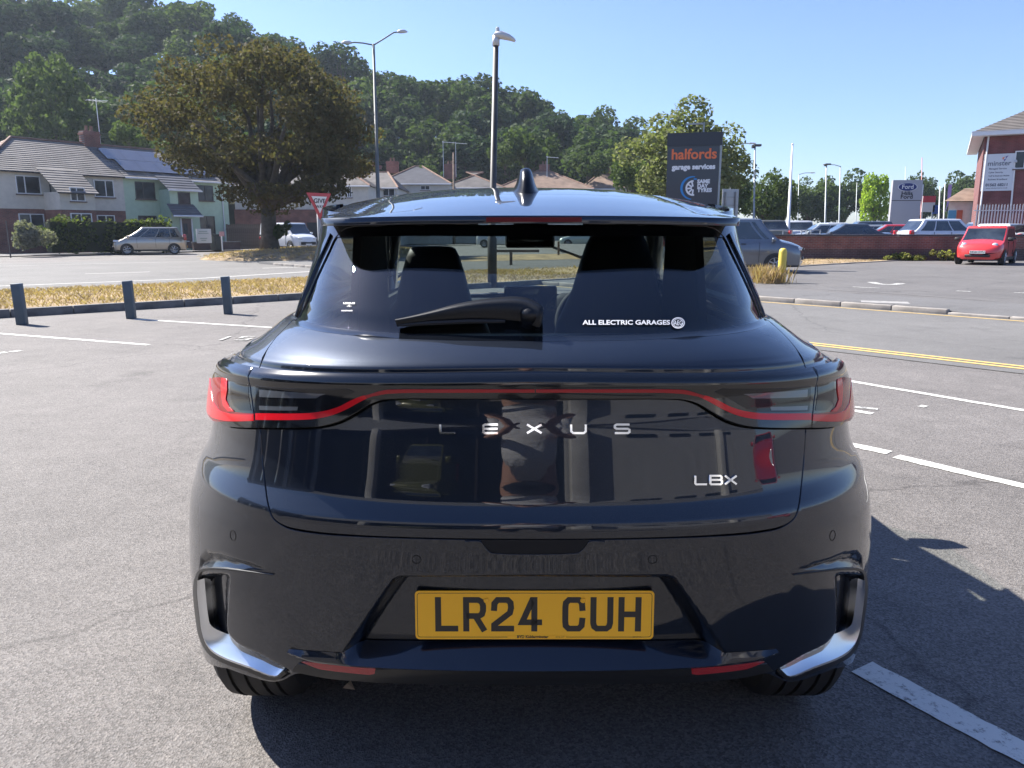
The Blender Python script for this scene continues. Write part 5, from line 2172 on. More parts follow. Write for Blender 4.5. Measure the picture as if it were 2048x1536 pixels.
def window(parent, x, y, z, w, h, panes=2, frame=UPVC, sill=True, split=.5, curtain=False):
    """sits on a wall whose face is at local y"""
    b = MB()
    t = .06
    b.box((x, y - .02, z + h / 2 - t / 2), (w, .07, t)).box((x, y - .02, z - h / 2 + t / 2), (w, .07, t))
    b.box((x - w / 2 + t / 2, y - .02, z), (t, .07, h - 2 * t)).box((x + w / 2 - t / 2, y - .02, z), (t, .07, h - 2 * t))
    xs = [x - w / 2 + t]
    if panes == 2:
        b.box((x - w / 2 + w * split, y - .022, z), (t * .9, .07, h - 2 * t))
        xs.append(x - w / 2 + w * split)
    xs.append(x + w / 2 - t)
    f = b.build('window', frame, parent)
    for a, c in zip(xs, xs[1:]):
        b = MB()
        b.box(((a + c) / 2, y - .006, z), (c - a, .02, h - 2 * t))
        b.build('pane', PANE, f)
    if sill:
        b = MB()
        b.box((x, y - .06, z - h / 2 - .04), (w + .12, .14, .07))
        b.build('sill', SILL, f)
    return f


def slope(parent, name, quad, m, course=.30, lift=.035):
    """tile courses on a roof face: quad = eave-left, eave-right, top-right, top-left (local)"""
    a, b_q, c, d = [Vector(p) for p in quad]
    n = max(2, int(((a - d).length + (b_q - c).length) / 2 / course))
    nrm = (b_q - a).cross(d - a).normalized()
    if nrm.z < 0:
        nrm = -nrm
    b = MB()
    for i in range(n):
        t0, t1 = i / n, (i + 1.18) / n
        t1 = min(t1, 1)
        p = [a.lerp(d, t0) + nrm * lift, b_q.lerp(c, t0) + nrm * lift, b_q.lerp(c, t1), a.lerp(d, t1)]
        q = [a.lerp(d, t0), b_q.lerp(c, t0)]
        b.add(p + q, [(0, 1, 2, 3), (4, 5, 1, 0), (0, 3, 4), (1, 5, 2)])
    o = b.build(name, m, parent)
    o['kind'] = 'stuff'
    return o


def chimney(parent, c, w, h, d=.6, pots=2):
    b = MB()
    b.box((c[0], c[1], c[2] + h / 2), (w, d, h))
    b.box((c[0], c[1], c[2] + h * .86), (w + .10, d + .1, .12))
    o = b.build('chimney', BRICK, parent)
    for k in range(pots):
        b = MB()
        x = c[0] + (k - (pots - 1) / 2) * .34
        b.lathe([(.11, h - .02), (.12, h + .06), (.10, h + .1), (.095, h + .36), (.11, h + .38), (.08, h + .38), (.075, h + .1)], (x, c[1], c[2]), 12)
        b.build('chimney_pot', RIDGE, o, True)
    return o


def beam(parent, name, a, b_, r, m):
    b = MB()
    b.tube([a, b_], r, 6)
    return b.build(name, m, parent)


# ---- the cream and green pair on the left
FR = Frame((-32.4, 48.0), (-22.6, 62.0))
F = FR
x0 = F.loc(-30, 400)[0]
xm = F.loc(249, 400)[0]
x1 = F.loc(458, 430)[0]
EZ = 5.05                       # eaves
RZ_ = 7.45                      # ridge
DEP = 7.2
roots = []
for nm, lab, xa, xb, wm in (('cream_house', 'cream rendered house over red brick with a hipped tiled roof, behind a hedge', x0, xm, CREAM), ('green_house', 'pale green rendered house with solar panels and dark window frames', xm, x1, GREENR)):
    h = empty(nm, tuple(F.A), F.rz, lab, 'house')
    roots.append(h)
H1, H2 = roots
zb = F.loc(200, 421)[1]
b_ = MB()
b_.box(((x0 + xm) / 2, DEP / 2, zb / 2), (xm - x0, DEP, zb))
b_.build('brick_wall', BRICK, H1)
b_ = MB()
b_.box(((x0 + xm) / 2, DEP / 2 - .02, (zb + EZ) / 2), (xm - x0, DEP + .04, EZ - zb))
b_.build('rendered_wall', CREAM, H1)
b_ = MB()
b_.box(((xm + x1) / 2, DEP / 2, EZ / 2), (x1 - xm - .004, DEP, EZ))
b_.build('rendered_wall', GREENR, H2)


def win_px(root, l, t, r_, b2, y=0.0, **k):
    a, za = F.loc(l, t, y)
    c, zc = F.loc(r_, b2, y)
    return window(root, (a + c) / 2, y, (za + zc) / 2, abs(c - a), abs(za - zc), **k)


# projecting bays with low eaves
pitch = (RZ_ - EZ) / (DEP / 2 + .3)


def bay(root, l, r_, eave_py, m, lower):
    yw = -1.0
    for _ in range(6):
        ze = F.loc((l + r_) / 2, eave_py, yw - .2)[1]
        yw = -(.3 + (EZ - ze) / pitch) + .22
    xa, xb = F.loc(l, 400, yw)[0], F.loc(r_, 400, yw)[0]
    b = MB()
    b.box(((xa + xb) / 2, yw / 2 + .01, (zb + ze) / 2), (xb - xa, -yw + .02, ze - zb + .10))
    b.build('bay_wall', m, root)
    b = MB()
    b.box(((xa + xb) / 2, yw / 2 + .015, zb / 2), (xb - xa - .01, -yw, zb - .003))
    b.build('bay_base', lower, root)
    return xa, xb, ze, yw


bxa, bxb, bze, byw = bay(H1, 120, 190, 386, CREAM, BRICK)
gxa, gxb, gze, gyw = bay(H2, 340, 397, 381, GREENR, GREENR)
# roof: hips at both ends
hip = 3.4
ov = .3
roofL = [(x0 - ov, -ov, EZ), (xm, -ov, EZ), (xm, DEP / 2, RZ_), (x0 + hip, DEP / 2, RZ_)]
slope(H1, 'roof_tiles', roofL, TILE)
slope(H1, 'roof_tiles', [(x0 - ov, DEP + ov, EZ), (x0 - ov, -ov, EZ), (x0 + hip, DEP / 2, RZ_), (x0 + hip, DEP / 2 + .01, RZ_)], TILER)  # left hip: sunlight painted in by a lighter, warmer tile colour
slope(H1, 'roof_tiles', [(xm, DEP + ov, EZ), (x0 - ov, DEP + ov, EZ), (x0 + hip, DEP / 2, RZ_), (xm, DEP / 2, RZ_)], TILE)
slope(H2, 'roof_tiles', [(xm + .02, -ov, EZ), (x1 + ov, -ov, EZ), (x1 - hip, DEP / 2, RZ_), (xm + .02, DEP / 2, RZ_)], TILE)
slope(H2, 'roof_tiles', [(x1 + ov, -ov, EZ), (x1 + ov, DEP + ov, EZ), (x1 - hip, DEP / 2 + .01, RZ_), (x1 - hip, DEP / 2, RZ_)], TILE)
slope(H2, 'roof_tiles', [(x1 + ov, DEP + ov, EZ), (xm + .02, DEP + ov, EZ), (xm + .02, DEP / 2, RZ_), (x1 - hip, DEP / 2, RZ_)], TILE)
for root, xa, xb, ze, m, yw in ((H1, bxa, bxb, bze, TILE, byw), (H2, gxa, gxb, gze, TILED, gyw)):
    yb = yw - .22
    slope(root, 'bay_roof', [(xa - .2, yb, ze), (xb + .2, yb, ze), (xb + .2, .15, EZ + .06 + pitch * .45), (xa - .2, .15, EZ + .06 + pitch * .45)], m)
    beam(root, 'gutter', (xa - .2, yb - .04, ze - .02), (xb + .2, yb - .04, ze - .02), .055, GUTTER if root is H1 else UPVC)
beam(H1, 'ridge', (x0 + hip, DEP / 2, RZ_ + .03), (xm, DEP / 2, RZ_ + .03), .10, RIDGE)
beam(H2, 'ridge', (xm, DEP / 2, RZ_ + .03), (x1 - hip, DEP / 2, RZ_ + .03), .10, RIDGE)
beam(H1, 'hip_ridge', (x0 - ov, -ov, EZ + .03), (x0 + hip, DEP / 2, RZ_ + .03), .11, RIDGE)
beam(H2, 'hip_ridge', (x1 + ov, -ov, EZ + .03), (x1 - hip, DEP / 2, RZ_ + .03), .11, TILE)
beam(H1, 'gutter', (x0 - ov, -ov - .04, EZ - .02), (xm, -ov - .04, EZ - .02), .06, GUTTER)
beam(H2, 'gutter', (xm, -ov - .04, EZ - .02), (x1 + ov, -ov - .04, EZ - .02), .06, UPVC)
xd = F.loc(100, 380)[0]
beam(H1, 'downpipe', (xd, -.06, EZ), (xd, -.06, .1), .045, GUTTER)
xd = F.loc(449, 470)[0]
beam(H2, 'downpipe', (xd, -.06, EZ), (xd, -.06, .1), .045, UPVC)
cx_, cz_ = F.loc(183, 312, DEP / 2)
chimney(H1, (cx_, DEP / 2, 6.9), 1.15, 1.45, .7, 2)
beam(H1, 'aerial_mast', (cx_ + .75, DEP / 2, 7.2), (cx_ + .72, DEP / 2, 10.7), .025, UPVC)
beam(H1, 'aerial_boom', (cx_ + .05, DEP / 2, 10.5), (cx_ + 1.5, DEP / 2 - .2, 10.62), .02, UPVC)
for k in range(6):
    beam(H1, 'aerial_rod', (cx_ + .15 + k * .24, DEP / 2 - .35, 10.52), (cx_ + .15 + k * .24, DEP / 2 + .35, 10.52), .012, UPVC)
# windows
win_px(H1, 29, 350, 83, 389, y=-.04, split=.36)
win_px(H1, 36, 427, 91, 465, split=.46)
win_px(H1, 138, 374, 171, 403, y=byw, split=.45)
win_px(H1, 186, 359, 229, 395, y=-.04, split=.58)
win_px(H1, 140, 426, 185, 450, y=byw)
win_px(H1, 193, 430, 232, 465)
win_px(H2, 269, 363, 311, 399, split=.38, frame=DARKF)
win_px(H2, 355, 384, 381, 410, y=gyw, panes=1, frame=DARKF)
win_px(H2, 392, 370, 427, 402, split=.5, frame=DARKF)
win_px(H2, 276, 431, 315, 465, frame=DARKF)
win_px(H2, 398, 432, 431, 468, frame=DARKF)
# porch canopy and door on the green house
pa, pz = F.loc(346, 431, gyw - .9)
pb, _ = F.loc(405, 431, gyw - .9)
slope(H2, 'porch_roof', [(pa, gyw - .95, pz), (pb, gyw - .95, pz), (pb - .12, gyw, pz + .85), (pa + .12, gyw, pz + .85)], TILED, .22)
beam(H2, 'porch_fascia', (pa, gyw - .97, pz - .03), (pb, gyw - .97, pz - .03), .07, UPVC)
da, dz1 = F.loc(362, 437, gyw)
db, dz0 = F.loc(384, 486, gyw)
b_ = MB()
b_.box(((da + db) / 2, gyw - .03, (dz1 + .15) / 2), (db - da, .08, dz1 - .15))
dr = b_.build('door', DOORM, H2)
b_ = MB()
b_.box(((da + db) / 2 - .1, gyw - .08, dz1 * .62), ((db - da) * .42, .02, dz1 * .45))
b_.build('pane', PANE, dr)
b_ = MB()
b_.box(((da + db) / 2, gyw - .085, dz1 * .28), ((db - da) * .3, .02, .05))
b_.build('letter_plate', UPVC, dr)
for xx in (da - .07, db + .07):
    b_ = MB()
    b_.box((xx, gyw - .05, dz1 / 2), (.10, .10, dz1))
    b_.build('door_post', UPVC, H2)
# solar panels: 3 over 5, each a part
u = Vector((0, DEP / 2 + ov, RZ_ - EZ)).normalized()
nrm = Vector((0, -(RZ_ - EZ), DEP / 2 + ov)).normalized()
Mrot = Matrix(((1, u.x, nrm.x), (0, u.y, nrm.y), (0, u.z, nrm.z))).to_4x4()
sx0 = F.loc(252, 360)[0]
pw, ph = 1.42, 1.58
for row, (n, sh) in enumerate(((5, .15), (3, -.3))):
    for i in range(n):
        c = Vector((sx0 + sh + pw * (i + .5), -ov, EZ)) + u * (.75 + ph * (row + .5)) + nrm * .13
        b_ = MB()
        b_.boxm(Matrix.Translation(c) @ Mrot, (pw - .03, ph - .03, .04))
        b_.build('solar_panel', SOLAR, H2)
# garden wall, path, bins and boards in front of the green house
def front_box(name, label, cat, px, Y, size, m, base=0.0, rz=None, z0=None):
    p = at(px, 500, Y)
    b = MB()
    b.box((0, 0, size[2] / 2), size)
    me = b.mesh(name, m)
    bevel_mesh(me, min(size) * .06, 2)
    return tag(link(name, me, None, (p.x, Y, base), (0, 0, F.rz if rz is None else rz)), label, cat)


gw = tag(empty('garden_wall', tuple(F.A), F.rz), 'low dark brick garden wall before the green house', 'wall')
b_ = MB()
b_.box(((F.loc(385, 480, -6)[0] + F.loc(478, 480, -6)[0]) / 2, -6.0, .30), (F.loc(478, 480, -6)[0] - F.loc(385, 480, -6)[0], .22, .60))
b_.build('brickwork', BRICKD, gw)
b_ = MB()
b_.box(((F.loc(385, 480, -6)[0] + F.loc(478, 480, -6)[0]) / 2, -6.0, .635), (F.loc(478, 480, -6)[0] - F.loc(385, 480, -6)[0] + .1, .3, .06))
b_.build('coping', KERBD, gw)
sb = front_box('site_board', 'large white builder board leaning by the green house door', 'sign', 410, 50.2, (1.05, .05, .90), mat('white_board', (.62, .63, .60), .6), .62)
PRN = mat('board_print', (.22, .30, .25), .7)
for (zz, ww) in ((.74, .6), (.62, .75), (.30, .5), (.18, .35)):
    b_ = MB()
    b_.box((-.05, -.028, zz), (ww, .006, .04))
    b_.build('print_line', PRN, sb)
wb = front_box('wheelie_bin', 'dark wheelie bin beside the white builder board', 'bin', 434, 52.5, (.55, .6, 1.0), mat('bin_plastic', (.02, .025, .022), .5), .1)
b_ = MB()
b_.box((0, -.02, 1.04), (.6, .68, .07))
b_.build('lid', mat('bin_plastic', (.02, .025, .022), .5), wb)
fs = front_box('notice_post', 'small pink notice on a short white post by the green house', 'sign', 445, 51, (.06, .06, 1.25), UPVC, .1)
b_ = MB()
b_.box((0, -.05, 1.1), (.36, .03, .3))
b_.build('notice', mat('pink_board', (.6, .33, .32), .7), fs)
# timber fence between the green house and the tree
TIMB = mat('fence_timber', (.16, .115, .085), .9, noise=(5, .3))
fn = empty('timber_fence', tuple(at(455, 500, 60.5) * Vector((1, 1, 0)) if False else (at(455, 500, 60.5).x, 60.5, 0)), R(4), 'brown upright board fence between the green house and the tree', 'fence')
b_ = MB()
b_.box((0, 0, .95), (.142, .022, 1.9))
bd = b_.mesh('board', TIMB)
for i in range(26):
    link('board', bd, fn, (.08 + i * .15, rnd.uniform(-.01, .01), rnd.uniform(-.04, .03)))
for zz in (.4, 1.5):
    b_ = MB()
    b_.box((1.95, .05, zz), (3.95, .05, .09))
    b_.build('rail', TIMB, fn)
# hedge
hA, hB = at(92, 500, 44.3), at(338, 500, 50.5)
hd = (hB - hA)
hd.z = 0
hl = hd.length
bl = []
r = random.Random(9)
for i in range(90):
    bl.append((r.uniform(0, 1) * hl, r.uniform(-.35, .35), r.uniform(.3, 1.9), .55, .4, .42))
p, d = crown_points(8000, bl, 12)
hm = mesh_quads('foliage', leaf_quads(p, d, .17, 13), LF_HEDGE)
hr = empty('garden_hedge', (hA.x, hA.y, .05), math.atan2(hd.y, hd.x), 'long clipped green hedge in front of the cream house', 'hedge')
link('foliage', hm, hr)
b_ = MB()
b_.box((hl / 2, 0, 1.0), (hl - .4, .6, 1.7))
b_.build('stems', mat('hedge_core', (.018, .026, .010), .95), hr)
bl = clumps(1.1, .9, 1.0, 1.0, 18, 6)
p, d = crown_points(2200, bl, 14)
c = at(68, 500, 42.5)
sr = empty('garden_shrub', (c.x, 42.5, 0), 0, 'grey leaved shrub at the left end of the hedge', 'shrub')
link('foliage', mesh_quads('foliage', leaf_quads(p, d, .17, 15), LF_GREY), sr)
# posts by the pavement at the far left
b_ = MB()
c = at(22, 520, 41)
b_.tube([(c.x, 41, 0), (c.x, 41, 1.9)], .035, 6)
tag(b_.build('gate_post', mat('rusty_post', (.12, .10, .09), .8)), 'thin gate post before the brick wall at the far left', 'post')
# front pavement of the houses
strip_sheet('house_pavement', [tuple((F.A + F.ex * s - F.ey * 7.4))[:2] for s in (-8, 0, 8, 16, 24, 40)], [tuple((F.A + F.ex * s - F.ey * 5.6))[:2] for s in (-8, 0, 8, 16, 24, 40)], .09, PAVEM)

# ---- houses further along, mostly roofs above the black car
def far_house(name, label, px0, px1, Y, eave_py, ridge_py, wall, tile, rz=0.0, depth=8.0, hipw=3.0, chim=(), tile_sunlit=None, wins=()):
    A = at(px0, 480, Y)
    B = at(px1, 480, Y)
    w = B.x - A.x
    ez = at(px0, eave_py, Y).z
    rzv = at(px0, ridge_py, Y + depth / 2).z
    h = empty(name, (A.x, Y, 0), rz, label, 'house')
    b = MB()
    b.box((w / 2, depth / 2, ez / 2), (w - .4, depth, ez))
    b.build('wall', wall, h)
    slope(h, 'roof_tiles', [(0, -.3, ez), (w, -.3, ez), (w - hipw, depth / 2, rzv), (hipw, depth / 2, rzv)], tile)
    slope(h, 'roof_tiles', [(0, depth + .3, ez), (0, -.3, ez), (hipw, depth / 2, rzv), (hipw, depth / 2 + .01, rzv)], tile_sunlit or tile)
    slope(h, 'roof_tiles', [(w, -.3, ez), (w, depth + .3, ez), (w - hipw, depth / 2 + .01, rzv), (w - hipw, depth / 2, rzv)], tile)
    slope(h, 'roof_tiles', [(w, depth + .3, ez), (0, depth + .3, ez), (hipw, depth / 2, rzv), (w - hipw, depth / 2, rzv)], tile)
    beam(h, 'ridge', (hipw, depth / 2, rzv + .03), (w - hipw, depth / 2, rzv + .03), .1, RIDGE)
    beam(h, 'hip_ridge', (0, -.3, ez + .03), (hipw, depth / 2, rzv + .03), .1, RIDGE)
    beam(h, 'hip_ridge', (w, -.3, ez + .03), (w - hipw, depth / 2, rzv + .03), .1, RIDGE)
    beam(h, 'gutter', (0, -.36, ez - .04), (w, -.36, ez - .04), .07, UPVC)
    for px, top, wd in chim:
        x = at(px, 400, Y + depth / 2).x - A.x
        zt = at(px, top, Y + depth / 2).z
        chimney(h, (x, depth / 2, rzv - .7), wd, zt - rzv + .4, .7, 2)
    if not name.startswith('brick'):
        for xx in np.arange(1.8, w - 1.2, 3.1):
            window(h, float(xx), 0, 1.5, 1.3, 1.15)
            if ez > 4.6 and not wins:
                window(h, float(xx), 0, 4.0, 1.2, 1.0)
    for l, t, r_, b2 in wins:
        p, q = at(l, t, Y), at(r_, b2, Y)
        window(h, (p.x + q.x) / 2 - A.x, 0, (p.z + q.z) / 2, q.x - p.x, p.z - q.z, split=.5)
    return h


far_house('brick_house', 'pale rendered house over red brick behind the white van', 470, 745, 68, 372, 322, CREAM2, TILE, 0, 8, 4, [(752, 325, 1.1)], wins=[(552, 433, 577, 458), (640, 425, 664, 462), (694, 370, 704, 395)])
b_ = MB()
w5 = [o for o in bpy.data.objects if o.name.startswith('brick_house')][0]
b_.box(((at(745, 480, 68).x - at(470, 480, 68).x) / 2, -.06, 1.6), (at(745, 480, 68).x - at(470, 480, 68).x - .3, .14, 3.2))
b_.build('brick_base', BRICK, w5)
b_ = MB()
p = at(627, 460, 68)
b_.box((p.x - w5.location.x, -.16, 1.05), (.95, .08, 2.1))
b_.build('door', mat('dark_door', (.02, .02, .025), .4), w5)
far_house('end_house', 'cream house with grey tiled roof just left of the two column lamps', 700, 800, 76, 376, 345, CREAM2, TILE, 0, 8, 1.6, wins=[(765, 377, 790, 392)])
far_house('gabled_house', 'house with a slate roof, left slope coloured sunlit orange, and a tall brick chimney beside the lamp column', 757, 905, 84, 368, 333, CREAM2, TILED, 0, 9, 3.6, [(787, 317, 1.3)], TILER, wins=[(841, 371, 860, 380)])  # slate roof; low sun on its left slope is put into the tile colour
far_house('terraced_house', 'grey roofed house with a two pot chimney left of the dark lamp column', 885, 1010, 88, 376, 345, CREAM2, TILE, 0, 8, 4.5, [(901, 323, 1.3)])
far_house('bungalow', 'brown roofed house behind the aerial of the black car', 992, 1186, 92, 378, 341, CREAM, TILER, 0, 10, 5.2, [(1088, 324, 1.2)])
far_house('cottage', 'small red roofed house at the far end of the terrace', 1158, 1262, 104, 378, 347, CREAM, TILER, 0, 8, 3.0, [(1214, 329, 1.2)])
# tall aerial frame above the terraced house
for px, t, lab in ((887, 282, 'thin white aerial mast left of the chimney with two pots'), (912, 284, 'thin white aerial mast right of the chimney with two pots'), (1094, 312, 'rake aerial above the brown roofed house')):
    a = at(px, 345, 90)
    c = at(px + 3, t, 90)
    r_ = empty('roof_antenna', (a.x, 90, a.z), 0, lab, 'antenna')
    beam(r_, 'mast', (0, 0, -.5), (0, 0, c.z - a.z), .03, UPVC)
    beam(r_, 'boom', (-.1, 0, c.z - a.z - .1), (1.3, 0, c.z - a.z - .2), .03, UPVC)
    for k in range(4):
        beam(r_, 'rod', (.1 + .35 * k, -.4, c.z - a.z - .15), (.1 + .35 * k, .4, c.z - a.z - .15), .02, UPVC)

# ================================================================== lamp columns, signs, poles
STEEL = mat('galvanised_steel', (.30, .32, .33), .5, .6, noise=(3, .15))
DKSTEEL = mat('dark_column_paint', (.045, .042, .042), .5, noise=(2.0, .35, 6))
LAMPW = mat('lamp_head', (.50, .51, .52), .4, .2)


def pole_px(px_top, top, px_bot, Y, r0, r1, name, label, m, cat='lamp post'):
    t = at(px_top, top, Y)
    b = at(px_bot, 0, Y)
    bx = at(px_bot, 450, Y).x
    o = empty(name, (bx, Y, 0), 0, label, cat)
    mb = MB()
    mb.tube([(0, 0, 0), (0, 0, 1.2), (0, 0, 1.25), (t.x - bx, 0, t.z)], [r0 * 1.35, r0 * 1.35, r0, r1], 12)
    mb.build('column', m, o, True)
    return o, Vector((t.x - bx, 0, t.z))


o, t = pole_px(992, 86, 984, 19.2, .085, .062, 'lamp_post', 'dark lamp column with one white lantern rising behind the black car', DKSTEEL)
b_ = MB()
b_.tube([t + Vector((0, 0, -.06)), t + Vector((0, 0, .16))], .085, 12)
b_.build('bracket', LAMPW, o, True)
secs = [(-.07, .05, .13, .17), (.0, .11, .07, .24), (.15, .13, .06, .24), (.32, .11, .03, .17), (.43, .06, .0, .09), (.46, .01, .02, .05)]
b_ = MB()
vs_, fs_ = [], []
for x, hw, lo, hi in secs:
    for k in range(10):
        a = 2 * math.pi * k / 10
        vs_.append((t.x + x, hw * math.cos(a), t.z + .02 + (lo + hi) / 2 + (hi - lo) / 2 * math.sin(a)))
for i in range(5):
    for k in range(10):
        fs_.append((i * 10 + k, i * 10 + (k + 1) % 10, (i + 1) * 10 + (k + 1) % 10, (i + 1) * 10 + k))
fs_ += [tuple(range(10)), tuple(range(59, 49, -1))]
b_.add(vs_, fs_)
hdn = b_.build('lantern', LAMPW, o, True)
b_ = MB()
b_.lathe([(.045, .26), (.045, .33), (.03, .345), (.001, .345)], (t.x + .04, 0, t.z + .0), 10)
b_.build('light_sensor', LAMPW, hdn)
MASTM = mat('weathered_mast', (.12, .13, .13), .6, .2, noise=(2, .2))
o, t = pole_px(747, 88, 758, 40, .11, .06, 'twin_lamp_post', 'slim twin armed street lamp rising behind the spreading tree', MASTM)
for (dx, dz, sg) in ((-1.15, .05, -1), (1.25, .55, 1)):
    b_ = MB()
    b_.tube([t + Vector((0, 0, -.05)), t + Vector((dx * .45, 0, dz * .45 + .02)), t + Vector((dx * .8, 0, dz * .9 + .03)), t + Vector((dx, 0, dz))], .035, 7)
    b_.build('arm', MASTM, o, True)
    b_ = MB()
    b_.tube([t + Vector((dx - sg * .08, 0, dz)), t + Vector((dx + sg * .05, 0, dz + .02)), t + Vector((dx + sg * .25, 0, dz + .03)), t + Vector((dx + sg * .42, 0, dz))], [.05, .09, .09, .03], 8)
    b_.build('lantern', LAMPW, o, True)
for px, top, Y, r0, lab, kind in ((1510, 293, 48, .07, 'floodlight column between the garage sign and the white flagpole', 'flood'), (1653, 330, 70, .08, 'floodlight column left of the thin yard lamp', 'flood'), (1681, 333, 85, .08, 'thin yard lamp with an arm to the left', 'arm'), (1462, 292, 62, .06, 'street lamp arm showing right of the pale tree', 'armr'), (1598, 349, 95, .06, 'small street lamp right of the white flagpole', 'armr'), (1714, 365, 95, .06, 'short column right of the thin yard lamp', 'plain')):
    o, t = pole_px(px, top, px - 2, Y, r0, r0 * .6, 'yard_light', lab, STEEL)
    if kind == 'flood':
        b_ = MB()
        b_.box((t.x + .12, -.05, t.z + .06), (.42, .3, .12)).box((t.x - .05, .1, t.z + .0), (.2, .2, .18))
        b_.build('floodlight', DKSTEEL, o)
    elif kind != 'plain':
        s = -1 if kind == 'arm' else 1
        b_ = MB()
        b_.tube([t, t + Vector((s * .7, 0, .18)), t + Vector((s * 1.5, 0, .2))], .04, 6)
        b_.build('arm', STEEL, o)
        b_ = MB()
        b_.tube([t + Vector((s * 1.4, 0, .2)), t + Vector((s * 1.9, 0, .2))], [.08, .05], 8)
        b_.build('lantern', LAMPW, o)
o, t = pole_px(1585, 290, 1577, 44, .10, .045, 'flag_pole', 'bare white flagpole standing behind the parked vans', mat('white_pole', (.72, .73, .74), .4), 'pole')
b_ = MB()
b_.lathe([(.001, .10), (.06, .06), (.06, 0), (.03, -.03)], tuple(t), 10)
b_.build('finial', mat('white_pole', (.7, .7, .7), .4), o, True)
# telegraph pole beside the terrace
o, t = pole_px(907, 305, 908, 82, .12, .09, 'telegraph_pole', 'brown telegraph pole before the terraced houses', TIMB, 'pole')
# GIVE WAY sign
GY = 20.0
s0 = at(636, 440, GY)
ztop = at(636, 386, GY).z
gw_ = empty('give_way_sign', (s0.x + .05, GY, 0), R(52), 'white and red triangular GIVE WAY road sign before the tree', 'road sign')
b_ = MB()
b_.tube([(0, .05, 0), (0, .05, ztop - .05)], .045, 10)
b_.build('post', mat('post_grey', (.33, .35, .36), .5), gw_, True)
hh = ztop - s0.z


def tri(side, top, z_y, inset, m, name, par):
    H = side * .866
    pts = [(-side / 2 + inset * 1.73, -z_y, top - inset), (side / 2 - inset * 1.73, -z_y, top - inset), (0, -z_y, top - H + 2 * inset)]
    b = MB()
    b.prism([(p[0], p[2]) for p in pts], -z_y - .008, -z_y, 'y')
    return b.build(name, m, par)


side = hh / .866
plt_ = tri(side, ztop, .0, 0, mat('sign_red', (.45, .015, .03), .35, coat=.4), 'sign_plate', gw_)
tri(side, ztop, .010, .085, mat('sign_white', (.72, .73, .73), .4, coat=.4), 'sign_face', plt_)
SGN = mat('sign_black', (.012, .014, .02), .4)
MX = Matrix.Translation((0, -.021, ztop - .20)) @ Matrix.Rotation(R(90), 4, 'X')
text_on('GIVE', .155, MX, SGN, 'sign_lettering', plt_, bold=.004, sx=1.15)
MX = Matrix.Translation((0, -.021, ztop - .34)) @ Matrix.Rotation(R(90), 4, 'X')
text_on('WAY', .10, MX, SGN, 'sign_lettering', plt_, bold=.003, sx=1.05)

# garage totem
HY = 27.5
ta, tb_ = at(1339, 271, HY), at(1441, 265, HY)
tw = (tb_.x - ta.x) / math.cos(R(16))
TH = tb_.z
TOT = mat('totem_dark', (.022, .026, .036), .45)
TOT2 = mat('totem_panel', (.028, .032, .045), .35, coat=.3)
to = empty('garage_sign', ((ta.x + tb_.x) / 2, HY, 0), R(-16), 'tall dark garage sign with orange and white lettering', 'sign')
b_ = MB()
b_.box((0, .12, TH - .22), (tw + .04, .30, .44))
b_.build('header', TOT, to)
b_ = MB()
b_.box((-.03, .12, (TH - .44) / 2), (tw - .06, .24, TH - .44))
bdy = b_.build('panel', TOT2, to)
b_ = MB()
b_.box((tw / 2 - .02, .125, (TH - .44) / 2 + .01), (.06, .27, TH - .45))
b_.build('edge_post', STEEL, to)
ORG = mat('sign_orange', (.75, .16, .05), .5)
WHT = mat('sign_lettering_white', (.75, .76, .78), .5)
BLU = mat('sign_blue', (.02, .22, .55), .5)


def tw_text(s, size, px, py, m, bold, sx=1.0, al='CENTER'):
    z = at(px, py, HY).z
    x = (at(px, py, HY).x - to.location.x) / math.cos(R(16))
    text_on(s, size, Matrix.Translation((x, -.012, z)) @ Matrix.Rotation(R(90), 4, 'X'), m, 'lettering', bdy, bold, sx=sx, align=al)


def fit_size(s, width, bold):
    v, f = text_mesh(s, 1.0, bold)
    xs = [p[0] for p in v]
    return width / (max(xs) - min(xs))


s = fit_size('halfords', tw * .83, .012)
tw_text('halfords', s, 1388, 309, ORG, .012)
s = fit_size('garage services', tw * .80, .012)
tw_text('garage services', s, 1387, 334, WHT, .012)
for wd, py in (('SAME', 363.5), ('DAY', 372.5), ('TYRES', 381)):
    tw_text(wd, .175, 1394, py, WHT, .01, al='LEFT')
cz = at(1385, 376, HY).z
cxx = (at(1387, 376, HY).x - to.location.x) / math.cos(R(16)) - .03
b_ = MB()
vv, ff = ribbon([(cxx + .38 * math.cos(a), cz + .38 * math.sin(a)) for a in np.linspace(R(80), R(265), 24)], [.03 + .05 * math.sin(math.pi * i / 23) for i in range(24)])
b_.add([(x, -.014, y) for x, y, q in vv], ff)
vv, ff = ribbon([(cxx + .05 + .30 * math.cos(a), cz + .30 * math.sin(a)) for a in np.linspace(R(75), R(95), 8)], .05)
b_.add([(x, -.014, y) for x, y, q in vv], ff)
b_.build('tyre_arc', BLU, bdy)
b_ = MB()
vv, ff = ribbon([(cxx + .02 + .235 * math.cos(a), cz + .235 * math.sin(a)) for a in np.linspace(R(90), R(280), 24)], .06)
b_.add([(x, -.015, y) for x, y, q in vv], ff)
for a in (105, 145, 185, 225, 265):
    vv, ff = ribbon([(cxx + .02 + .05 * math.cos(R(a)), cz + .05 * math.sin(R(a))), (cxx + .02 + .22 * math.cos(R(a)), cz + .22 * math.sin(R(a)))], .055)
    b_.add([(x, -.0155 - a * 1e-6, y) for x, y, q in vv], ff)
b_.build('wheel_mark', WHT, bdy)
b_ = MB()
b_.box((.28, .12, TH + .17), (.05, .05, .34)).box((-.02, .12, TH + .30), (.62, .05, .05))
b_.build('top_bracket', STEEL, to)
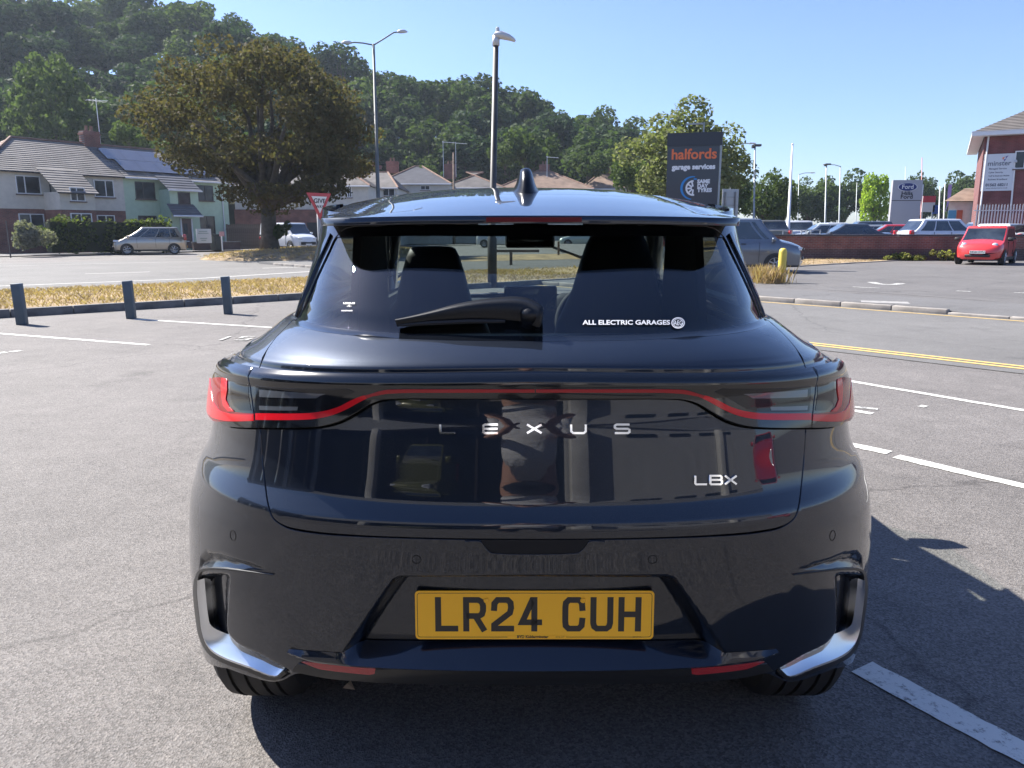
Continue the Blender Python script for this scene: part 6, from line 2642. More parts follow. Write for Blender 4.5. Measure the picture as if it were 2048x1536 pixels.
# back of a road sign
sg = empty('sign_back', (at(1456, 480, 30).x, 30, 0), R(10), 'grey back of a road sign beside the garage sign', 'sign')
zt, zbm = at(1456, 378, 30).z, at(1456, 455, 30).z
b_ = MB()
b_.box((0, 0, (zt + zbm) / 2), (.66, .02, zt - zbm))
b_.build('plate', mat('sign_back_grey', (.38, .40, .42), .5, .3), sg)
for xx in (-.2, .2):
    beam(sg, 'post', (xx, -.05, 0), (xx, -.05, zt - .1), .035, STEEL)
for zz in (.3, .6, .9):
    b_ = MB()
    b_.box((0, -.02, zt - zz), (.66, .02, .03))
    b_.build('rail', STEEL, sg)
# yellow bollard and long dry grass at the kerb
p = onz(1562, 565, .1)
hb = at(1562, 496, p.y).z - .1
b_ = MB()
b_.lathe([(.098, 0), (.098, hb - .10), (.085, hb - .04), (.05, hb - .008), (.001, hb)], (0, 0, 0), 20)
tag(b_.build('yellow_bollard', mat('yellow_paint', (.62, .47, .07), .5, noise=(7, .12)), None, True, (p.x, p.y, .1)), 'yellow round topped bollard beside the grey van', 'bollard')
gx = onz(1538, 566, .1)
tag(blades('dry_weeds', 600, lambda r: (gx.x + r.gauss(0, .20), gx.y + r.uniform(-.3, .8), .1), .40, STRAW, w=.008, lean=.22, seed=15), 'tall straw coloured weeds at the foot of the yellow bollard', 'weeds', kind='stuff')
# weeds at the foot of the wall
for k, (px, w, h, lab) in enumerate(((1783, .8, .28, 'low weed tuft left of the tall weeds under the wall'), (1812, .6, .42, 'taller weed tuft second along the foot of the wall'), (1836, .5, .22, 'smallest weed tuft between two bigger ones at the wall'), (1880, 1.0, .45, 'broadest weed tuft at the foot of the wall near the red car'), (1912, .5, .3, 'weed tuft right against the red car by the wall'))):
    c = at(px, 528, WY - .55)
    bl = [(random.Random(k * 7 + i).uniform(-w / 2, w / 2), random.Random(k * 9 + i).uniform(-.2, .2), random.Random(k * 5 + i).uniform(.05, h * .8), .16, .14, .14) for i in range(9)]
    p, d = crown_points(260, bl, 50 + k)
    e = empty('weed_tuft', (c.x, WY - .5, .09), 0, lab, 'weeds', 'weeds along the wall')
    link('foliage', mesh_quads('foliage', leaf_quads(p, d, .11, 51 + k), LF_WEED), e)
# knee rail and posts on the verge, seen through the car
for px, pb, pt, lab in ((990, 527, 498, 'left post of the low rail on the verge, seen through the car'), (1022, 527, 502, 'right post of the low rail on the verge, seen through the car'), (1117, 508, 483, 'single post on the verge, seen through the rear window')):
    q = onz(px, pb, .15)
    b_ = MB()
    hz = at(px, pt, q.y).z
    b_.box((0, 0, hz / 2), (.11, .11, hz))
    tag(b_.build('rail_post', TIMB, None, False, (q.x, q.y, 0)), lab, 'post', 'posts on the verge')
q0_, q1_ = onz(990, 527, .15), onz(1075, 523, .15)
b_ = MB()
zr = at(990, 502, q0_.y).z
b_.boxm(Matrix.Translation(((q0_.x + q1_.x) / 2, q0_.y, zr)), (q1_.x - q0_.x, .06, .10))
tag(b_.build('low_rail', TIMB), 'low timber rail on the verge, seen through the rear window', 'rail')
# ================================================================== other vehicles
DGLASS = mat('car_glass', (.020, .026, .032), .05, spec=.9, coat=.6, noise=(2.2, .6, 2))
LAMPC = mat('headlamp', (.55, .57, .6), .12, .3, coat=1)
LAMPR = mat('rear_lamp', (.35, .01, .015), .2, coat=1)
PLW = mat('plate_white', (.72, .72, .70), .5)
BLKP = mat('car_black_trim', (.015, .015, .016), .55)
ALLOY2 = mat('wheel_silver', (.42, .43, .45), .35, .8)


def paint_mat(name, col, metal=.25, rough=.35):
    return mat(name, col, rough, metal, coat=1.0, coat_rough=.03)


def simple_wheel(root, c, Rr, w, s):
    b = MB()
    hw = w / 2
    b.lathe([(Rr * .64, -hw), (Rr * .9, -hw), (Rr, -hw * .75), (Rr, hw * .75), (Rr * .9, hw), (Rr * .64, hw)], c, 24, 'y')
    t = b.build('wheel', RUBBER, root, autos=35)
    b = MB()
    o = s * hw
    b.lathe([(.001, o * .55), (Rr * .5, o * .55), (Rr * .62, o * .4), (Rr * .64, o * 1.0), (Rr * .68, o * 1.02)], c, 24, 'y')
    for k in range(7):
        a = 2 * math.pi * k / 7
        p0 = (c[0] + Rr * .1 * math.cos(a), c[1] + o * .9, c[2] + Rr * .1 * math.sin(a))
        p1 = (c[0] + Rr * .62 * math.cos(a), c[1] + o * .9, c[2] + Rr * .62 * math.sin(a))
        b.tube([p0, p1], [Rr * .10, Rr * .07], 5)
    b.build('rim', ALLOY2, t)


def make_car(name, label, cat, loc, heading, S, paint, group=None, cloth=None, plate=None, detail=True):
    """S: L, W, top=[(x,z)...] bonnet/belt line front->rear, cab=(xf_base, xf_top, xr_top, xr_base), H, belt, R, ax=(front,rear), gc; x forward"""
    root = empty(name, loc, heading, label, cat, group)
    L, W, H, Rr = S['L'], S['W'], S['H'], S['R']
    gc = S.get('gc', .22)
    xs = np.linspace(L / 2, -L / 2, 41)
    tx, tz = [p[0] for p in S['top']][::-1], [p[1] for p in S['top']][::-1]
    vs_, fs_ = [], []
    n = 0
    ex = S.get('nose', 2.6)
    for x in xs:
        u = abs(x) / (L / 2)
        hw = W / 2 * (1 - max(0, u) ** 6 * .10) * (max(1e-3, 1 - u ** (ex * 5)) ** (1 / 5))
        t = float(np.interp(x, tx, tz))
        endk = smooth01((1 - u) / .05)
        zb = gc + .16 * (1 - float(endk))
        mid = zb + (t - zb) * .52
        prof_ = [(0, zb), (hw * .80, zb), (hw * .95, zb + .07), (hw * 1.0, mid), (hw * .985, t - .14), (hw * .93, t - .04), (hw * .80, t), (hw * .4, t + .03), (0, t + .04)]
        ring = prof_ + [(-a, c_) for a, c_ in prof_[-2:0:-1]]
        n = len(ring)
        vs_ += [(x, a, c_) for a, c_ in ring]
    for i in range(len(xs) - 1):
        for k in range(n):
            fs_.append((i * n + k, (i + 1) * n + k, (i + 1) * n + (k + 1) % n, i * n + (k + 1) % n))
    fs_ += [tuple(range(n)), tuple(range(len(vs_) - 1, len(vs_) - 1 - n, -1))]
    b = MB()
    b.add(vs_, fs_)
    body = b.build('body', paint, root, autos=38)
    # cabin
    xa, xb, xc, xd = S['cab']
    zb0, zr = S['belt'], H
    wb, wt = W / 2 * .93, W / 2 * S.get('tumble', .76)
    zt = lambda x: float(np.interp(x, tx, tz))
    levels = []
    for k in range(7):
        t = k / 6
        e = t ** .85
        hw = wb + (wt - wb) * e
        fx = xa + (xb - xa) * (t + .10 * math.sin(math.pi * t))
        rx = xd + (xc - xd) * (t + .14 * math.sin(math.pi * t) * (1 if xc > xd + .2 else 0))
        z = (zb0 - .06) + (zr - .05 - zb0 + .06) * t
        ring = []
        cr = .10
        for (sx, sy, a0) in ((1, 1, 0), (-1, 1, 90), (-1, -1, 180), (1, -1, 270)):
            for q in range(5):
                a = R(a0 + 22.5 * q)
                cx_ = (fx if sx > 0 else rx) - sx * cr * 1.0
                ring.append((cx_ + cr * math.cos(a), sy * (hw - cr * .5) + cr * .5 * math.sin(a), z))
        levels.append(ring)
    top = [(p[0] * .97 + (xb + xc) / 2 * .03, p[1] * .93, zr - .015) for p in levels[-1]]
    top2 = [(p[0] * .80 + (xb + xc) / 2 * .20, p[1] * .70, zr) for p in levels[-1]]
    levels += [top, top2]
    m = len(levels[0])
    vs_ = [p for r_ in levels for p in r_]
    fs_ = [(i * m + k, i * m + (k + 1) % m, (i + 1) * m + (k + 1) % m, (i + 1) * m + k) for i in range(len(levels) - 1) for k in range(m)]
    fs_.append(tuple((len(levels) - 1) * m + k for k in range(m)))
    b = MB()
    b.add(vs_, fs_)
    b.build('cabin', paint if not cloth else cloth, root, autos=40)

    # panes lie just proud of the cabin skin
    def side_pt(x, t, s):
        e = t ** .85
        hw = wb + (wt - wb) * e
        return (x, s * (hw + .006), (zb0 - .06) + (zr - .05 - zb0 + .06) * t)

    def edge_f(t):
        return xa + (xb - xa) * (t + .10 * math.sin(math.pi * t))

    def edge_r(t):
        return xd + (xc - xd) * (t + .14 * math.sin(math.pi * t) * (1 if xc > xd + .2 else 0))
    t0, t1 = .14, .90
    cuts = S.get('cuts', (.36, .70))
    for s in (-1, 1):
        brk = [0.035] + list(cuts) + [.965]
        skip = S.get('blank', ())
        for j, (c0, c1) in enumerate(zip(brk, brk[1:])):
            if j in skip:
                continue
            vs_, fs_ = [], []
            for q in range(5):
                t = t0 + (t1 - t0) * q / 4
                f_, r_ = edge_f(t) - .11, edge_r(t) + .11
                for xx in (f_ + (r_ - f_) * (c0 + .012), f_ + (r_ - f_) * (c1 - .012)):
                    vs_.append(side_pt(xx, t, s))
            for q in range(4):
                fs_.append((q * 2, q * 2 + 1, q * 2 + 3, q * 2 + 2))
            b = MB()
            b.add(vs_, fs_)
            b.build('side_window', DGLASS, root, True)
    for nm, edge, sg in (('windscreen', edge_f, 1), ('rear_window', edge_r, -1)):
        vs_, fs_ = [], []
        for q in range(6):
            t = (.08 if sg > 0 else .16) + (.93 - (.08 if sg > 0 else .16)) * q / 5
            hw = wb + (wt - wb) * t ** .85
            for j in range(7):
                a = -1 + 2 * j / 6
                vs_.append((edge(t) + sg * .010, a * (hw - .058), (zb0 - .06) + (zr - .05 - zb0 + .06) * t))
        for q in range(5):
            for j in range(6):
                fs_.append((q * 7 + j, q * 7 + j + 1, (q + 1) * 7 + j + 1, (q + 1) * 7 + j))
        b = MB()
        b.add(vs_, fs_)
        b.build(nm, DGLASS, root, True)
    # arches and wheels
    for ax in S['ax']:
        for s in (-1, 1):
            b = MB()
            yy = s * (W / 2 + .004)
            N = 18
            ring = [(ax + Rr * 1.16 * math.cos(math.pi * k / N), yy, Rr + Rr * 1.16 * math.sin(math.pi * k / N)) for k in range(N + 1)] + [(ax - Rr * 1.16, yy, gc + .02), (ax + Rr * 1.16, yy, gc + .02)]
            b.add(ring, [tuple(range(len(ring)))])
            b.build('wheel_arch', BLKP, root)
            simple_wheel(root, (ax, s * (W / 2 - .085), Rr), Rr, .21, s)
    if not detail:
        return root
    fz = S.get('lamp_z', .66)
    for s in (-1, 1):
        b = MB()
        if S.get('round'):
            b.lathe([(.001, .05), (.07, .045), (.105, .02), (.115, -.06)], (L / 2 - .20, s * (W / 2 - .30), fz), 18, 'x')
            b.build('headlamp', LAMPC, root, True)
            b = MB()
            b.lathe([(.001, .03), (.05, .025), (.07, -.05)], (L / 2 - .12, s * (W / 2 - .27), fz - .2), 14, 'x')
            b.build('side_lamp', LAMPC, root, True)
        else:
            b.prism([(s * W * .415, fz - .03), (s * W * .405, fz + .10), (s * (W * .415 - .30), fz + .04), (s * (W * .415 - .36), fz - .05)], L / 2 - .40, L / 2 - .075, 'x')
            me = b.mesh('headlamp', LAMPC)
            bevel_mesh(me, .02, 2)
            link('headlamp', me, root)
        b = MB()
        b.box((-L / 2 + .10, s * (W / 2 - .17), S.get('tail_z', .85)), (.17, .20, S.get('tail_h', .22)))
        me = b.mesh('rear_lamp', LAMPR)
        bevel_mesh(me, .03, 2)
        link('rear_lamp', me, root)
        b = MB()
        xm_ = xa - .28
        b.box((xm_, s * (W / 2 + .09), zb0 + .04), (.13, .20, .14))
        me = b.mesh('door_mirror', S.get('mirror', paint))
        bevel_mesh(me, .04, 2)
        link('door_mirror', me, root)
        for hx in S.get('handles', ()):
            b = MB()
            b.box((hx, s * (W / 2 - .004), zb0 - .12), (.17, .04, .03))
            b.build('door_handle', S.get('handle_m', paint), root)
        for sxm in S.get('seams', ()):
            b = MB()
            b.box((sxm, s * (W / 2 - .012), (zb0 + gc) / 2 + .06), (.012, .035, zb0 - gc - .22))
            b.build('door_seam', BLKP, root)
        b = MB()
        b.box(((S['ax'][0] + S['ax'][1]) / 2, s * (W / 2 - .05), gc + .03), (S['ax'][0] - S['ax'][1] - 2.4 * Rr, .09, .10))
        b.build('sill', BLKP, root)
    b = MB()
    gz, gh, gwid = S.get('grille', (.42, .14, .9))
    b.box((L / 2 - .03, 0, gz), (.07, gwid, gh))
    me = b.mesh('grille', BLKP)
    bevel_mesh(me, .03, 2)
    gr = link('grille', me, root)
    for zz in S.get('bars', ()):
        b = MB()
        b.box((L / 2 + .005, 0, zz), (.03, gwid * .92, .018))
        b.build('grille_bar', CHROME, gr)
    for sx, nm in ((1, 'front_plate'), (-1, 'rear_plate')):
        b = MB()
        b.box((sx * (L / 2 + .012), 0, S.get('plate_z', .45)), (.02, .52, .11))
        pl_ = b.build(nm, PLW if sx > 0 else PLY, root)
        if plate and sx > 0:
            text_on(plate, .10, Matrix.Translation((L / 2 + .0235, 0, S.get('plate_z', .45))) @ Matrix.Rotation(R(90), 4, 'Z') @ Matrix.Rotation(R(90), 4, 'X'), INK, 'plate_lettering', pl_, bold=.003, sx=1.0)
    return root


HATCH = dict(L=4.05, W=1.72, H=1.46, top=[(2.03, .62), (1.9, .74), (1.2, .92), (.9, .98), (0, .98), (-1.6, 1.0), (-1.95, .95), (-2.03, .7)], cab=(1.05, .25, -1.35, -1.85), belt=.96, R=.31, ax=(1.25, -1.25), handles=(-.05, -.85), seams=(.75, -.25, -1.0))
MPV = dict(L=3.80 + .23, W=1.70, H=1.60, top=[(2.0, .55), (1.93, .70), (1.55, .88), (1.15, 1.0), (0, 1.02), (-1.7, 1.03), (-1.95, .98), (-2.02, .7)], cab=(1.42, .42, -1.55, -1.92), belt=1.0, R=.31, ax=(1.25, -1.28), cuts=(.20, .50, .80), tumble=.74, handles=(-.05, -.9), seams=(.70, -.30, -1.05), lamp_z=.76, tail_z=1.0, tail_h=.34)
SUV = dict(L=4.45, W=1.84, H=1.66, top=[(2.22, .72), (2.1, .86), (1.4, 1.03), (.95, 1.08), (0, 1.09), (-1.8, 1.12), (-2.1, 1.08), (-2.22, .8)], cab=(1.08, .30, -1.55, -2.08), belt=1.07, R=.35, ax=(1.35, -1.33), handles=(.0, -.9), seams=(.8, -.25, -1.1), lamp_z=.85, tail_z=1.02, tail_h=.2, plate_z=.6)
SALOON = dict(L=4.6, W=1.80, H=1.43, top=[(2.3, .6), (2.15, .74), (1.3, .90), (.95, .94), (0, .95), (-1.5, .98), (-2.1, .98), (-2.3, .75)], cab=(1.05, .1, -1.0, -1.95), belt=.95, R=.32, ax=(1.4, -1.38), handles=(-.05, -.95), seams=(.8, -.25, -1.15))
FIAT = dict(L=3.57, W=1.63, H=1.49, top=[(1.785, .52), (1.74, .68), (1.60, .78), (1.25, .90), (1.0, .95), (0, .97), (-1.4, .98), (-1.7, .93), (-1.785, .7)], cab=(1.16, .42, -1.15, -1.66), belt=.94, R=.29, ax=(1.12, -1.18), round=True, lamp_z=.74, nose=2.2, tumble=.86, cuts=(.60,), grille=(.36, .10, .86), plate_z=.50, mirror=BLKP, handles=(-.2,), seams=(.6, -.5))
VWVAN = dict(L=4.9, W=1.90, H=1.95, top=[(2.45, .70), (2.40, .90), (2.05, 1.06), (1.62, 1.17), (1.3, 1.19), (0, 1.18), (-2.3, 1.18), (-2.42, 1.0), (-2.45, .7)], cab=(1.72, .98, -2.05, -2.36), belt=1.16, R=.335, ax=(1.53, -1.47), cuts=(.10, .34, .66), tumble=.82, lamp_z=.84, grille=(.86, .10, 1.05), bars=(.88, .84), plate_z=.52, tail_z=1.15, tail_h=.4, handles=(.45, -.35), seams=(.98, -.05, -1.1), nose=2.8, handle_m=BLKP)
WVAN = dict(L=4.78, W=1.90, H=1.97, top=[(2.39, .62), (2.33, .85), (1.9, 1.08), (1.55, 1.18), (1.3, 1.22), (0, 1.2), (-2.25, 1.2), (-2.36, 1.0), (-2.39, .7)], cab=(1.68, 1.02, -2.2, -2.32), belt=1.18, R=.33, ax=(1.45, -1.55), cuts=(.10, .36, .68), blank=(2, 3), tumble=.86, lamp_z=.82, grille=(.50, .22, 1.3), plate_z=.42, seams=(.95, -.1), nose=2.8)

P_ = paint_mat
# silver-beige people carrier before the hedge
c = onz(303, 509)
make_car('parked_mpv', 'silver beige small people carrier parked before the hedge', 'car', (c.x, c.y, .01), math.atan2(-.40, -.92), MPV, P_('champagne_paint', (.42, .38, .32), .7, .3))
# white panel van
c = at(594, 497, 58)
make_car('parked_van', 'white panel van parked behind the trunk of the spreading tree', 'van', (c.x - .6, 58, max(0, c.z - .1)), R(-38), WVAN, P_('white_paint', (.70, .71, .72), 0, .4))
# pale car partly behind the sign post
c = at(690, 500, 60)
make_car('parked_car', 'pale car half hidden between the road sign post and the black car', 'car', (c.x, 62, .05), R(-170), HATCH, P_('pale_paint', (.6, .61, .62), .1, .4))
# cars seen through the black car
for k, (px, Y, hd, lab, col) in enumerate(((1165, 68, R(175), 'pale green car far off, seen through the windows right of the mirror', (.42, .48, .44)), (1000, 66, R(-5), 'pale car far off, seen through the rear window left of the mirror', (.5, .52, .52)))):
    c = at(px, 480, Y)
    make_car('distant_car', lab, 'car', (c.x, Y, .02), hd, HATCH, P_('distant_%d' % k, col, .2), detail=False)
# grey van at the kerb, front to the right
c = at(1546, 555, 24.6)
vw = make_car('parked_van', 'dark silver van with its nose beside the yellow bollard', 'van', (c.x - 1.35, 25.3, .09), R(-17), VWVAN, P_('graphite_paint', (.15, .165, .19), .6, .3))
vw.scale = (.90, .90, .86)
vw.location.x += .15
# little red car
c = at(1977, 540, 30.2)
make_car('small_red_car', 'small rounded red car facing the viewer on the forecourt', 'car', (c.x + .45, 31.2, .09), R(-131), FIAT, P_('coral_red', (.60, .035, .035), .05, .35), plate='NC64 DYU')
# yard behind the wall
yard = [(1640, 41, 170, HATCH, (.30, .33, .36), 'silver hatchback directly behind the dark blue saloon', None),
        (1720, 48, 168, SUV, (.05, .06, .08), 'black crossover between the dark blue saloon and the lamp columns', None),
        (1812, 45, 172, SALOON, (.5, .52, .55), 'pale silver saloon left of the white crossover', None),
        (1950, 52, 170, SUV, (.30, .35, .42), 'blue grey crossover before the tiled kiosk', None),
        (1545, 52, 170, SUV, (.5, .5, .5), 'pale van like car above the nose of the grey van', None),
        (1521, 44, 95, SUV, (.13, .12, .09), 'olive brown estate car above the wall behind the grey van', (1475, 1567)),
        (1585, 46, 82, SUV, (.62, .63, .64), 'white car with dark rear glass left of the flagpole foot', None),
        (1683, 38.5, 172, SALOON, (.035, .045, .065), 'dark blue saloon just behind the wall', None),
        (1770, 42, 162, SALOON, (.40, .03, .04), 'red saloon behind the dark blue one', None),
        (1730, 45, 165, SALOON, (.22, .24, .27), 'grey saloon between the dark blue and the red car', None),
        (1890, 38.5, 2, SUV, (.62, .63, .65), 'white crossover side on behind the wall', None),
        (1978, 41.5, 118, HATCH, (.60, .62, .63), 'white hatchback beyond the bonnet of the white crossover', None),
        (2062, 42, 150, HATCH, (.45, .03, .04), 'red car cut by the right edge of the picture', None),
        (1655, 56, 90, SUV, (.58, .60, .62), 'white van like car at the back of the yard', None),
        (1700, 54, 95, HATCH, (.55, .57, .6), 'silver car near the thin lamp columns', None),
        (1618, 54, 85, HATCH, (.08, .12, .17), 'small dark car between two white ones', None),
        (1800, 50, 165, SALOON, (.06, .08, .12), 'dark car behind the red saloon', None),
        (1840, 54, 160, SALOON, (.25, .3, .36), 'blue grey car before the blue oval sign', None),
        (1765, 58, 170, HATCH, (.35, .42, .5), 'light blue car beneath the lime green tree', None),
        (1875, 60, 175, SUV, (.45, .5, .55), 'silver crossover roof behind the white crossover', None),
        (1925, 62, 175, SALOON, (.2, .27, .36), 'blue car roof left of the palisade fence', None)]
for k, (px, Y, hd, S_, col, lab, rng_) in enumerate(yard):
    c = at(px, 480, Y)
    make_car('yard_car', lab, 'car', (c.x, Y, .30), R(hd), S_, P_('yard_paint_%d' % k, col, .3, .35), 'cars in the dealer yard', detail=Y < 47)

# ================================================================== dealer yard furniture
RAILM = mat('rail_steel', (.42, .44, .46), .45, .6)
ra_ = empty('hand_rail', (at(1565, 480, 37).x, 37, .3), R(3), 'galvanised tube railing beside the yard cars', 'railing')
for i in range(5):
    beam(ra_, 'upright', (i * .45, 0, 0), (i * .45, 0, 1.15), .024, RAILM)
for z in (.6, 1.13):
    beam(ra_, 'rail', (-.9, 0, z), (1.8, 0, z), .024, RAILM)
beam(ra_, 'upright', (-.9, 0, 0), (-.9, 0, 1.15), .024, RAILM)
# blue oval dealer sign
OY = 70
c0, c1 = at(1788, 360, OY), at(1838, 430, OY)
ow = c1.x - c0.x
osg = empty('dealer_sign', ((c0.x + c1.x) / 2, OY, 0), R(-6), 'grey dealer totem with a blue oval at the top', 'sign')
b_ = MB()
b_.box((0, .2, (c0.z) / 2), (ow, .4, c0.z))
pb_ = b_.build('panel', mat('totem_grey', (.36, .36, .40), .5), osg)
zo = at(1812, 374, OY).z
ring = [(.82 * math.cos(t), .36 * math.sin(t)) for t in np.linspace(0, 2 * math.pi, 33)[:-1]]
for k, (sc_, m_) in enumerate(((1.0, WHT), (.94, mat('oval_blue', (.01, .03, .16), .3, coat=.5)))):
    b_ = MB()
    b_.prism([(x * sc_, zo + z * sc_) for x, z in ring], -.03 - .01 * k, .0, 'y')
    b_.build('oval', m_, pb_)
text_on('Ford', .52, Matrix.Translation((0, -.055, zo)) @ Matrix.Rotation(R(90), 4, 'X'), WHT, 'lettering', pb_, bold=.005)
for wd, py in (('Hills', 387), ('Ford', 394)):
    text_on(wd, .46, Matrix.Translation((0, -.01, at(1812, py, OY).z)) @ Matrix.Rotation(R(90), 4, 'X'), SGN, 'lettering', pb_, bold=.012, sx=1.2)
b_ = MB()
b_.box((0, -.005, at(1812, 401, OY).z), (ow, .02, .05))
b_.build('panel_joint', BLKP, pb_)


def board(name, label, px0, px1, top, bot, Y, m, post=True, cat='sign'):
    a, c = at(px0, top, Y), at(px1, bot, Y)
    e = empty(name, ((a.x + c.x) / 2, Y, 0), 0, label, cat)
    b = MB()
    b.box((0, 0, (a.z + c.z) / 2), (c.x - a.x, .08, a.z - c.z))
    p_ = b.build('panel', m, e)
    if post:
        for s in (-1, 1):
            beam(e, 'post', (s * (c.x - a.x) * .4, .06, 0), (s * (c.x - a.x) * .4, .06, c.z + .3), .05, STEEL)
    return e, p_, (c.x - a.x), a.z, c.z


e, p_, w, zt, zb2 = board('white_totem', 'white totem with blue marks right of the oval sign', 1829, 1841, 369, 430, 74, mat('white_panel', (.62, .65, .68), .5), False)
for z in (.85, .55):
    b_ = MB()
    b_.prism([(-w * .3, zb2 + (zt - zb2) * z), (w * .3, zb2 + (zt - zb2) * (z + .08)), (w * .1, zb2 + (zt - zb2) * (z - .06))], -.06, -.045, 'y')
    b_.build('blue_mark', mat('mark_blue', (.02, .2, .5), .5), p_)
e, p_, w, zt, zb2 = board('red_sign', 'small red headed sign between the oval sign and the flag', 1846, 1868, 392, 424, 66, mat('pale_panel', (.5, .48, .48), .6))
b_ = MB()
b_.box((0, -.05, zt - (zt - zb2) * .2), (w, .03, (zt - zb2) * .4))
b_.build('heading', mat('heading_red', (.4, .03, .04), .5), p_)
board('blue_sign', 'little blue sign low beside the red headed sign', 1866, 1877, 410, 428, 66, mat('sign_navy', (.02, .06, .22), .5))
o, t = pole_px(1844, 315, 1843, 72, .06, .03, 'mast', 'red and white striped mast behind the oval sign', mat('mast_red', (.5, .2, .18), .5), 'mast')
o, t = pole_px(1811, 333, 1811, 90, .05, .03, 'mast', 'thin grey mast rising left of the oval sign', STEEL, 'mast')
for px, top, lab in ((1890, 368, 'purple feather flag on a white pole'), (1880, 373, 'plain white pole beside the purple flag')):
    o, t = pole_px(px, top, px - 2, 62, .05, .03, 'flag', lab, mat('white_pole', (.7, .7, .7), .4), 'flag')
    if px == 1890:
        b_ = MB()
        vs_ = []
        for i in range(9):
            z = t.z - i * .26
            vs_ += [(.03, .03 * math.sin(i), z), (.33 - .012 * i * i * .4, .06 * math.sin(i * .9 + 1), z - .06)]
        b_.add(vs_, [(i * 2, i * 2 + 1, i * 2 + 3, i * 2 + 2) for i in range(8)])
        b_.build('cloth', mat('purple_cloth', (.28, .20, .48), .8), o)
# small tiled kiosk
kx0, kx1 = at(1895, 430, 58), at(1962, 430, 58)
kw = kx1.x - kx0.x
kk = empty('tiled_kiosk', (kx0.x, 58, 0), R(-31), 'low building with brown tiled roof and blue door beside the fence', 'building')
kz = at(1900, 403, 58).z
b_ = MB()
b_.box((kw / 2, 2, kz / 2), (kw, 4, kz))
b_.build('wall', CREAM2, kk)
slope(kk, 'roof_tiles', [(-.3, -.3, kz), (kw + .3, -.3, kz), (kw + .1, 2, kz + 1.0), (.9, 2, kz + 1.0)], TILER, .25)
for xx, ww, m_ in ((.25, .5, mat('kiosk_blue', (.05, .25, .45), .5)), (.72, .36, mat('kiosk_red', (.35, .07, .03), .5))):
    b_ = MB()
    b_.box((kw * .02 + xx, -.03, kz * .42), (ww, .05, kz * .8))
    b_.build('door', m_, kk)
# maroon brick office
MAR = brick_mat('maroon_brick', (.20, .055, .055), (.165, .045, .048), (.17, .09, .085))
BY = 48
cA = at(1951, 440, BY)
ez = at(1963, 268, BY).z
of = empty('brick_office', (cA.x, BY, 0), R(-29), 'maroon brick office block with a large white sign at the right edge', 'building')
b_ = MB()
b_.box((10, 6, ez / 2), (20, 12, ez))
b_.build('wall', MAR, of)
slope(of, 'roof_tiles', [(-.7, -.7, ez + .05), (20.7, -.7, ez + .05), (14.5, 6, ez + 3.3), (5.5, 6, ez + 3.3)], mat('office_tile', (.13, .115, .105), .8, noise=(2, .2)), .33)
slope(of, 'roof_tiles', [(-.7, 12.7, ez + .05), (-.7, -.7, ez + .05), (5.5, 6, ez + 3.3), (5.5, 6.01, ez + 3.3)], mat('office_tile', (.13, .115, .105), .8), .33)
b_ = MB()
b_.box((10, -.68, ez - .02), (21.4, .06, .26)).box((-.68, 6, ez - .02), (.06, 13.4, .262))
b_.box((10, -.35, ez - .14), (21.2, .62, .03)).box((-.34, 6, ez - .142), (.6, 13.2, .03))
b_.build('fascia', UPVC, of)
beam(of, 'downpipe', (.18, -.08, ez - .15), (.18, -.08, 0), .055, UPVC)


def of_loc(px, py):
    d = Vector(ray(px, py))
    ex_ = Vector((math.cos(R(-29)), math.sin(R(-29)), 0))
    n_v = Vector((-ex_.y, ex_.x, 0))
    o_ = Vector((CAMX, 0, CAMH))
    A = Vector(of.location)
    t = (A - o_).dot(n_v) / d.dot(n_v)
    p_ = o_ + d * t
    return (p_ - A).dot(ex_), p_.z


sx0_, sz1 = of_loc(1969, 309)
sx1_, sz0 = of_loc(2024, 381)
b_ = MB()
b_.box(((sx0_ + sx1_) / 2, -.04, (sz0 + sz1) / 2), (sx1_ - sx0_, .05, sz1 - sz0))
sgn = b_.build('sign_board', mat('office_sign', (.62, .65, .68), .5), of)
GRT = mat('sign_grey_text', (.14, .16, .19), .6)
swid = sx1_ - sx0_


def of_text(s, frac_w, fz, bold, al='CENTER', fx=.5, m=GRT):
    size = fit_size(s, swid * frac_w, bold)
    text_on(s, size, Matrix.Translation((sx0_ + swid * fx, -.07, sz0 + (sz1 - sz0) * fz)) @ Matrix.Rotation(R(90), 4, 'X'), m, 'lettering', sgn, bold, align=al)


of_text('minster', .72, .74, .008)
of_text('Managed Service', .55, .60, .004, fx=.47)
of_text('Cyber Security', .45, .50, .004, fx=.42)
of_text('VoIP & Business Mobile', .66, .405, .004, fx=.53)
of_text('Business Broadband', .60, .31, .004, fx=.5)
of_text('01562 68211', .68, .16, .012)
of_text('www.minstermicro.co.uk', .68, .075, .002)
for dx, dz, m_ in ((-.05, .02, ORG), (.05, .05, mat('sign_purple', (.18, .12, .3), .6)), (.0, -.03, mat('sign_purple', (.18, .12, .3), .6))):
    b_ = MB()
    x_, z_ = sx0_ + swid * (.62 + dx), sz0 + (sz1 - sz0) * (.87 + dz)
    b_.prism([(x_, z_), (x_ + .14, z_ + .06), (x_ + .05, z_ - .12)], -.075, -.068, 'y')
    b_.build('logo', m_, sgn)
a, zt = of_loc(2031, 302)
c_, zb2 = of_loc(2090, 336)
window(of, (a + c_) / 2, -.02, (zt + zb2) / 2, c_ - a, zt - zb2, panes=2, split=.33)
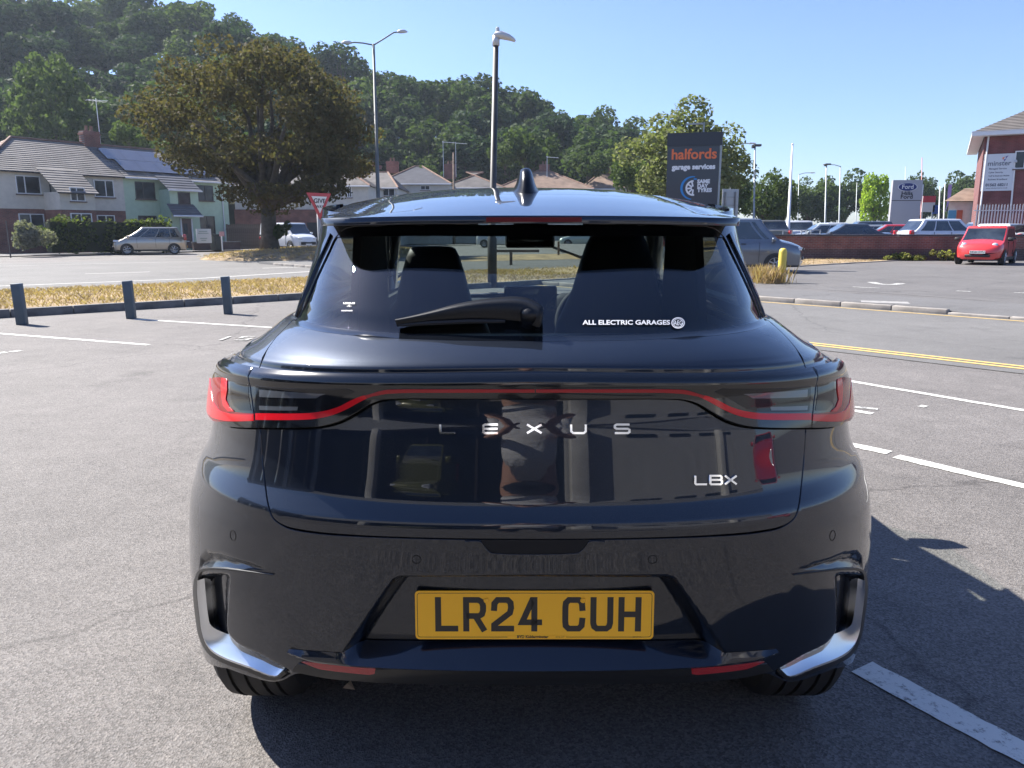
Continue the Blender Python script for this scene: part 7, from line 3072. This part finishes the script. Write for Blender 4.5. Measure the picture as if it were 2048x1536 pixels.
# security light
b_ = MB()
b_.lathe([(.001, 0), (.09, .02), (.07, .15), (.02, .18)], (of_loc(2030, 330)[0], -.2, of_loc(2030, 326)[1]), 10)
b_.build('wall_lamp', LAMPW, of)
beam(of, 'downpipe', (of_loc(2029, 335)[0], -.09, of_loc(2029, 335)[1]), (of_loc(2020, 450)[0], -.09, 0), .05, UPVC)
# palisade fence
PALM = mat('palisade_steel', (.48, .50, .51), .5, .4)
pf = empty('palisade_fence', (at(1951, 450, 43.5).x, 43.5, .3), R(-8), 'pale steel palisade fence before the maroon office', 'fence')
zt = at(1980, 408, 43.5).z - .3
b_ = MB()
b_.prism([(-.032, 0), (.032, 0), (.032, zt - .10), (0, zt), (-.032, zt - .10)], -.006, .006, 'y')
pl_ = b_.mesh('pale', PALM)
for i in range(30):
    link('pale', pl_, pf, (i * .155, 0, 0))
for z in (.35, zt - .35):
    b_ = MB()
    b_.box((2.2, .03, z), (4.7, .04, .05))
    b_.build('rail', PALM, pf)
# red barrier behind the fence
b_ = MB()
c = at(1966, 440, 45)
b_.box((0, 0, 1.15), (.62, .05, .32)).box((-.27, 0, .5), (.05, .05, 1.0)).box((.27, 0, .5), (.05, .05, 1.0))
tag(b_.build('road_barrier', mat('barrier_red', (.55, .09, .06), .5), None, False, (c.x, 45, .3)), 'red plastic barrier behind the palisade fence', 'barrier')

# ================================================================== behind the viewer, mirrored in the paint
SHW = mat('showroom_cladding', (.30, .31, .325), .55, .0, noise=(2, .08))
COLM = mat('concrete_column', (.62, .61, .58), .8, noise=(3, .1))
SHG = mat('showroom_glass', (.010, .014, .018), .05, spec=.6)
LW = empty('showroom_wing', (-15, -3, 0), 0, 'dark glazed wing of the showroom standing left of the viewer, seen only as a reflection', 'building')
b_ = MB()
b_.box((-3, -1, 4.0), (6, 12, 1.6))
b_.build('cladding', SHW, LW)
for i in range(5):
    b_ = MB()
    b_.box((-.6, -6 + i * 2.4, 1.6), (.05, 2.2, 3.2))
    b_.build('pane', SHG, LW)
for i in range(3):
    b_ = MB()
    b_.box((.0, -6.5 + i * 5.2, 1.6), (.5, .5, 3.2))
    b_.build('column', COLM, LW)
shb = empty('showroom', (0, -8.5, 0), 0, 'grey clad showroom with dark glazing and pale columns, mirrored in the tailgate', 'building')
b_ = MB()
b_.box((-4, -4.0, 4.2), (44, 8, 1.9))
b_.build('cladding', SHW, shb)
b_ = MB()
b_.box((9.5, -4.0, 1.62), (17, 7.9, 3.24))
b_.build('side_wall', mat('showroom_wall', (.40, .40, .40), .7, noise=(2, .1)), shb)
for i in range(12):
    x = -25.5 + i * 2.2
    b_ = MB()
    b_.box((x + 1.1, -.6, 1.62), (2.1, .05, 3.2))
    b_.build('pane', SHG, shb)
    b_ = MB()
    b_.box((x, -.58, 1.62), (.1, .12, 3.24))
    b_.build('mullion', DARKF, shb)
for x in (-22, -14, -6.5, 1.35, 10):
    b_ = MB()
    b_.box((x, .25, 1.62), (.55, .55, 3.24))
    me = b_.mesh('column', COLM)
    bevel_mesh(me, .03, 2)
    link('column', me, shb)
for i in range(4):
    b_ = MB()
    b_.box((4 + i * 2.4, .0, 2.5), (1.5, .08, .5))
    b_.build('clerestory', SHG, shb)
make_car('display_car', 'yellow car standing behind the viewer, mirrored left on the tailgate', 'car', (-2.7, -6.6, .01), R(90), HATCH, P_('display_yellow', (.10, .10, .014), .1, .35), plate='BD24 YDK')
make_car('waiting_car', 'red car standing behind the viewer, mirrored in the right lamp', 'car', (9.6, -2.9, .01), R(160), HATCH, P_('bright_red', (.5, .02, .03), .1, .35), plate='NX24 EKC')

# the photographer, seen only as a reflection
SKIN = mat('skin', (.48, .27, .19), .5)
SHIRT = mat('white_tshirt', (.72, .72, .73), .9, bump=(18, .5, .02))
SHORT = mat('dark_shorts', (.018, .02, .028), .9)
SHOE = mat('dark_shoe', (.03, .03, .035), .7)
HAIR = mat('dark_hair', (.03, .02, .015), .8)
pr = empty('person', (.02, -.52, 0), 0, 'person in a white T-shirt and dark trousers holding up a phone, mirrored in the tailgate', 'person')


def skin_mesh(name, verts, edges, m, parent, sub=2, root=0):
    me = bpy.data.meshes.new(name)
    me.from_pydata([v[:3] for v in verts], edges, [])
    o = link(name, me, parent)
    md = o.modifiers.new('s', 'SKIN')
    md.use_smooth_shade = True
    for i, v in enumerate(verts):
        sv = me.skin_vertices[0].data[i]
        sv.radius = (v[3], v[4] if len(v) > 4 else v[3])
        sv.use_root = (i == root)
    sd = o.modifiers.new('d', 'SUBSURF')
    sd.levels = sub
    sd.render_levels = sub
    me.materials.append(m)
    return o


# x right of the picture, +y towards the car
B = [(0, 0, .95, .115, .10), (0, 0, 1.10, .105, .09), (0, 0, 1.28, .12, .10), (0, 0, 1.42, .12, .09), (0, .01, 1.50, .058), (0, .02, 1.56, .056)]
E = [(0, 1), (1, 2), (2, 3), (3, 4), (4, 5)]
for s in (-1, 1):
    k = len(B)
    B += [(s * .19, 0, 1.42, .062), (s * .27, .08, 1.20, .050), (s * .20, .28, 1.24, .040), (s * .115, .43, 1.33, .032), (s * .085, .47, 1.355, .026)]
    E += [(3, k), (k, k + 1), (k + 1, k + 2), (k + 2, k + 3), (k + 3, k + 4)]
    k = len(B)
    B += [(s * .10, 0, .88, .095), (s * .115, .02, .50, .062), (s * .12, -.02, .28, .058), (s * .12, -.03, .09, .040), (s * .125, .06, .045, .038), (s * .13, .15, .035, .032)]
    E += [(0, k), (k, k + 1), (k + 1, k + 2), (k + 2, k + 3), (k + 3, k + 4), (k + 4, k + 5)]
skin_mesh('body', B, E, SKIN, pr)
# fingers round the phone
for s in (-1, 1):
    for f_, (dz, ln) in enumerate(((.030, .050), (.012, .056), (-.006, .052), (-.022, .042))):
        skin_mesh('finger', [(s * .085, .475, 1.352 + dz * .7, .0085), (s * .072, .497, 1.358 + dz, .0085), (s * (.072 - ln * .5), .500, 1.362 + dz, .0075), (s * (.072 - ln), .493, 1.362 + dz, .0065)], [(0, 1), (1, 2), (2, 3)], SKIN, pr, 1)
    skin_mesh('thumb', [(s * .082, .462, 1.338, .010), (s * .066, .455, 1.322, .0095), (s * .045, .456, 1.318, .0085)], [(0, 1), (1, 2)], SKIN, pr, 1)
T = [(0, 0, .84, .19, .165), (0, 0, 1.06, .185, .155), (0, 0, 1.28, .195, .155), (0, 0, 1.42, .18, .13), (0, .005, 1.48, .085)]
TE = [(0, 1), (1, 2), (2, 3), (3, 4)]
for s in (-1, 1):
    k = len(T)
    T += [(s * .20, 0, 1.41, .085), (s * .262, .05, 1.27, .080)]
    TE += [(3, k), (k, k + 1)]
skin_mesh('tshirt', T, TE, SHIRT, pr)
S_ = [(0, 0, .96, .160, .122), (0, 0, .90, .160, .12)]
SE = [(0, 1)]
for s in (-1, 1):
    k = len(S_)
    S_ += [(s * .105, 0, .82, .112), (s * .12, .02, .50, .085), (s * .122, -.015, .28, .078), (s * .122, -.02, .10, .066)]
    SE += [(1, k), (k, k + 1), (k + 1, k + 2), (k + 2, k + 3)]
skin_mesh('trousers', S_, SE, SHORT, pr)
for s in (-1, 1):
    skin_mesh('shoe', [(s * .12, -.07, .05, .048), (s * .125, .03, .05, .05, .045), (s * .13, .15, .04, .045, .035), (s * .13, .19, .035, .03)], [(0, 1), (1, 2), (2, 3)], SHOE, pr)
b_ = MB()
vs_, fs_ = [], []
for i in range(15):
    t = math.pi * i / 14
    for k in range(20):
        a = 2 * math.pi * k / 20
        rx, ry = .075 * math.sin(t) * (1 - .12 * max(0, math.cos(t + .3) * -1)), .095 * math.sin(t)
        y = ry * math.sin(a)
        z = .12 * math.cos(t)
        if math.sin(a) > .8 and -.03 < z < .02:
            y += .018 * (1 - abs(z + .005) / .03)      # nose
        if math.sin(a) > .6 and .018 < z < .045:
            y -= .006                                   # eye hollows
        vs_.append((rx * math.cos(a), y, z))
fs_ = [(i * 20 + k, (i + 1) * 20 + k, (i + 1) * 20 + (k + 1) % 20, i * 20 + (k + 1) % 20) for i in range(14) for k in range(20)]
b_.add([(x, .03 + y, 1.665 + z) for x, y, z in vs_], fs_)
hdm = b_.build('head', SKIN, pr, True)
b_ = MB()
hv = [(x * 1.09, y * 1.06 - .008, z * 1.07 + .004) for x, y, z in vs_]
ff = [f for f in fs_ if sum(hv[i][2] for i in f) / 4 > .045 or (sum(hv[i][1] for i in f) / 4 < -.01 and sum(hv[i][2] for i in f) / 4 > -.06)]
b_.add([(x, .03 + y, 1.665 + z) for x, y, z in hv], ff)
b_.build('hair', HAIR, hdm, True)
for s in (-1, 1):
    b_ = MB()
    b_.lathe([(.001, .004), (.010, .003), (.013, -.004)], (s * .030, .118, 1.69), 10, 'y')
    b_.build('eye', UPVC, hdm, True)
    b_ = MB()
    b_.lathe([(.006, .012), (.016, .010), (.020, 0)], (s * .076, .02, 1.672), 10, 'x')
    b_.build('ear', SKIN, hdm, True)
b_ = MB()
b_.box((0, .128, 1.605), (.046, .01, .010))
b_.build('mouth', mat('lips', (.35, .13, .11), .5), hdm)
b_ = MB()
b_.box((-.005, -.045, 1.372), (.150, .008, .072))
me = b_.mesh('phone', mat('phone_black', (.01, .01, .012), .2))
tag(link('phone', me), 'dark phone held level in both hands behind the car, mirrored in the tailgate', 'phone')
# a scrap of leaf on the tarmac under the bumper
p = onz(697, 1382)
b_ = MB()
b_.add([(-.018, 0, .006), (.022, -.006, .004), (.0, .034, .010), (-.006, .012, .014)], [(0, 1, 3), (1, 2, 3), (2, 0, 3)])
tag(b_.build('dry_leaf', mat('dry_leaf', (.55, .42, .30), .8), None, False, (p.x, p.y, .004)), 'pale dry leaf lying on the tarmac below the left reflector', 'leaf')
# ================================================================== summer haze
b_ = MB()
b_.box((0, 160, 44), (560, 440, 90))
HZ = bpy.data.materials.new('air')
HZ.use_nodes = True
nt = HZ.node_tree
nt.nodes.remove(nt.nodes['Principled BSDF'])
pv = nt.nodes.new('ShaderNodeVolumePrincipled')
pv.inputs['Color'].default_value = (0.72, 0.84, 1.0, 1)
pv.inputs['Density'].default_value = 0.0003
pv.inputs['Anisotropy'].default_value = 0.35
nt.links.new(pv.outputs[0], nt.nodes['Material Output'].inputs['Volume'])
hz = b_.build('haze', HZ)
tag(hz, 'thin blue summer haze over the whole place', 'haze', kind='stuff')
